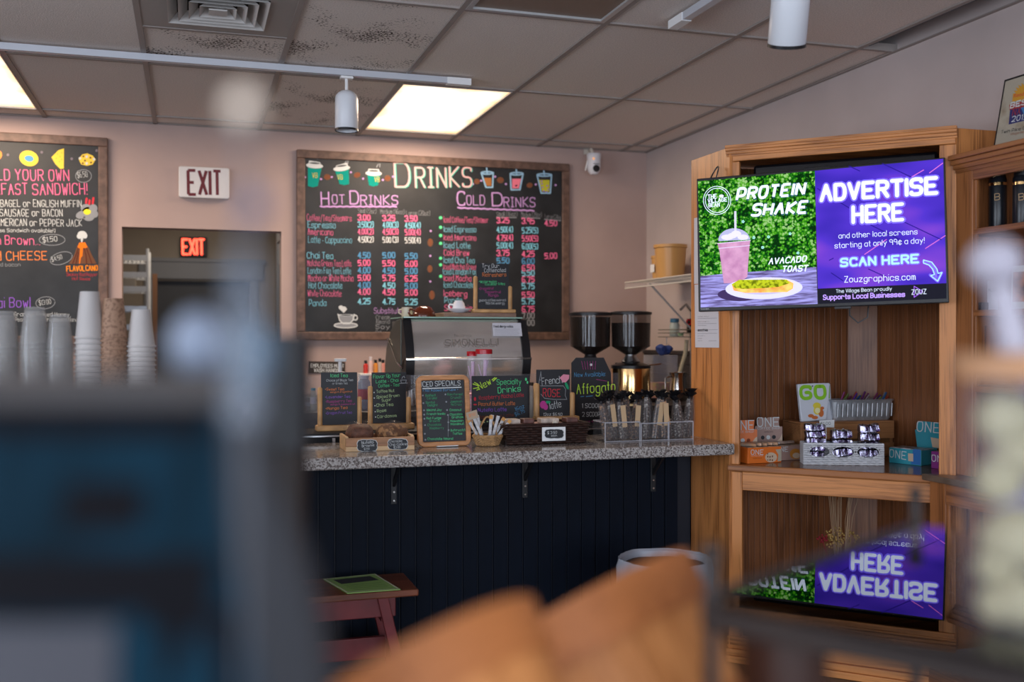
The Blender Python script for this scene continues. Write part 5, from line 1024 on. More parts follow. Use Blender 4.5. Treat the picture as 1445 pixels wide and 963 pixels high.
# bin with a white liner
p = aZ(938, 790, .52); t = thing('trash_bin', 'round bin with a rippled white liner by the oak unit', 'bin', (aD(938, 780, 3.75).x, aD(938, 780, 3.75).y, 0)); rx = .16; rz = .525
obj('can', MB().lathe([(rx * .8, 0), (rx * .98, rz - .02)], n=32), MATTEBLACK, t, smooth=True)
g = MB(); N = 72; rows_ = []
for j, (r_, z_) in enumerate(((rx * .90, rz - .09), (rx * .97, rz), (rx * 1.04, rz + .008), (rx * 1.08, rz - .02), (rx * 1.07, rz - .08), (rx * 1.09, rz - .14))):
    rows_ += [((r_ + (.006 if j > 2 else .002) * math.sin(9 * a) + .003 * math.sin(23 * a + j)) * math.cos(a), (r_ + .006 * math.sin(7 * a + 1)) * math.sin(a), z_ + (.010 * math.sin(5 * a) if j == 5 else 0)) for a in [2 * math.pi * k / N for k in range(N)]]
g.add(rows_, [(j * N + k, j * N + (k + 1) % N, (j + 1) * N + (k + 1) % N, (j + 1) * N + k) for j in range(5) for k in range(N)]); obj('liner', g, thin('liner_white', (.42, .44, .50), .75, .3), t, smooth=True)
# ================================================================== oak corner unit with the screen
ZT = 2.121; FLN = .8667
ou = thing('corner_cabinet', 'tall honey oak corner cabinet with a diagonal front carrying the screen', 'cabinet', (XF, 3.789, 0), R(-45))
def wobj(name, mb, mat, parent=ou, **k): return obj(name, mb, mat, parent, world=True, **k)
wobj('side_panel', MB().box(XF, XF + .02, 3.775, 4.114, 0, ZT), OV, bevel=.001)
ER = (XF + FLN * .7071, 3.789 - FLN * .7071)     # right end of the diagonal front
wobj('side_panel', MB().box(ER[0] + .004, XR - .003, ER[1] - .0, ER[1] + .02, 0, ZT), OV)
wobj('top_panel', MB().prism([(XF + .02, 3.80, ZT - .022), (ER[0], ER[1] + .03, ZT - .022), (XR - .004, ER[1] + .03, ZT - .022), (XR - .004, 4.114, ZT - .022), (XF + .02, 4.114, ZT - .022)], (0, 0, .02)), OH)
# planked backs
pb = None
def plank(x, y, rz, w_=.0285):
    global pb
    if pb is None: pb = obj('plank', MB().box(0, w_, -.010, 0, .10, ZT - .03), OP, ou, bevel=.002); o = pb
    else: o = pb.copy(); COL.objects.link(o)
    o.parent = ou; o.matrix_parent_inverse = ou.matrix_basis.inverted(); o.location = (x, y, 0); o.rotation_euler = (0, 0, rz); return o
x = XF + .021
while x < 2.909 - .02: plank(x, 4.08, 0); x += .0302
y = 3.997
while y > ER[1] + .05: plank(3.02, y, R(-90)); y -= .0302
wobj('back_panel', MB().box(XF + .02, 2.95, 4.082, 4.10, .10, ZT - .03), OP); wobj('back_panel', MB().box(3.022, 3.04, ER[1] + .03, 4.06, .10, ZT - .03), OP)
wobj('corner_board', MB().prism([(2.900, 4.083, .1), (2.905, 4.066, .1), (3.006, 3.990, .1), (3.022, 3.993, .1), (3.022, 4.083, .1)], (0, 0, ZT - .14)), oak('oak_corner', 2, (.16, .062, .030), (.34, .15, .075)))
# face frame in the unit's own axes (x along the front, y into the unit)
def fobj(name, x0, x1, y0, y1, z0, z1, mat, **k): return obj(name, MB().box(x0, x1, y0, y1, z0, z1), mat, ou, bevel=.003, **k)
SH = .812
fobj('stile', -.002, .048, 0, .022, SH, ZT - .06, OV); fobj('stile', FLN - .056, FLN + .004, -.002, .022, SH, ZT - .06, OV)
fobj('stile', .010, .060, 0, .022, .10, SH - .03, OV)
fobj('top_rail', .0, FLN, .001, .021, 2.063, 2.10, OH)
cr = MB()
for k, (pz, py) in enumerate(((2.083, -.004), (2.092, -.012), (2.104, -.020), (2.114, -.026))): cr.box(-.006, FLN + .006, py, .02, pz, pz + .0125)
obj('crown_moulding', cr, OH, ou, bevel=.002)
obj('shelf_nosing', MB().box(.0, FLN, -.012, .022, SH - .028, SH), oak('oak_shelf', 0, (.15, .05, .018), (.36, .14, .05), .25), ou, bevel=.006)
fobj('apron', .06, FLN - .03, .002, .022, SH - .105, SH - .029, OH)
wobj('shelf_board', MB().prism([(XF + .021, 3.795, SH - .022), (ER[0], ER[1] + .03, SH - .022), (3.008, ER[1] + .03, SH - .022), (3.008, 3.98, SH - .022), (2.90, 4.068, SH - .022), (XF + .021, 4.068, SH - .022)], (0, 0, .0215)), M('shelf_dark_oak', (.16, .06, .025), .2, var=.3, scale=5, stretch=(1, 6, 1)))
wobj('bottom_board', MB().prism([(XF + .021, 3.795, .08), (ER[0], ER[1] + .03, .08), (3.008, ER[1] + .03, .08), (3.008, 3.98, .08), (2.90, 4.068, .08), (XF + .021, 4.068, .08)], (0, 0, .02)), M('shelf_dark_oak'))
fobj('base_rail', .0, FLN - .02, -.008, .02, .055, .105, OH); fobj('base_rail', .0, FLN - .02, -.022, .02, .028, .054, OH); fobj('base_rail', .0, FLN - .02, -.030, .02, 0, .027, OH)
obj('cable_coil', MB().tube([(-.045 - .0 + .028 * math.sin(a * 1.0) * .7 - .02, .02 + .01 * math.cos(a), 1.96 + .075 * math.cos(a * .5) + .03 * math.sin(a)) for a in [k * .45 for k in range(56)]], .003, 5), BLACK, ou)
# paper menus pinned on the side panel
f = Frame(aX(998, 465, XF - .0015), (0, -1, 0), (0, 0, 1))
for k, (cs, lab) in enumerate(((((979.5, 308), (1013, 303), (1013, 399), (979.5, 401)), 'white paper menu on the oak side panel, mostly hidden behind the screen'), (((980, 402), (1013, 400), (1014.5, 491), (981, 490.5)), 'white smoothies menu sheet on the oak side panel below the screen corner'))):
    t = thing('paper_menu', lab, 'menu sheet', mat=f.mat); obj('sheet', MB().prism([(*f.px(*c), -.001) for c in cs], (0, 0, .001)), PAPER, t)
cq = Conv(960, 420, 9.63)
def q(s, a, b, h, w=.16): write(f, t, s, a, b, h, INK, w, z=.0008, conv=cq)
q('smoothies', (240, 458), (376, 456), 32, .2); q('ALMOND VANILLA', (240, 264), (388, 262), 10); q('peanut berry', (240, 333), (395, 331), 10)
q('strawberry', (240, 526), (338, 524), 9); q('mango', (240, 560), (300, 558), 9); q('banana', (240, 594), (298, 592), 9)
draw(f, t, 'fine_print', [], M('ink_grey', (.25, .25, .3), .8), z=.0008, conv=cq, wd=.0012, lines=[[(240, 285), (500, 280)], [(240, 357), (495, 352)], [(240, 382), (355, 380)], [(235, 490), (505, 486)], [(388, 590), (495, 588)], [(215, 444), (235, 444)], [(385, 440), (510, 437)]])

# ------------------------------------------------------------------ the screen
k = .965; a_, b_, g_ = -.69974851, -.0542008, .02656288
Cc = Vector((2.40392 * k, 3.57152 * k, EYE + (1.73698 - EYE) * k)); r_ = Vector((math.cos(a_), math.sin(a_), 0)); n_ = Vector((math.sin(a_), -math.cos(a_), 0)); U = Vector((0, 0, 1))
u2 = U * math.cos(b_) + n_ * math.sin(b_); r3 = r_ * math.cos(g_) + u2 * math.sin(g_); f = Frame(Cc, r3, u2 * math.cos(g_) - r_ * math.sin(g_)); TVF = f
tv = thing('television', 'flat wall screen glowing with green and purple advertisements on an arm', 'television', mat=f.mat); w2, h2 = .965 * k / 2, .562 * k / 2
obj('housing', MB().box(-w2, w2, -h2, h2, -.028, 0), BLACK, tv, bevel=.003); obj('rear_bulge', MB().box(-w2 * .6, w2 * .6, -h2 * .8, h2 * .5, -.06, -.028), BLACK, tv, bevel=.01)
def em_(name, c, s=1.0): return M(name, tuple(v * .8 for v in c), .6, emit=s, spec=.02)
cT = Conv(960, 200, 3.6125)
def leafmat():
    m = bpy.data.materials.new('screen_hedge'); m.use_nodes = True; nt = m.node_tree; b = nt.nodes['Principled BSDF']; L = nt.links.new
    tc = nt.nodes.new('ShaderNodeTexCoord'); v = nt.nodes.new('ShaderNodeTexVoronoi'); v.inputs['Scale'].default_value = 105; n = nt.nodes.new('ShaderNodeTexNoise'); n.inputs['Scale'].default_value = 9; n.inputs['Detail'].default_value = 5
    L(tc.outputs['Object'], v.inputs['Vector']); L(tc.outputs['Object'], n.inputs['Vector']); s = nt.nodes.new('ShaderNodeSeparateColor'); L(v.outputs['Color'], s.inputs[0])
    a = nt.nodes.new('ShaderNodeMath'); a.operation = 'MULTIPLY_ADD'; a.inputs[1].default_value = -22; L(v.outputs['Distance'], a.inputs[0]); 
    sc_ = nt.nodes.new('ShaderNodeMath'); sc_.operation = 'MULTIPLY'; sc_.inputs[1].default_value = 90; 
    a.inputs[1].default_value = -.75; L(s.outputs[0], a.inputs[2]); d = nt.nodes.new('ShaderNodeMath'); d.operation = 'MULTIPLY_ADD'; d.inputs[1].default_value = 1.9; d.inputs[2].default_value = -.62; L(n.outputs['Fac'], d.inputs[0])
    e_ = nt.nodes.new('ShaderNodeMath'); e_.operation = 'ADD'; L(a.outputs[0], e_.inputs[0]); L(d.outputs[0], e_.inputs[1])
    r = nt.nodes.new('ShaderNodeValToRGB'); e = r.color_ramp.elements; e[0].position = .1; e[0].color = (.0, .045, .002, 1); e[1].position = 1; e[1].color = (.55, 1, .35, 1); q_ = e.new(.4); q_.color = (.01, .26, .01, 1); q_ = e.new(.75); q_.color = (.16, .75, .02, 1)
    L(e_.outputs[0], r.inputs[0]); L(r.outputs[0], b.inputs['Emission Color']); b.inputs['Emission Strength'].default_value = .62; b.inputs['Base Color'].default_value = (0, 0, 0, 1); b.inputs['Specular IOR Level'].default_value = .05; return m
def purpmat():
    m = bpy.data.materials.new('screen_purple'); m.use_nodes = True; nt = m.node_tree; b = nt.nodes['Principled BSDF']; L = nt.links.new
    tc = nt.nodes.new('ShaderNodeTexCoord'); mp = nt.nodes.new('ShaderNodeMapping'); mp.inputs['Rotation'].default_value = (0, 0, .6); mp.inputs['Scale'].default_value = (2, 5, 1); n = nt.nodes.new('ShaderNodeTexNoise'); n.inputs['Scale'].default_value = 1.6; n.inputs['Detail'].default_value = 1
    L(tc.outputs['Object'], mp.inputs[0]); L(mp.outputs[0], n.inputs['Vector']); r = nt.nodes.new('ShaderNodeValToRGB'); e = r.color_ramp.elements; e[0].position = .32; e[0].color = (.045, .022, .50, 1); e[1].position = .68; e[1].color = (.26, .07, .75, 1); q_ = e.new(.5); q_.color = (.10, .04, .72, 1)
    L(n.outputs['Fac'], r.inputs[0]); L(r.outputs[0], b.inputs['Emission Color']); b.inputs['Emission Strength'].default_value = .95; b.inputs['Base Color'].default_value = (0, 0, 0, 1); b.inputs['Specular IOR Level'].default_value = .05; return m
def D(name, polys, mat, z, **kk): return draw(f, tv, name, polys, mat, z=z, conv=cT, **kk)
D('hedge_picture', [[(90, 203), (686, 149), (694, 642), (600, 655), (103, 690)]], leafmat(), .0008)
D('table_picture', [[(103, 686), (250, 672), (694, 640), (700, 828), (104, 846)]], M('screen_table', (.30, .28, .62), .6, emit=.9, col2=(.07, .05, .14), scale=8, stretch=(1.5, 14, 1), spec=.1), .0009)
D('purple_picture', [[(686, 149), (1340, 88), (1356, 724), (701, 750)]], purpmat(), .0008); D('black_banner', [[(701, 750), (1356, 722), (1357, 800), (702, 828)]], em_('screen_black', (.012, .012, .02)), .0012)
for nm, ls, c, wd in (('dark_line', [[(1030, 112), (1180, 182)], [(700, 240), (880, 350)], [(960, 420), (1130, 505)], [(1120, 400), (1330, 500)], [(760, 605), (780, 595)], [(960, 650), (1080, 705)], [(860, 125), (915, 150)], [(770, 670), (830, 710)]], (.02, .01, .22), .0035),
                      ('pink_line', [[(1250, 545), (1350, 480)], [(1180, 180), (1240, 145)], [(1270, 160), (1338, 110)], [(940, 575), (1050, 500)]], (.65, .15, .55), .003)):
    draw(f, tv, nm, [], em_('screen_' + nm, c), z=.0011, conv=cT, lines=ls, wd=wd)
SWH = em_('screen_white', (.72, .80, .95), 1.15); SW2 = em_('screen_glow_blue', (.38, .72, 1.0), 1.1); GLO = em_('screen_halo', (.20, .14, 1.0), 1.0); NAV = em_('screen_shadow', (.03, .10, .12))
def q(s, a, b, h, mat, w=.15, z=.002, slant=0, **kk): return write(f, tv, s, a, b, h, mat, w, z=z, slant=slant, conv=cT, **kk)
for s, a, b, h in (('PROTEIN', (288, 298), (628, 268), 56), ('SHAKE', (366, 378), (640, 362), 56)): q(s, a, b, h, NAV, .25, .0016, .22, offs=(.02, -.03)); q(s, a, b, h, SWH, .24, .002, .22, flat=True)
for s, a, b, h in (('AVACADO', (452, 625), (640, 612), 28), ('TOAST', (520, 664), (646, 660), 28)): q(s, a, b, h, SWH, .2, .002, .22)
for s, a, b, h in (('ADVERTISE', (720, 300), (1305, 262), 74), ('HERE', (882, 412), (1132, 398), 78)): q(s, a, b, h, GLO, .44, .0014); q(s, a, b, h, SWH, .30, .002)
q('SCAN HERE', (820, 636), (1212, 616), 38, GLO, .55, .0014); q('SCAN HERE', (820, 636), (1212, 616), 38, SW2, .27, .002)
q('and other local screens', (808, 494), (1208, 472), 26, SWH, .17); q('starting at only 99¢ a day!', (788, 544), (1244, 516), 26, SWH, .17); q('Zouzgraphics.com', (838, 718), (1198, 704), 30, SWH, .16)
q('The Village Bean proudly', (795, 772), (1078, 758), 17, SWH, .17); q('Supports Local Businesses', (730, 806), (1144, 790), 23, em_('screen_lilac', (.55, .35, 1.0)), .19); q('ZOUZ', (1180, 780), (1254, 776), 24, SWH, .17)
D('logo_triangle', [], em_('screen_violet', (.35, .12, .8)), .0016, wd=.0025, lines=[[(1192, 738), (1192, 794), (1236, 764), (1192, 738)]])
D('arrow', [], GLO, .0014, wd=.010, lines=[[(1240, 612), (1275, 622), (1298, 655), (1304, 690)], [(1274, 680), (1312, 712), (1332, 668)]])
D('arrow_outline', [], SW2, .002, wd=.0035, lines=[[(1240, 604), (1282, 615), (1308, 650), (1314, 672), (1334, 668), (1312, 712), (1276, 684), (1296, 678), (1286, 650), (1268, 630), (1240, 620), (1240, 604)]])
D('logo_ring', [], SWH, .002, wd=.0022, lines=[ell(188, 300, 70, 72, 32) + [(258, 300)], ell(188, 300, 60, 62, 32) + [(248, 300)]])
q('THE', (142, 292), (185, 288), 20, SWH, .2); q('VILLAGE', (142, 312), (238, 304), 18, SWH, .2); q('BEAN', (146, 334), (200, 330), 18, SWH, .2); D('logo_cup', [ell(210, 278, 12, 8, 10)], SWH, .002)
D('flower', [ell(x + 5 * math.cos(k_ * 1.257), y + 5 * math.sin(k_ * 1.257), 3.5, 3.5, 6) for x, y in ((320, 408), (450, 486), (375, 490), (600, 568), (255, 705), (420, 540), (560, 470), (300, 640)) for k_ in range(5)], em_('screen_petal', (.35, .75, .65)), .0012)
D('shake_shadow', [ell(300, 780, 110, 34, 20)], em_('screen_dusk', (.05, .03, .10)), .0012)
D('shake_straw', [[(275, 355), (286, 355), (287, 465), (276, 465)]], em_('screen_straw', (.62, .6, .75)), .0014)
D('shake_dome', [[(195, 508)] + [(275 + 82 * math.cos(R(180 - k_ * 12)), 506 - 64 * math.sin(R(k_ * 12))) for k_ in range(1, 15)] + [(358, 500)]], em_('screen_dome', (.42, .42, .62)), .0013)
D('shake_cream', [ell(240, 488, 32, 14, 12), ell(285, 470, 26, 16, 12), ell(320, 488, 28, 14, 12), ell(265, 480, 24, 14, 12)], em_('screen_cream', (.72, .68, .82)), .0015)
D('shake_cup', [[(190, 518), (357, 504), (352, 545), (342, 690), (300, 722), (222, 722), (200, 560)]], M('screen_shake', (.50, .26, .40), .6, emit=.95, col2=(.38, .16, .30), scale=25, spec=.1), .0016)
D('shake_rim', [], em_('screen_rim', (.65, .55, .72)), .002, wd=.003, lines=[[(190, 520), (357, 505)], [(196, 545), (354, 530)]])
D('plate', [ell(427, 748, 197, 56, 36, -.03)], em_('screen_plate', (.66, .64, .90)), .0018); D('plate_well', [ell(427, 742, 150, 38, 30, -.03)], em_('screen_plate2', (.50, .46, .75)), .0021)
D('toast', [[(262, 728), (300, 705), (540, 703), (578, 722), (575, 750), (545, 768), (330, 772), (272, 760)]], M('screen_toast', (.70, .25, .05), .6, emit=.95, col2=(.8, .5, .12), scale=30, spec=.1), .0024)
D('toast_topping', [[(262, 728), (300, 705), (540, 703), (560, 722), (500, 742), (420, 748), (320, 752), (280, 748)]], M('screen_avocado', (.38, .42, .01), .6, emit=1., col2=(.10, .12, .0), scale=70, lo=.45, hi=.62, spec=.1), .0028)
q('TOSHIBA', (104, 858), (146, 856), 6, M('badge', (.4, .4, .42), .4), .2, .001)
obj('status_foot', MB().box(.06, .12, -h2 - .008, -h2, -.02, -.004), BLACK, tv)
mt = thing('screen_mount', 'black metal bracket and cable holding the screen in the oak cabinet', 'bracket', mat=f.mat)
obj('plate', MB().box(-.05, .05, h2 - .005, h2 + .02, -.10, -.062), BLACK, mt, bevel=.003); obj('arm', MB().box(-.02, .02, -.05, .03, -.20, -.095), BLACK, mt, bevel=.003)
obj('cable', MB().tube([(.11, -h2 + .02, -.07), (.11, -h2 - .03, -.07), (.14, -h2 - .06, -.07), (.175, -h2 - .04, -.07), (.18, -h2 + .02, -.08)], .0028, 6), BLACK, mt, smooth=True)
cvb = obj('backing_cover', MB().box(-.355, .365, -.05, .05, 0, .115), M('gloss_black', (.006, .006, .008), .12), mt, bevel=.012); cvb.matrix_parent_inverse = mt.matrix_basis.inverted(); cvb.location = (2.545, 3.60, 1.944); cvb.rotation_euler = (0, 0, R(-45))

# ------------------------------------------------------------------ goods on the oak shelf
def carton(name, label, cat, pl, pr, hpx, depth, mat, group=None):
    A = aZ(*pl, SH); B = aZ(*pr, SH); f = Frame(A, B - A, (0, 0, 1)); w_ = (B - A).length; h = f.px(pl[0], pl[1] - hpx)[1]
    t = thing(name, label, cat, mat=f.mat, group=group)
    g = MB(); g.box(0, w_, 0, h, -depth, 0); obj('box', g, mat, t, bevel=.0015)
    return f, t, w_, h
cO = Conv(1030, 580, 11.33); ORG = M('card_orange', (.72, .16, .02), .45); MAU = M('card_mauve', (.36, .22, .18), .5); TEA = M('card_teal', (.03, .30, .38), .45); PUR = M('card_purple', (.20, .02, .18), .45); CRM = M('card_cream', (.6, .45, .32), .5)
f, t, w_, h = carton('snack_box', 'orange snack bar box at the left end of the oak shelf', 'snack box', (1055.5, 655), (1102.5, 652.5), 22.5, .10, ORG)
def q(s, a, b, hh, mat=CWHITE, w=.13, cv=cO, z=.001): write(f, t, s, a, b, hh, mat, w, z=z, conv=cv)
q('ONE', (335, 700), (530, 698), 74, w=.13); q('COFFEE SHOP', (335, 728), (525, 726), 14); q('pumpkin spice', (368, 765), (505, 762), 16, BROWN)
draw(f, t, 'cookie_print', [ell(655, 745, 95, 80, 20)], CRM, z=.001, conv=cO); draw(f, t, 'cookie_dots', [ell(600 + (i * 37) % 110, 690 + (i * 53) % 110, 11, 10, 7) for i in range(12)], TAN, z=.0014, conv=cO); draw(f, t, 'corner_print', [[(725, 620), (820, 610), (820, 800), (760, 810), (770, 700)]], M('card_sand', (.42, .36, .27), .5), z=.0012, conv=cO)
obj('open_tray', MB().box(.004, w_ - .004, h - .002, h + .002, -.095, -.004), M('bar_wrap_mix', (.45, .30, .20), .35, col2=(.15, .12, .10), scale=50), t)
for kk in range(5): tag(obj('snack_bar', MB().box(-.011, .011, -.05, .05, -.006, .006), M('bar_orange', (.5, .25, .12), .3, col2=(.3, .28, .24), scale=40), loc=f.mat @ Vector((.02 + kk * .026, h + .010, -.05)), rot=(0, R((kk * 9) % 14 - 6), R(40 + (kk * 23) % 20)), bevel=.002), '%s wrapped snack bar on top of the orange snack box, from the left' % names[kk], 'snack bar', 'snack bars on the orange box')
def backcard(name, label, pts, pl, mat, back, cv):
    A = aZ(*pl, SH); d = Vector((.7071, .7071, 0)) * back; fb = Frame(A + d, (1, -.55, 0), (.0, .0, 1)); tt = thing(name, label, 'display card', mat=fb.mat)
    P = [fb.px(*cv(*p)) for p in pts]; low = min(p[1] for p in P); obj('card', MB().prism([(*p, -.002) for p in P], (0, 0, .002)), mat, tt); obj('strut', MB().box(min(p[0] for p in P) + .01, max(p[0] for p in P) - .01, .0, low + .02, -.006, -.003), mat, tt); return fb, tt
f, t = backcard('display_card', 'orange cut-out display card behind the orange snack box', [(165, 560), (165, 180), (180, 152), (395, 145), (385, 230), (380, 295), (436, 300), (436, 560)], (1055, 655), ORG, .12, cO)
q('ONE', (60, 305), (382, 300), 145, w=.12); q('COFFEE SHOP', (20, 352), (382, 350), 28); draw(f, t, 'round_badge', [ell(205, 473, 34, 34, 14)], CWHITE, z=.001, conv=cO); draw(f, t, 'round_badge', [ell(297, 473, 30, 30, 14)], BROWN, z=.001, conv=cO); draw(f, t, 'corner_print', [[(436, 410), (436, 510), (350, 510), (400, 440)]], CRM, z=.0008, conv=cO)
f, t, w_, h = carton('snack_box', 'mauve snack bar box beside the orange snack box', 'snack box', (1092, 651), (1133.5, 649), 20.5, .09, MAU)
q('ONE', (740, 655), (925, 652), 75, w=.13); draw(f, t, 'swirl_print', [ell(1050, 690, 95, 85, 20)], M('card_amber', (.50, .20, .03), .5), z=.001, conv=cO); draw(f, t, 'foam_print', [ell(1060, 715, 62, 45, 16)], CRM, z=.0014, conv=cO)
obj('flap', MB().box(.0, w_, h, h + .003, -.085, -.01), M('bar_wrap_mix'), t)
for kk in range(3): tag(obj('snack_bar', MB().box(-.012, .012, -.05, .05, -.006, .006), M('bar_mauve', (.36, .25, .2), .3, var=.4, scale=40), loc=f.mat @ Vector((.0 + kk * .04, h + .011, -.045)), rot=(0, R(5), R(70 + kk * 14)), bevel=.002), '%s wrapped snack bar on top of the mauve snack box, from the left' % names[kk], 'snack bar', 'snack bars on the mauve box')
f, t = backcard('display_card', 'mauve cut-out display card behind the mauve snack box', [(400, 545), (400, 250), (440, 240), (436, 180), (470, 118), (520, 105), (580, 130), (610, 105), (795, 105), (780, 150), (788, 250), (838, 252), (838, 545)], (1092, 651), MAU, .11, cO)
q('ONE', (440, 252), (786, 248), 140, w=.12); q('COFFEE SHOP', (445, 298), (800, 294), 32); q('vanilla latte', (548, 345), (690, 343), 18, INK)
draw(f, t, 'round_badge', [ell(525, 428, 30, 32, 14), ell(703, 420, 32, 32, 14)], INK, z=.001, conv=cO); draw(f, t, 'round_badge', [ell(614, 425, 32, 34, 14)], CWHITE, z=.001, conv=cO); draw(f, t, 'corner_print', [[(838, 360), (838, 500), (735, 500), (800, 440)]], CRM, z=.0008, conv=cO)
# crate with bags and the tin tub
CW2 = oak('crate_oak', 0, (.20, .085, .032), (.42, .19, .075))
cX = Conv(1120, 530, 7.135)
A = aZ(1130, 647.5, SH); B = aZ(1262, 643.5, SH); fk = Frame(A, (B - A), (0, 0, 1)); f = fk; wk = (B - A).length; hk = f.px(1131, 599)[1]
t = thing('wooden_crate', 'slatted brown wooden crate in the middle of the oak shelf', 'crate', mat=f.mat); dk = .16
for y0, y1 in ((hk - .070, hk), (.0, .060)): obj('slat', MB().box(0, wk, y0, y1, -.012, 0), CW2, t, bevel=.002); obj('slat', MB().box(0, wk, y0, y1, -dk, -dk + .012), CW2, t, bevel=.002)
for s in (0, wk - .012): obj('end_board', MB().box(s, s + .012, 0, hk - .001, -dk + .012, -.012), CW2, t)
obj('top_board', MB().box(0, wk, hk, hk + .008, -dk, 0), CW2, t, bevel=.002); hk += .008
f = Frame(fk.mat @ Vector((.0, hk, -.03)), fk.r, (0, .10, 1)); t = thing('snack_bag', 'white snack bag with big green lettering and fruit, on the crate', 'snack bag', mat=f.mat)
P = [f.px(*cX(*p)) for p in ((40, 88), (200, 78), (365, 76), (352, 300), (330, 470), (80, 486), (60, 300))]; mnY = min(p[1] for p in P)
obj('pouch', MB().prism([(p[0], p[1] - mnY * (1 if p[1] < .03 else 0), -.018) for p in P], (0, 0, .018)), M('bag_white', (.62, .64, .70), .35, bump=.3, scale=12), t, bevel=.004)
write(f, t, 'GO', (74, 234), (316, 228), 118, M('print_lime', (.25, .55, .02), .5), .30, z=.0012, conv=cX, flat=False)
draw(f, t, 'fruit_print', [ell(232, 305, 40, 32, 14), ell(238, 355, 40, 42, 16)], M('print_lemon', (.75, .60, .05), .5), z=.0012, conv=cX); draw(f, t, 'almond_print', [ell(172, 408, 30, 18, 12), ell(212, 425, 32, 18, 12), ell(275, 380, 26, 40, 12), ell(285, 330, 20, 16, 10)], M('print_almond', (.55, .14, .03), .5), z=.0014, conv=cX); draw(f, t, 'slice_print', [ell(238, 355, 27, 29, 14)], M('print_pale', (.8, .75, .4), .5), z=.0018, conv=cX)
obj('hang_hole', MB().lathe([(.003, 0), (.003, .0015)], (*f.px(*cX(188, 108)), 0), 10), INK, t)
fb = Frame(f.o + Vector((.02, .03, 0)), f.r, (0, .1, 1)); t = thing('snack_bag', 'second white and green snack bag just behind the front one', 'snack bag', mat=fb.mat); x0 = fb.px(*cX(240, 90))[0]; x1 = fb.px(*cX(372, 90))[0]; y1 = fb.px(*cX(240, 84))[1]
obj('pouch', MB().box(x0, x1, 0, y1, -.015, 0), M('bag_white'), t, bevel=.004); draw(fb, t, 'letter_print', [[(335, 105), (362, 105), (362, 232), (338, 232)]], M('print_lime'), z=.001, conv=cX)
# galvanized tub
ft = Frame(fk.mat @ Vector((0, hk, -.035)), fk.r, (0, 0, 1)); x0, x1 = ft.px(1176, 598)[0], ft.px(1262, 598)[0]; y1 = ft.px(1215, 565)[1]
t = thing('metal_tub', 'ribbed galvanized metal tub holding honey sticks on top of the crate', 'tub', mat=ft.mat); zi = GAL = M('galvanized', (.50, .52, .55), .35, .6, var=.15, scale=30)
N = 48; rows_ = []
for rr, yy in ((.0, 0), (.004, .01), (.012, y1 - .008), (.014, y1)):
    L_ = rrect(x0 + .012 - rr, x1 - .012 + rr, -.105 - rr + .012, -.0 + rr - .012, .02, 7, lambda a, b: (a, b)); rows_.append([(a, yy, b) for a, b in L_])
n = len(rows_[0]); g = MB(); g.add([p for r__ in rows_ for p in r__], [(j * n + i, (j + 1) * n + i, (j + 1) * n + (i + 1) % n, j * n + (i + 1) % n) for j in range(3) for i in range(n)] + [tuple(range(n))]); obj('body', g, GAL, t)
obj('rim', MB().tube(rows_[3], .003, 6, True), GAL, t, smooth=True)
for kk in range(12): xx = x0 + .018 + (x1 - x0 - .036) * kk / 11; obj('rib', MB().tube([(xx, .018, .005), (xx, y1 - .014, .0105)], .0035, 6), GAL, t, smooth=True)
cols_ = [(.18, .03, .12), (.13, .18, .05), (.15, .02, .08), (.07, .02, .18), (.01, .07, .2), (.35, .04, .02), (.2, .17, .17), (.10, .01, .1)]
for kk in range(16):
    xx = x0 + .03 + (x1 - x0 - .05) * kk / 15; tl = R(28 + (kk * 13) % 30); t2 = tag(obj('honey_stick', MB().tube([(0, 0, 0), (math.sin(tl) * .09, math.cos(tl) * .080 + .020, 0)], .0042, 6), M('stick_%d' % (kk % 8), cols_[kk % 8], .3), loc=ft.mat @ Vector((xx, y1 - .055, -.03 - (kk % 3) * .025)), rot=ft.mat.to_euler()), '%s coloured stick leaning in the galvanized tub, from the left' % (names + ['last'])[kk], 'stick', 'sticks in the galvanized tub')
# price tag
fp = Frame(fk.mat @ Vector((0, .0, .045)), fk.r, (0, .05, 1)); cs = [cX(258, 455), cX(410, 448), cX(408, 525), cX(262, 522)]; t = thing('price_tag', 'white $1.00 price tag standing above the white basket', 'price tag', mat=fp.mat); obj('card', MB().prism([(*fp.px(*c), -.001) for c in cs], (0, 0, .001)), WHITE, t); write(fp, t, '$1.00', (272, 498), (370, 496), 26, INK, .12, z=.0008, conv=cX)
obj('clip_post', MB().tube([(*fp.px(*cX(330, 520)), -.002), (*fp.px(*cX(330, 640)), -.002)], .0015, 6), STEELD, t)
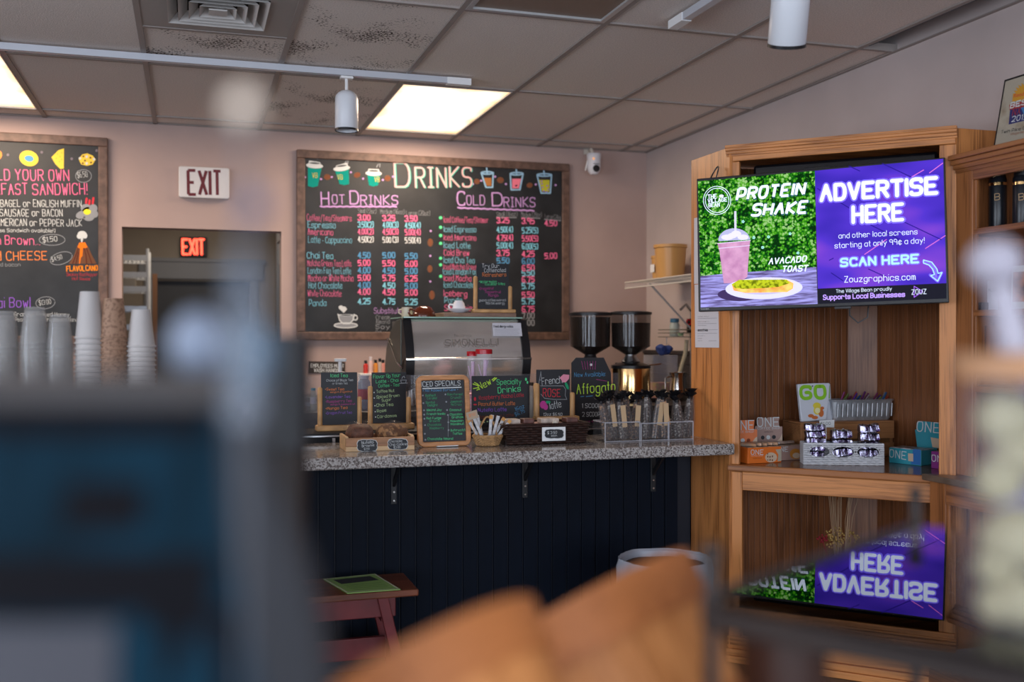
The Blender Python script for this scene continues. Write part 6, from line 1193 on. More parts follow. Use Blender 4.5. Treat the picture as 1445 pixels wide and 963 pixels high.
# white basket with three windows
A = aZ(1134.5, 656, SH); B = aZ(1247, 657.5, SH); fw_ = Frame(A, B - A, (0, 0, 1)); f = fw_; w_ = (B - A).length; h = f.px(1134, 626)[1]; dw = .085
t = thing('white_basket', 'white woven basket with three oval windows at the front of the oak shelf', 'basket', mat=f.mat)
g = MB(); rows = 12
OVS = [((cx_ - 100) / 805 * w_, h * .62, 0.118 * w_ * s_, h * .26) for cx_, s_ in ((258, 1.12), (498, 1.2), (748, 1.2))]
def inside(x, y): return any(((x - a) / c) ** 2 + ((y - b) / d) ** 2 < 1 for a, b, c, d in OVS)
for k_ in range(rows):
    yy = h * (k_ + .5) / rows; seg = []
    for i in range(61):
        xx = w_ * i / 60
        if inside(xx, yy):
            if len(seg) > 1: g.tube(seg, h / rows * .48, 5)
            seg = []
        else: seg.append((xx, yy, .0012 * (1 if (i // 3 + k_) % 2 else -1)))
    if len(seg) > 1: g.tube(seg, h / rows * .48, 5)
    for sx in (0, w_): g.tube([(sx, yy, 0), (sx, yy, -dw)], h / rows * .48, 5)
    g.tube([(0, yy, -dw), (w_, yy, -dw)], h / rows * .48, 5)
obj('weave', g, WW, t, kind='stuff'); g = MB()
for a, b, c, d in OVS: g.tube([(a + c * math.cos(k_ * math.pi / 12), b + d * math.sin(k_ * math.pi / 12), .001) for k_ in range(24)], .0016, 5, True)
obj('window_ring', g, WW, t); obj('rim', MB().tube([(0, h, 0), (w_, h, 0), (w_, h, -dw), (0, h, -dw)], .003, 6, True), WW, t); obj('bottom', MB().box(0, w_, 0, .003, -dw, 0), WW, t)
FOIL = M('foil_wrap', (.32, .30, .40), .18, .85, col2=(.03, .012, .05), scale=28, bump=.9, lo=.45, hi=.56)
for s_, (cx_, n_, up_) in enumerate(((225, 7, 515), (500, 5, 585), (780, 6, 528))):
    xx = (cx_ - 100) / 805 * w_; n_ = n_ - 1; yt = f.px(*cX(cx_, up_))[1]
    for j in range(n_):
        rnd = random.Random(s_ * 10 + j); g = MB(); L_ = .118 * w_ * 1.02
        pts = [(-L_ + 2 * L_ * i / 12, ((yt - .018) / (n_ - 1)) * (.40 + .14 * rnd.random()) * 1) for i in range(13)]
        vs = []
        for xq, tq in pts:
            yo = .0012 * math.sin(xq * 60 + j) + rnd.uniform(-.0008, .0008)
            for zq, hh_ in ((-.03, tq * .8), (-.012, tq), (.012, tq), (.03, tq * .8)): vs.append((xq + rnd.uniform(-.003, .003), yo + hh_ + rnd.uniform(-.0022, .0022), zq + rnd.uniform(-.002, .002)))
            for zq, hh_ in ((.03, -tq * .8), (.012, -tq), (-.012, -tq), (-.03, -tq * .8)): vs.append((xq + rnd.uniform(-.002, .002), yo + hh_ + rnd.uniform(-.001, .001), zq))
        fs = [(i * 8 + k_, i * 8 + (k_ + 1) % 8, (i + 1) * 8 + (k_ + 1) % 8, (i + 1) * 8 + k_) for i in range(12) for k_ in range(8)] + [tuple(range(7, -1, -1)), tuple(96 + k_ for k_ in range(8))]
        g.add(vs, fs); yy = .012 + (yt - .018) * j / (n_ - 1)
        o = obj('foil_pack', g, FOIL, None); o.matrix_basis = f.mat @ Matrix.Translation((xx + rnd.uniform(-.003, .003), yy, -.045)) @ Matrix.Rotation(rnd.uniform(-.12, .12), 4, 'Z')
        tag(o, '%s silver and dark foil snack pack in the %s pile of the white basket' % (ORD[n_ - 1 - j], ('left', 'middle', 'right')[s_]), 'snack pack', 'foil packs in the white basket')
# teal box, card and purple box
f, t, w_, h = carton('snack_box', 'teal snack bar box right of the white basket', 'snack box', (1254.5, 653), (1300, 658), 21, .10, TEA)
def q(s, a, b, hh, mat=CWHITE, w=.12, z=.001): write(f, t, s, a, b, hh, mat, w, z=z, conv=cX)
q('ONE', (966, 820), (1130, 848), 75); draw(f, t, 'blue_print', [[(1205, 740), (1280, 750), (1280, 905), (1180, 895)]], M('print_blue', (.02, .14, .42), .5), z=.0008, conv=cX); draw(f, t, 'cake_print', [[(1152, 785), (1205, 790), (1205, 868), (1155, 862)]], CRM, z=.0012, conv=cX)
obj('open_tray', MB().box(.003, w_ - .003, h, h + .003, -.095, -.004), M('bar_wrap_teal', (.35, .36, .38), .35, var=.5, scale=50), t)
cY2 = Conv(1240, 580, 4.815)
f, t = backcard('display_card', 'teal cut-out display card standing behind the teal snack box', [(262, 250), (247, 132), (262, 120), (258, 85), (285, 70), (405, 80), (415, 130), (415, 250)], (1275, 655), TEA, .10, cY2)
write(f, t, 'ONE', (258, 138), (410, 150), 66, CWHITE, .12, z=.001, conv=cY2); draw(f, t, 'cake_print', [[(352, 180), (412, 190), (412, 255), (365, 248)]], CRM, z=.001, conv=cY2)
f, t, w_, h = carton('snack_box', 'purple snack bar box partly hidden by the right oak stile', 'snack box', (1314, 661), (1338, 664), 24, .04, PUR); write(f, t, 'ONE', (362, 342), (470, 352), 42, CWHITE, .12, z=.001, conv=cY2)

# ------------------------------------------------------------------ lower bay: vase with dried flowers, framed notes
LB = .10
p = aZ(1186, 891, LB); vz = Vector((2.52, 3.70, LB)); d_ = ray(1187, 860); vz = CAM + d_ * ((3.72) / d_.y); vx, vy = vz.x, vz.y
t = thing('glass_vase', 'dark glass vase with a clear foot in the lower bay of the oak cabinet', 'vase', (vx, vy, LB))
obj('bowl', MB().lathe([(.055, 0), (.055, .006), (.02, .012), (.015, .03), (.055, .06), (.075, .11), (.06, .17), (.045, .19)], n=32, cap1=False), thin('vase_glass', (.10, .05, .06), .55, .03), t, smooth=True)
DS = M('dry_stem', (.42, .27, .16), .8); t = thing('dried_flowers', 'bunch of tall dried pale stems with golden and red berries in the glass vase', 'dried flowers', (vx, vy, LB + .03))
g = MB(); rnd = random.Random(3)
for i in range(16):
    a = rnd.uniform(0, 6.28); e_ = rnd.uniform(.01, .07); L_ = rnd.uniform(.52, .66); g.tube([(0, 0, 0), (.02 * math.cos(a), .02 * math.sin(a), .2), (e_ * math.cos(a), e_ * math.sin(a), L_ * .8), (e_ * 1.5 * math.cos(a) + .01, e_ * 1.4 * math.sin(a), L_)], [.0022, .002, .0014, .0008], 4)
obj('stems', g, DS, t, kind='stuff')
for nm, col, cx_, nn, rr in (('golden_berries', (.40, .24, .07), -.03, 90, .05), ('golden_berries', (.40, .24, .07), .05, 40, .035), ('red_berries', (.25, .01, .02), -.095, 26, .025)):
    g = MB()
    for i in range(nn):
        v_ = Vector((rnd.gauss(0, 1), rnd.gauss(0, 1), rnd.gauss(0, 1))).normalized() * rr * rnd.uniform(.4, 1); g.sphere((cx_ + v_.x, v_.y, .36 + v_.z), .0045, 4)
    g.tube([(0, 0, .05), (cx_ * .6, 0, .26), (cx_, 0, .36)], .0018, 4); obj(nm, g, M(nm, col, .5), t, smooth=True, kind='stuff')
for k_, (pl, pr, vt, lab) in enumerate((((1119, 887), (1137, 887), 800, 'narrow white framed sheet at left in the lower bay'), ((1227, 888), (1300, 896), 838, 'wide white framed note at right in the lower bay'))):
    A = aY(pl[0], 860, 3.70 - .0 if k_ == 0 else 3.62); A.z = LB; B = aY(pr[0], 860, 3.68 if k_ == 0 else 3.52); B.z = LB
    f = Frame(A, B - A, (.02, .06, 1)); w_ = (B - A).length; hh_ = f.px(pl[0], vt)[1]; t = thing('framed_note', lab, 'framed note', mat=f.mat); obj('frame', MB().box(0, w_, 0, hh_, -.012, 0), M('note_frame', (.35, .35, .38), .5), t); obj('sheet', MB().box(.008, w_ - .008, .008, hh_ - .008, 0, .001), PAPER, t)
    if k_: write(f, t, 'Bag a free', (1262, 861), (1294, 863), 4, INK, .2, z=.002); write(f, t, 'With Coffee', (1262, 876), (1292, 878), 4, INK, .2, z=.002)

# ================================================================== right-hand oak shelving
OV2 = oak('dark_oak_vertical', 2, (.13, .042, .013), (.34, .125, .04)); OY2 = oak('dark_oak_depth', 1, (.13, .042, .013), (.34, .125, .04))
UX = 2.738; UY1 = ER[1] - .004; UY0 = 2.0; UZ0 = .824; UZ1 = 2.013
ru = thing('wall_cabinet', 'open oak shelf cabinet at right with a crown moulding, cut by the picture edge', 'cabinet', (UX, UY1, UZ0))
def w2(name, mb, mat, **k): return obj(name, mb, mat, ru, world=True, **k)
ys_ = aX(1372, 400, UX).y
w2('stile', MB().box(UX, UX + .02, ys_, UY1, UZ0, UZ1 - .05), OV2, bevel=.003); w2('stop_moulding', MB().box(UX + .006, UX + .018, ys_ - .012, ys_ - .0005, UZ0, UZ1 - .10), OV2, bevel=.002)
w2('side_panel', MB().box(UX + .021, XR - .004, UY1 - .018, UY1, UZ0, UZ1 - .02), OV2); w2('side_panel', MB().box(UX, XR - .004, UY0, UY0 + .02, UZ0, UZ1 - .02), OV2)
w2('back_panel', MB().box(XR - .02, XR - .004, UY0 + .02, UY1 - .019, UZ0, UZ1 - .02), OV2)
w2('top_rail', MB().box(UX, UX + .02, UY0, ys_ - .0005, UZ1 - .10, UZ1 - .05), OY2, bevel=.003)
g = MB()
for k_, (zz, xx) in enumerate(((UZ1 - .065, .006), (UZ1 - .052, .016), (UZ1 - .036, .028), (UZ1 - .018, .040))): g.box(UX - xx, UX + .03, UY0, UY1 + .0, zz, zz + .0175)
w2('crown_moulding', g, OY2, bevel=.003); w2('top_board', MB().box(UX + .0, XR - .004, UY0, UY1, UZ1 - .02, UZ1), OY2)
def shz(v_): return aX(1376, v_, UX + .01).z
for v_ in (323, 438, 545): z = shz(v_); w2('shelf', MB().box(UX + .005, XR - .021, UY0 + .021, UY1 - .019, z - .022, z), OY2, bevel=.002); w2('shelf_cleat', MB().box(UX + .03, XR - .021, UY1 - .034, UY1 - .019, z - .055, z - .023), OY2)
# lower unit
LX = 2.66; LY1 = 3.250
rl = thing('base_cabinet', 'lower oak cabinet at right with a projecting worktop', 'cabinet', (LX, LY1, 0))
def w3(name, mb, mat, **k): return obj(name, mb, mat, rl, world=True, **k)
P3 = [(LX - .02, LY1 - .01), (LX - .02, UY0), (XR - .004, UY0), (XR - .004, ER[1] - .03), (ER[0] + .0, ER[1] - .035)]
w3('worktop', MB().prism([(*p, .798) for p in P3], (0, 0, .024)), M('worktop_laminate', (.13, .09, .065), .3, var=.2, scale=20), bevel=.003)
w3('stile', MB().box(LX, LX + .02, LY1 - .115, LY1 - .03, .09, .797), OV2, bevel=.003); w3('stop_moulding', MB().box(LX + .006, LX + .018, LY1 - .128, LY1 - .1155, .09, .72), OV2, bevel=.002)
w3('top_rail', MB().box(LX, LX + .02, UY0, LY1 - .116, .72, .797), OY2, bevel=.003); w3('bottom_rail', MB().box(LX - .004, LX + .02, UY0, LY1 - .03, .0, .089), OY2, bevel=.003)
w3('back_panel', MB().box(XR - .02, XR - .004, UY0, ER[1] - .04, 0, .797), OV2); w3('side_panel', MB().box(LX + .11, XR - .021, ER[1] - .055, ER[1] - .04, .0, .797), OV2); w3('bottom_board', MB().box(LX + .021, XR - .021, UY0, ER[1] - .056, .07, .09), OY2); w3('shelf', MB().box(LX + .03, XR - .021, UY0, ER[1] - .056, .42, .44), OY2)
# growlers, photo card, little tag
zsf = shz(323)
for k_, (uc, lab) in enumerate(((1408, 'left tall black bottle with a gold band on the upper right shelf'), (1442, 'right tall black bottle with a gold band, cut by the picture edge'))):
    X_ = 2.86; p = aX(uc, 300, X_); r = .031; h = aX(uc, 236, X_).z - zsf; t = thing('black_bottle', lab, 'bottle', (X_, p.y, zsf)); 
    obj('body', MB().lathe([(r * .95, 0), (r, .005), (r, h * .80), (r * .85, h * .86)], n=28), M('bottle_black', (.010, .011, .015), .3), t, smooth=True); obj('band', MB().lathe([(r * 1.01, h * .70), (r * 1.01, h * .745)], n=28, cap0=False, cap1=False), GOLD, t, smooth=True)
    obj('cap', MB().lathe([(r * .86, h * .855), (r * .88, h * .95), (r * .6, h), (.001, h)], n=28), BLACK, t, smooth=True); obj('loop_handle', MB().tube([(0, -.024 * math.cos(a), h * .93 + .05 * math.sin(a) * .8) for a in [k2 * math.pi / 12 for k2 in range(13)]], .003, 6), BLACK, t, smooth=True)
    fB = Frame((X_ - r - .0008, p.y, zsf), (.3, -.95, 0), (0, 0, 1)); c_ = fB; g = MB()
    write_o = write(fB, t, 'B', (uc - 4, 282), (uc + 3, 281), 9, M('gold_print', (.55, .35, .18), .4), .1, z=.001, wob=.1); write_o.matrix_local = t.matrix_basis.inverted() @ fB.mat
zsf2 = shz(438); fq = Frame(Vector((2.84, aX(1427, 422, 2.84).y, zsf2)), (.12, -1, 0), (.03, 0, 1)); t = thing('framed_photo', 'small white framed picture on the middle right shelf', 'picture', mat=fq.mat)
w_ = .09; h = fq.px(1427, 376)[1]; obj('frame', MB().box(0, w_, 0, h, -.01, 0), M('pic_white', (.55, .55, .52), .5), t); obj('picture', MB().box(.006, w_ - .006, h * .18, h * .86, 0, .001), M('pic_dark', (.10, .05, .04), .5, col2=(.55, .18, .06), scale=22), t)
fq = Frame(Vector((2.82, aX(1393, 420, 2.82).y, zsf2)), (.1, -1, 0), (0, 0, 1)); h = fq.px(1393, 397)[1]; t = thing('shelf_tag', 'small white standing tag on the middle right shelf', 'tag', mat=fq.mat); obj('card', MB().box(0, .045, 0, h, -.002, 0), PAPER, t); write(fq, t, 'MUGS', (1395, 412), (1405, 411), 4, INK, .15, z=.001)
tag(obj('dark_box', MB().box(-.03, .03, -.03, .03, 0, .03), M('dark_wood_box', (.03, .012, .01), .4), loc=(2.82, aX(1386, 432, 2.82).y, zsf2), bevel=.003), 'tiny dark box at left of the middle right shelf', 'box')
# award on the top
Aa = aX(1401, 201, 2.83); fq = Frame(Vector((2.83, Aa.y, UZ1 + .001)), (0.0, -1, 0), (.20, 0, 1)); t = thing('framed_award', 'black framed parchment award leaning on top of the right-hand cabinet', 'award', mat=fq.mat)
h = fq.px(1415, 115)[1]; w_ = h * .98; obj('frame', MB().box(-.004, w_ + .004, 0, h + .004, -.012, -.001), BLACK, t); obj('parchment', MB().box(.004, w_ - .004, .006, h - .004, -.001, 0), M('parchment', (.42, .38, .30), .25, col2=(.16, .09, .03), scale=9, lo=.52, hi=.78), t)
cA = Conv(1370, 90, 8.03)
def q(s, a, b, hh, mat, w=.15, z=.0014): write(fq, t, s, a, b, hh, mat, w, z=z, conv=cA)
def dA(n_, polys, mat, z=.0006): draw(fq, t, n_, polys, mat, z=z, conv=cA)
cx_, cy_ = 640, 370
dA('sun_print', [[(cx_ + (165 if k_ % 2 else 128) * math.cos(math.pi + k_ * math.pi / 24), cy_ + (165 if k_ % 2 else 128) * math.sin(math.pi + k_ * math.pi / 24)) for k_ in range(25)], [(480, 340), (800, 270), (800, 400), (470, 430)]], M('print_sun', (.60, .30, .03), .5))
dA('ribbon_print', [[(438, 465), (800, 370), (800, 450), (440, 525)]], M('print_red', (.35, .03, .03), .5), .0009); dA('shield_print', [[(445, 525), (800, 440), (800, 600), (430, 690)]], M('print_navy', (.02, .025, .14), .5), .0007); dA('map_print', [[(570, 500), (640, 480), (700, 540), (600, 570)]], M('print_sky', (.05, .20, .45), .5), .001)
q('BEST', (450, 505), (690, 440), 55, CWHITE, .22); q('OF', (532, 490), (570, 482), 18, CWHITE, .2); q('NX', (472, 590), (560, 570), 80, M('print_red'), .18); q('2015', (465, 660), (640, 625), 55, CWHITE, .18); q('Readers', (490, 385), (690, 335), 34, RED, .18); q('Twin Pike Coffee', (345, 795), (760, 720), 34, INK, .12); q('Village Bean', (450, 812), (640, 775), 22, M('print_rust', (.3, .1, .04), .5), .12)
# amber-based jars on the lower worktop
for k_, (uc, X_, lab) in enumerate(((1331, 2.755, 'short clear jar with an amber base beside the oak stile'), (1345, 2.745, 'second short amber-based jar, right of the one by the stile'), (1403, 2.74, 'amber-based jar seen beside the blurred foreground jar'))):
    p = aX(uc, 670, X_); t = thing('amber_jar', lab, 'jar', (X_, p.y, .8225)); r = .016 if k_ < 2 else .022
    obj('amber_base', MB().lathe([(r, 0), (r, .022)], n=18), M('amber_wax', (.60, .20, .02), .35), t, smooth=True); obj('glass', MB().lathe([(r * .96, .022), (r * .96, .05), (r * .7, .055)], n=18), thin('jar_smoky', (.3, .28, .28), .5), t, smooth=True)

# ================================================================== foreground, close to the camera
DM = M('dark_rack_metal', (.04, .032, .03), .45, .4)
A = aZ(1004, 850, 1.140); B = aZ(1292, 746, 1.140); ab = (B - A); ab.z = 0; Lab = ab.length; e1 = ab.normalized(); e2 = Vector((e1.y, -e1.x, 0)); Lc = .46
fg = Matrix(((e2.x, e1.x, 0, A.x), (e2.y, e1.y, 0, A.y), (0, 0, 1, 0), (0, 0, 0, 1)))     # x: towards the lower right, y: away
t = thing('display_rack', 'dark metal display rack with a clear glass top in the right foreground', 'rack', mat=fg)
for x_, y_ in ((0, 0), (0, Lab), (Lc, 0), (Lc, Lab)): obj('post', MB().tube([(x_, y_, 0), (x_, y_, 1.172)], .0055, 10), DM, t, smooth=True); obj('finial', MB().sphere((x_, y_, 1.176), .008, 8), DM, t, smooth=True)
for a, b in (((0, 0), (0, Lab)), ((0, Lab), (Lc, Lab)), ((Lc, Lab), (Lc, 0)), ((Lc, 0), (0, 0))):
    dx_, dy_ = b[0] - a[0], b[1] - a[1]; g = MB(); x0, x1 = sorted((a[0], b[0])); y0, y1 = sorted((a[1], b[1])); g.box(x0 - .006, x1 + .006, y0 - .006, y1 + .006, 1.120 if a[0] != b[0] else 1.131, 1.1368 if a[0] != b[0] else 1.146); obj('top_rail', g, DM, t, bevel=.002)
obj('glass_top', MB().box(.007, Lc - .007, -.004, Lab + .004, 1.1375, 1.1425), glasspane('shelf_glass', (.80, .78, .78), 1.15), t)
obj('lower_shelf', MB().box(-.004, Lc + .004, -.004, Lab + .004, .80, .82), M('rack_board', (.06, .03, .02), .5), t)
p = aD(1075, 900, .80); t = thing('dark_canister', 'dark brown wooden canister under the glass top of the rack', 'canister', (p.x + .012, p.y - .012, .82)); DBW = M('dark_brown_wood', (.045, .014, .007), .5, var=.3, scale=8, stretch=(1, 1, .3))
obj('body', MB().lathe([(.026, 0), (.031, .01), (.033, .28)], n=28), DBW, t, smooth=True); obj('lid', MB().lathe([(.034, .28), (.034, .293), (.02, .298), (.001, .298)], n=28), DBW, t, smooth=True)
# jar with a pale pull
p = aD(1474, 700, .70); jz = 1.1427; t = thing('biscuit_jar', 'blurred clear glass jar with a wooden lid and tall pale handle at the right edge', 'jar', (p.x, p.y, jz)); jr = .056; jh = .165
obj('glass', MB().lathe([(jr * .95, 0), (jr, .008), (jr, jh - .015), (jr * .96, jh)], n=36), thin('jar_glass_near', (.30, .30, .36), .14, .05), t, smooth=True); obj('lid', MB().lathe([(jr * 1.02, jh), (jr * 1.03, jh + .014), (jr * .98, jh + .018), (.001, jh + .018)], n=36), M('lid_wood', (.46, .24, .12), .5, var=.2, scale=14), t, smooth=True)
hp = p - (aD(1434, 500, .70)); 
q0 = aD(1434, 500, .70) - Vector((p.x, p.y, jz)); q0.z = jh + .017; q1 = aD(1404, 372, .70) - Vector((p.x, p.y, jz))
obj('handle_stem', MB().tube([q0, q0.lerp(q1, .5), q1], [.013, .010, .009], 14), M('china_pale', (.36, .34, .40), .3), t, smooth=True); obj('handle_knob', MB().sphere(tuple(q1), .018, 12), M('china_pale'), t, smooth=True)
rnd = random.Random(5); BISC = M('cream_biscuit', (.40, .36, .22), .6, var=.1, scale=30)
for k_, (uu, vv, rr) in enumerate(((1402, 590, .020), (1378, 680, .017), (1428, 760, .024), (1382, 800, .014), (1440, 640, .018), (1395, 870, .016), (1440, 880, .02))):
    pp = aD(uu, vv, .685); lim = Vector((pp.x - p.x, pp.y - p.y)); 
    if lim.length > jr - rr - .002: lim = lim.normalized() * (jr - rr - .002)
    z_ = max(pp.z, jz + rr * .7 + .004); tag(obj('biscuit', lump(rr, rr * .8, rr * .9, k_ + 20, .06, 9), BISC, loc=(p.x + lim.x, p.y + lim.y, z_), smooth=True), '%s cream coloured biscuit inside the blurred jar, from the top' % ('first', 'third', 'fourth', 'fifth', 'second', 'sixth', 'seventh')[k_], 'biscuit', 'biscuits in the blurred jar')
for k_, (uu, vv) in enumerate(((1400, 720), (1436, 540), (1436, 700))):
    pp = aD(uu, vv, .70); tag(obj('wrapped_sweet', lump(.010, .010, .014, k_ + 40, .1, 8), M('sweet_wrap', (.30, .28, .42), .3, .2), loc=(pp.x + .01, pp.y - .006, pp.z), smooth=True), '%s silvery lilac wrapped sweet among the biscuits in the jar' % ('lower', 'upper', 'middle')[k_], 'sweet', 'sweets in the blurred jar')

# bushel baskets, tipped away from the camera
def pedestal(x_, z_, a_, h_, label):
    pd = thing('display_stand', label, 'stand', tuple(_Rt * x_ + _F * z_), -YAW); obj('top_board', MB().box(-a_, a_, -a_, a_, h_ - .02, h_), OH, pd, bevel=.003)
    obj('column', MB().box(-a_ * .6, a_ * .6, -a_ * .6, a_ * .6, .02, h_ - .02), OV, pd); obj('foot', MB().box(-a_, a_, -a_, a_, 0, .02), OH, pd)
pedestal(.010, .67, .07, .898, 'small oak stand under the left blurred bushel basket'); pedestal(.156, .955, .09, .763, 'oak stand under the right blurred bushel basket')
BW1 = oak('basket_veneer', 2, (.42, .145, .034), (.60, .235, .068), .6); BW2 = oak('basket_hoop', 0, (.30, .09, .02), (.44, .145, .036), .6)
def bushel(uv, D_, rt, rb, L_, ax, label):
    c = aD(*uv, D_); axw = (_Rt * ax[0] + U * ax[1] + _F * ax[2]).normalized(); x_ = axw.orthogonal().normalized(); y_ = axw.cross(x_); o = c - axw * L_
    m = Matrix(((x_.x, y_.x, axw.x, o.x), (x_.y, y_.y, axw.y, o.y), (x_.z, y_.z, axw.z, o.z), (0, 0, 0, 1))); t = thing('bushel_basket', label, 'basket', mat=m)
    N = 18; a0 = math.pi / N * .97; g = MB(); rows_ = []
    for kz in range(5):
        zz = L_ * kz / 4; rr = rb + (rt - rb) * (kz / 4) ** .8
        for aa in (-a0, 0, a0): rows_.append((rr * math.cos(aa), rr * math.sin(aa), zz))
        for aa in (a0, 0, -a0): rows_.append(((rr - .003) * math.cos(aa), (rr - .003) * math.sin(aa), zz))
    g.add(rows_, [(j * 6 + k_, j * 6 + (k_ + 1) % 6, (j + 1) * 6 + (k_ + 1) % 6, (j + 1) * 6 + k_) for j in range(4) for k_ in range(6)] + [(5, 4, 3, 2, 1, 0), tuple(24 + k_ for k_ in range(6))])
    s0 = obj('stave', g, BW1, t)
    for k_ in range(1, N): s_ = s0.copy(); COL.objects.link(s_); s_.rotation_euler = (0, 0, 2 * math.pi * k_ / N)
    for nm, f0, f1, tk in (('rim_hoop', .80, 1.0, .006), ('middle_hoop', .40, .47, .003)):
        R0 = rb + (rt - rb) * f0 ** .8; R1 = rb + (rt - rb) * f1 ** .8; obj(nm, MB().lathe([(R0 + .0005, L_ * f0), (R0 + tk, L_ * f0), (R1 + tk, L_ * f1), (R1 + .0005, L_ * f1)], n=48, cap0=False, cap1=False), BW2, t, smooth=True)
    a1 = .9; obj('hoop_splice', MB().add([((rt + .0065 + d) * math.cos(a1 + i * .05), (rt + .0065 + d) * math.sin(a1 + i * .05), z) for i in range(8) for d, z in ((0, L_ * .86), (.004, L_ * .86), (.004, L_ * 1.03), (0, L_ * 1.03))], [(j * 4 + k_, j * 4 + (k_ + 1) % 4, (j + 1) * 4 + (k_ + 1) % 4, (j + 1) * 4 + k_) for j in range(7) for k_ in range(4)] + [(3, 2, 1, 0), (28, 29, 30, 31)]), BW2, t)
    obj('bottom', MB().lathe([(rb - .003, .0), (rb - .003, .006)], n=32), BW1, t)
bushel((556, 963), .74, .111, .085, .18, (-.50, .80, .38), 'left blurred orange wooden bushel basket tipped away in the foreground')
bushel((780, 893), 1.04, .155, .115, .24, (-.48, .80, .36), 'right blurred orange wooden bushel basket tipped away in the foreground')

# left foreground: stand-up coffee bag, ornament, rack post
def cp(x, z, h): return _Rt * x + _F * z + Vector((0, 0, h))
tb = thing('display_table', 'black display table at lower left under the blurred blue bag', 'table', tuple(cp(-.20, .46, 0)), -YAW)
obj('top_board', MB().box(-.30, .125, -.14, .10, 1.095, 1.115), MATTEBLACK, tb, bevel=.003)
for s in (-.28, .10):
    for y_ in (-.13, .07): obj('leg', MB().box(s, s + .025, y_, y_ + .02, 0, 1.095), MATTEBLACK, tb)
bp = cp(-.186, .45, 1.1155); t = thing('coffee_bag', 'large blurred teal blue coffee bag with a silver side fold in the left foreground', 'coffee bag', tuple(bp), -YAW)
BLU = M('bag_teal_blue', (.0018, .015, .027), .85, spec=.15, var=.55, scale=9, stretch=(3, 1, .6), detail=3); SILV = M('bag_silver_fold', (.027, .028, .033), .8, .0); BKT = M('bag_black', (.005, .005, .007), .8, spec=.1)
H_ = .196; prof = [(0, .080, .030), (.03, .085, .034), (.08, .083, .034), (.11, .077, .032), (.13, .071, .028), (.156, .066, .020), (.18, .062, .010), (.190, .059, .006), (H_, .058, .004)]
g = MB(); rows_ = [[(-w_, -d, z), (-w_ * .5, -d * 1.15, z), (0, -d * 1.2, z), (w_ * .5, -d * 1.15, z), (w_, -d, z)] for z, w_, d in prof]; n = 5
g.add([p for r__ in rows_ for p in r__], [(j * n + i, j * n + i + 1, (j + 1) * n + i + 1, (j + 1) * n + i) for j in range(len(rows_) - 1) for i in range(n - 1)]); obj('front_face', g, BLU, t, smooth=True)
g = MB(); g.add([(-x, -y, z) for r__ in rows_ for x, y, z in r__], [(j * n + i, j * n + i + 1, (j + 1) * n + i + 1, (j + 1) * n + i) for j in range(len(rows_) - 1) for i in range(n - 1)]); obj('back_face', g, BLU, t, smooth=True)
for s in (-1, 1):
    g = MB(); vs = []
    for z, w_, d in prof: vs += [(s * w_, -d, z), (s * (w_ + .014 * min(1, 3 * (1 - z / H_)) + .008), -d * .4, z), (s * (w_ + .014 * min(1, 3 * (1 - z / H_)) + .008), d * .4, z), (s * w_, d, z)]
    fs = [(j * 4 + i, j * 4 + i + 1, (j + 1) * 4 + i + 1, (j + 1) * 4 + i) for j in range(len(prof) - 1) for i in range(3)]; fs = fs if s > 0 else [tuple(reversed(q_)) for q_ in fs]; g.add(vs, fs); obj('side_fold', g, SILV, t, smooth=True)
obj('bottom', MB().box(-.058, .058, -.028, .028, 0, .002), BKT, t); obj('tin_tie', MB().box(-.062, .062, -.010, .008, H_ - .006, H_ + .010), M('tie_kraft', (.035, .028, .026), .6), t, bevel=.002)
def onbag(x0, x1, z0, z1, name, mat, dy):
    def dep(z): 
        for (za, _, da), (zb_, _, db) in zip(prof, prof[1:]):
            if za <= z <= zb_: return da + (db - da) * (z - za) / (zb_ - za)
        return .004
    g = MB(); nx = 6; nz = 5; vs = []
    for j in range(nz + 1):
        z = z0 + (z1 - z0) * j / nz
        for i in range(nx + 1): x = x0 + (x1 - x0) * i / nx; vs.append((x, -dep(z) * (1.2 - .2 * min(1, abs(x) / .06) ** 2) - dy, z))
    g.add(vs, [(j * (nx + 1) + i, j * (nx + 1) + i + 1, (j + 1) * (nx + 1) + i + 1, (j + 1) * (nx + 1) + i) for j in range(nz) for i in range(nx)]); return obj(name, g, mat, t)
onbag(-.064, .064, .110, .132, 'black_band', BKT, .0022); onbag(.038, .074, .02, .110, 'black_band', BKT, .002); onbag(-.074, .038, .02, .070, 'black_band', BKT, .002); onbag(.002, .034, .142, .160, 'dark_print', BKT, .002); onbag(-.056, .054, .178, .188, 'dark_print', BKT, .002); onbag(-.066, .028, .072, .106, 'white_print', M('bag_white_print', (.050, .050, .060), .8), .0022); onbag(.030, .046, .074, .104, 'blue_print', BLU, .003)
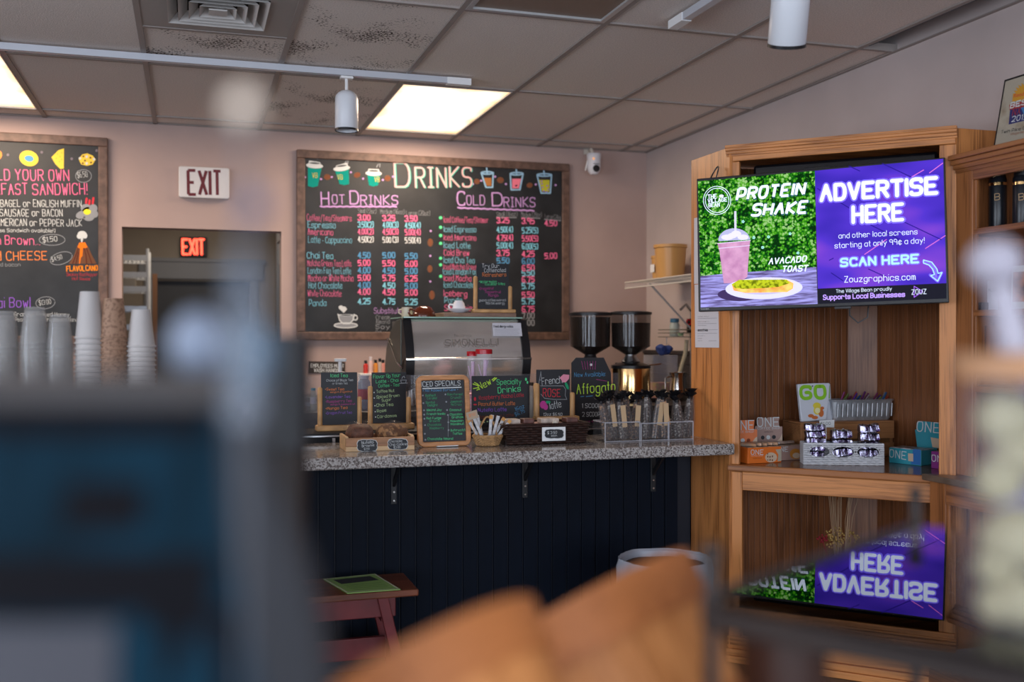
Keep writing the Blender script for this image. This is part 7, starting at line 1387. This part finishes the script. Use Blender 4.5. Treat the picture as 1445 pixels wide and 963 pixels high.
# ornament stand with cream ball
op = cp(-.100, .383, 1.1155); t = thing('ornament_stand', 'slim blurred chrome stand topped by a cream ball, behind the blue bag', 'ornament', tuple(op), -YAW)
zz = aD(348, 152, .383).z - 1.1155; CHR = M('chrome_soft', (.10, .11, .13), .35, .3)
obj('rod', MB().tube([(0, 0, .004), (0, 0, zz)], .0009, 8), CHR, t, smooth=True); obj('ball', MB().sphere((0, 0, zz), .0062, 10), M('cream_ball', (.75, .62, .50), .4), t, smooth=True); obj('base', MB().lathe([(.016, 0), (.016, .004), (.003, .006)], n=24), CHR, t, smooth=True)
z0, z1 = aD(360, 520, .383).z - 1.1155, aD(360, 345, .383).z - 1.1155; obj('sleeve', MB().lathe([(.0065, z0 - .02), (.0065, z0), (.0055, z1 - .01), (.002, z1)], n=18), thin('sleeve_glass', (.20, .24, .30), .35, .1), t, smooth=True)
obj('neck_bead', MB().sphere((.004, 0, aD(372, 290, .383).z - 1.1155), .0055, 8), M('bead_slate', (.10, .11, .18), .4), t, smooth=True)
for nm, uu, vv, DD, rr, col, lab in (('ornament', 280, 486, .50, .0135, (.27, .32, .42), 'blurred bluish white ornament ball above the blue bag'), ('ornament', 352, 500, .53, .015, (.10, .17, .24), 'blurred slate blue ornament ball beside the rack post')):
    pp = aD(uu, vv, DD); t = thing(nm, lab, 'ornament', (pp.x, pp.y, 1.1155)); hh_ = pp.z - 1.1155; obj('stalk', MB().tube([(0, 0, 0), (0, 0, hh_)], .004, 8), CHR, t, smooth=True); obj('ball', MB().sphere((0, 0, hh_), rr, 10, 1.25), M('ball_%d' % uu, tuple(c_ * .75 for c_ in col), .5), t, smooth=True)
# dark rack post
pp = aD(400, 500, .90); t = thing('rack_post', 'dark wooden rack post with a black cap right of the blue bag', 'post', (pp.x, pp.y, 0), -YAW); zt_ = aD(400, 474, .90).z
obj('post', MB().box(-.018, .018, -.02, .02, .02, zt_ - .10), M('post_brown', (.010, .006, .0045), .7, var=.3, scale=10), t, bevel=.002); obj('cap', MB().box(-.020, .020, -.022, .022, zt_ - .10, zt_), MATTEBLACK, t, bevel=.002); obj('foot', MB().box(-.08, .08, -.08, .08, 0, .02), MATTEBLACK, t, bevel=.003)
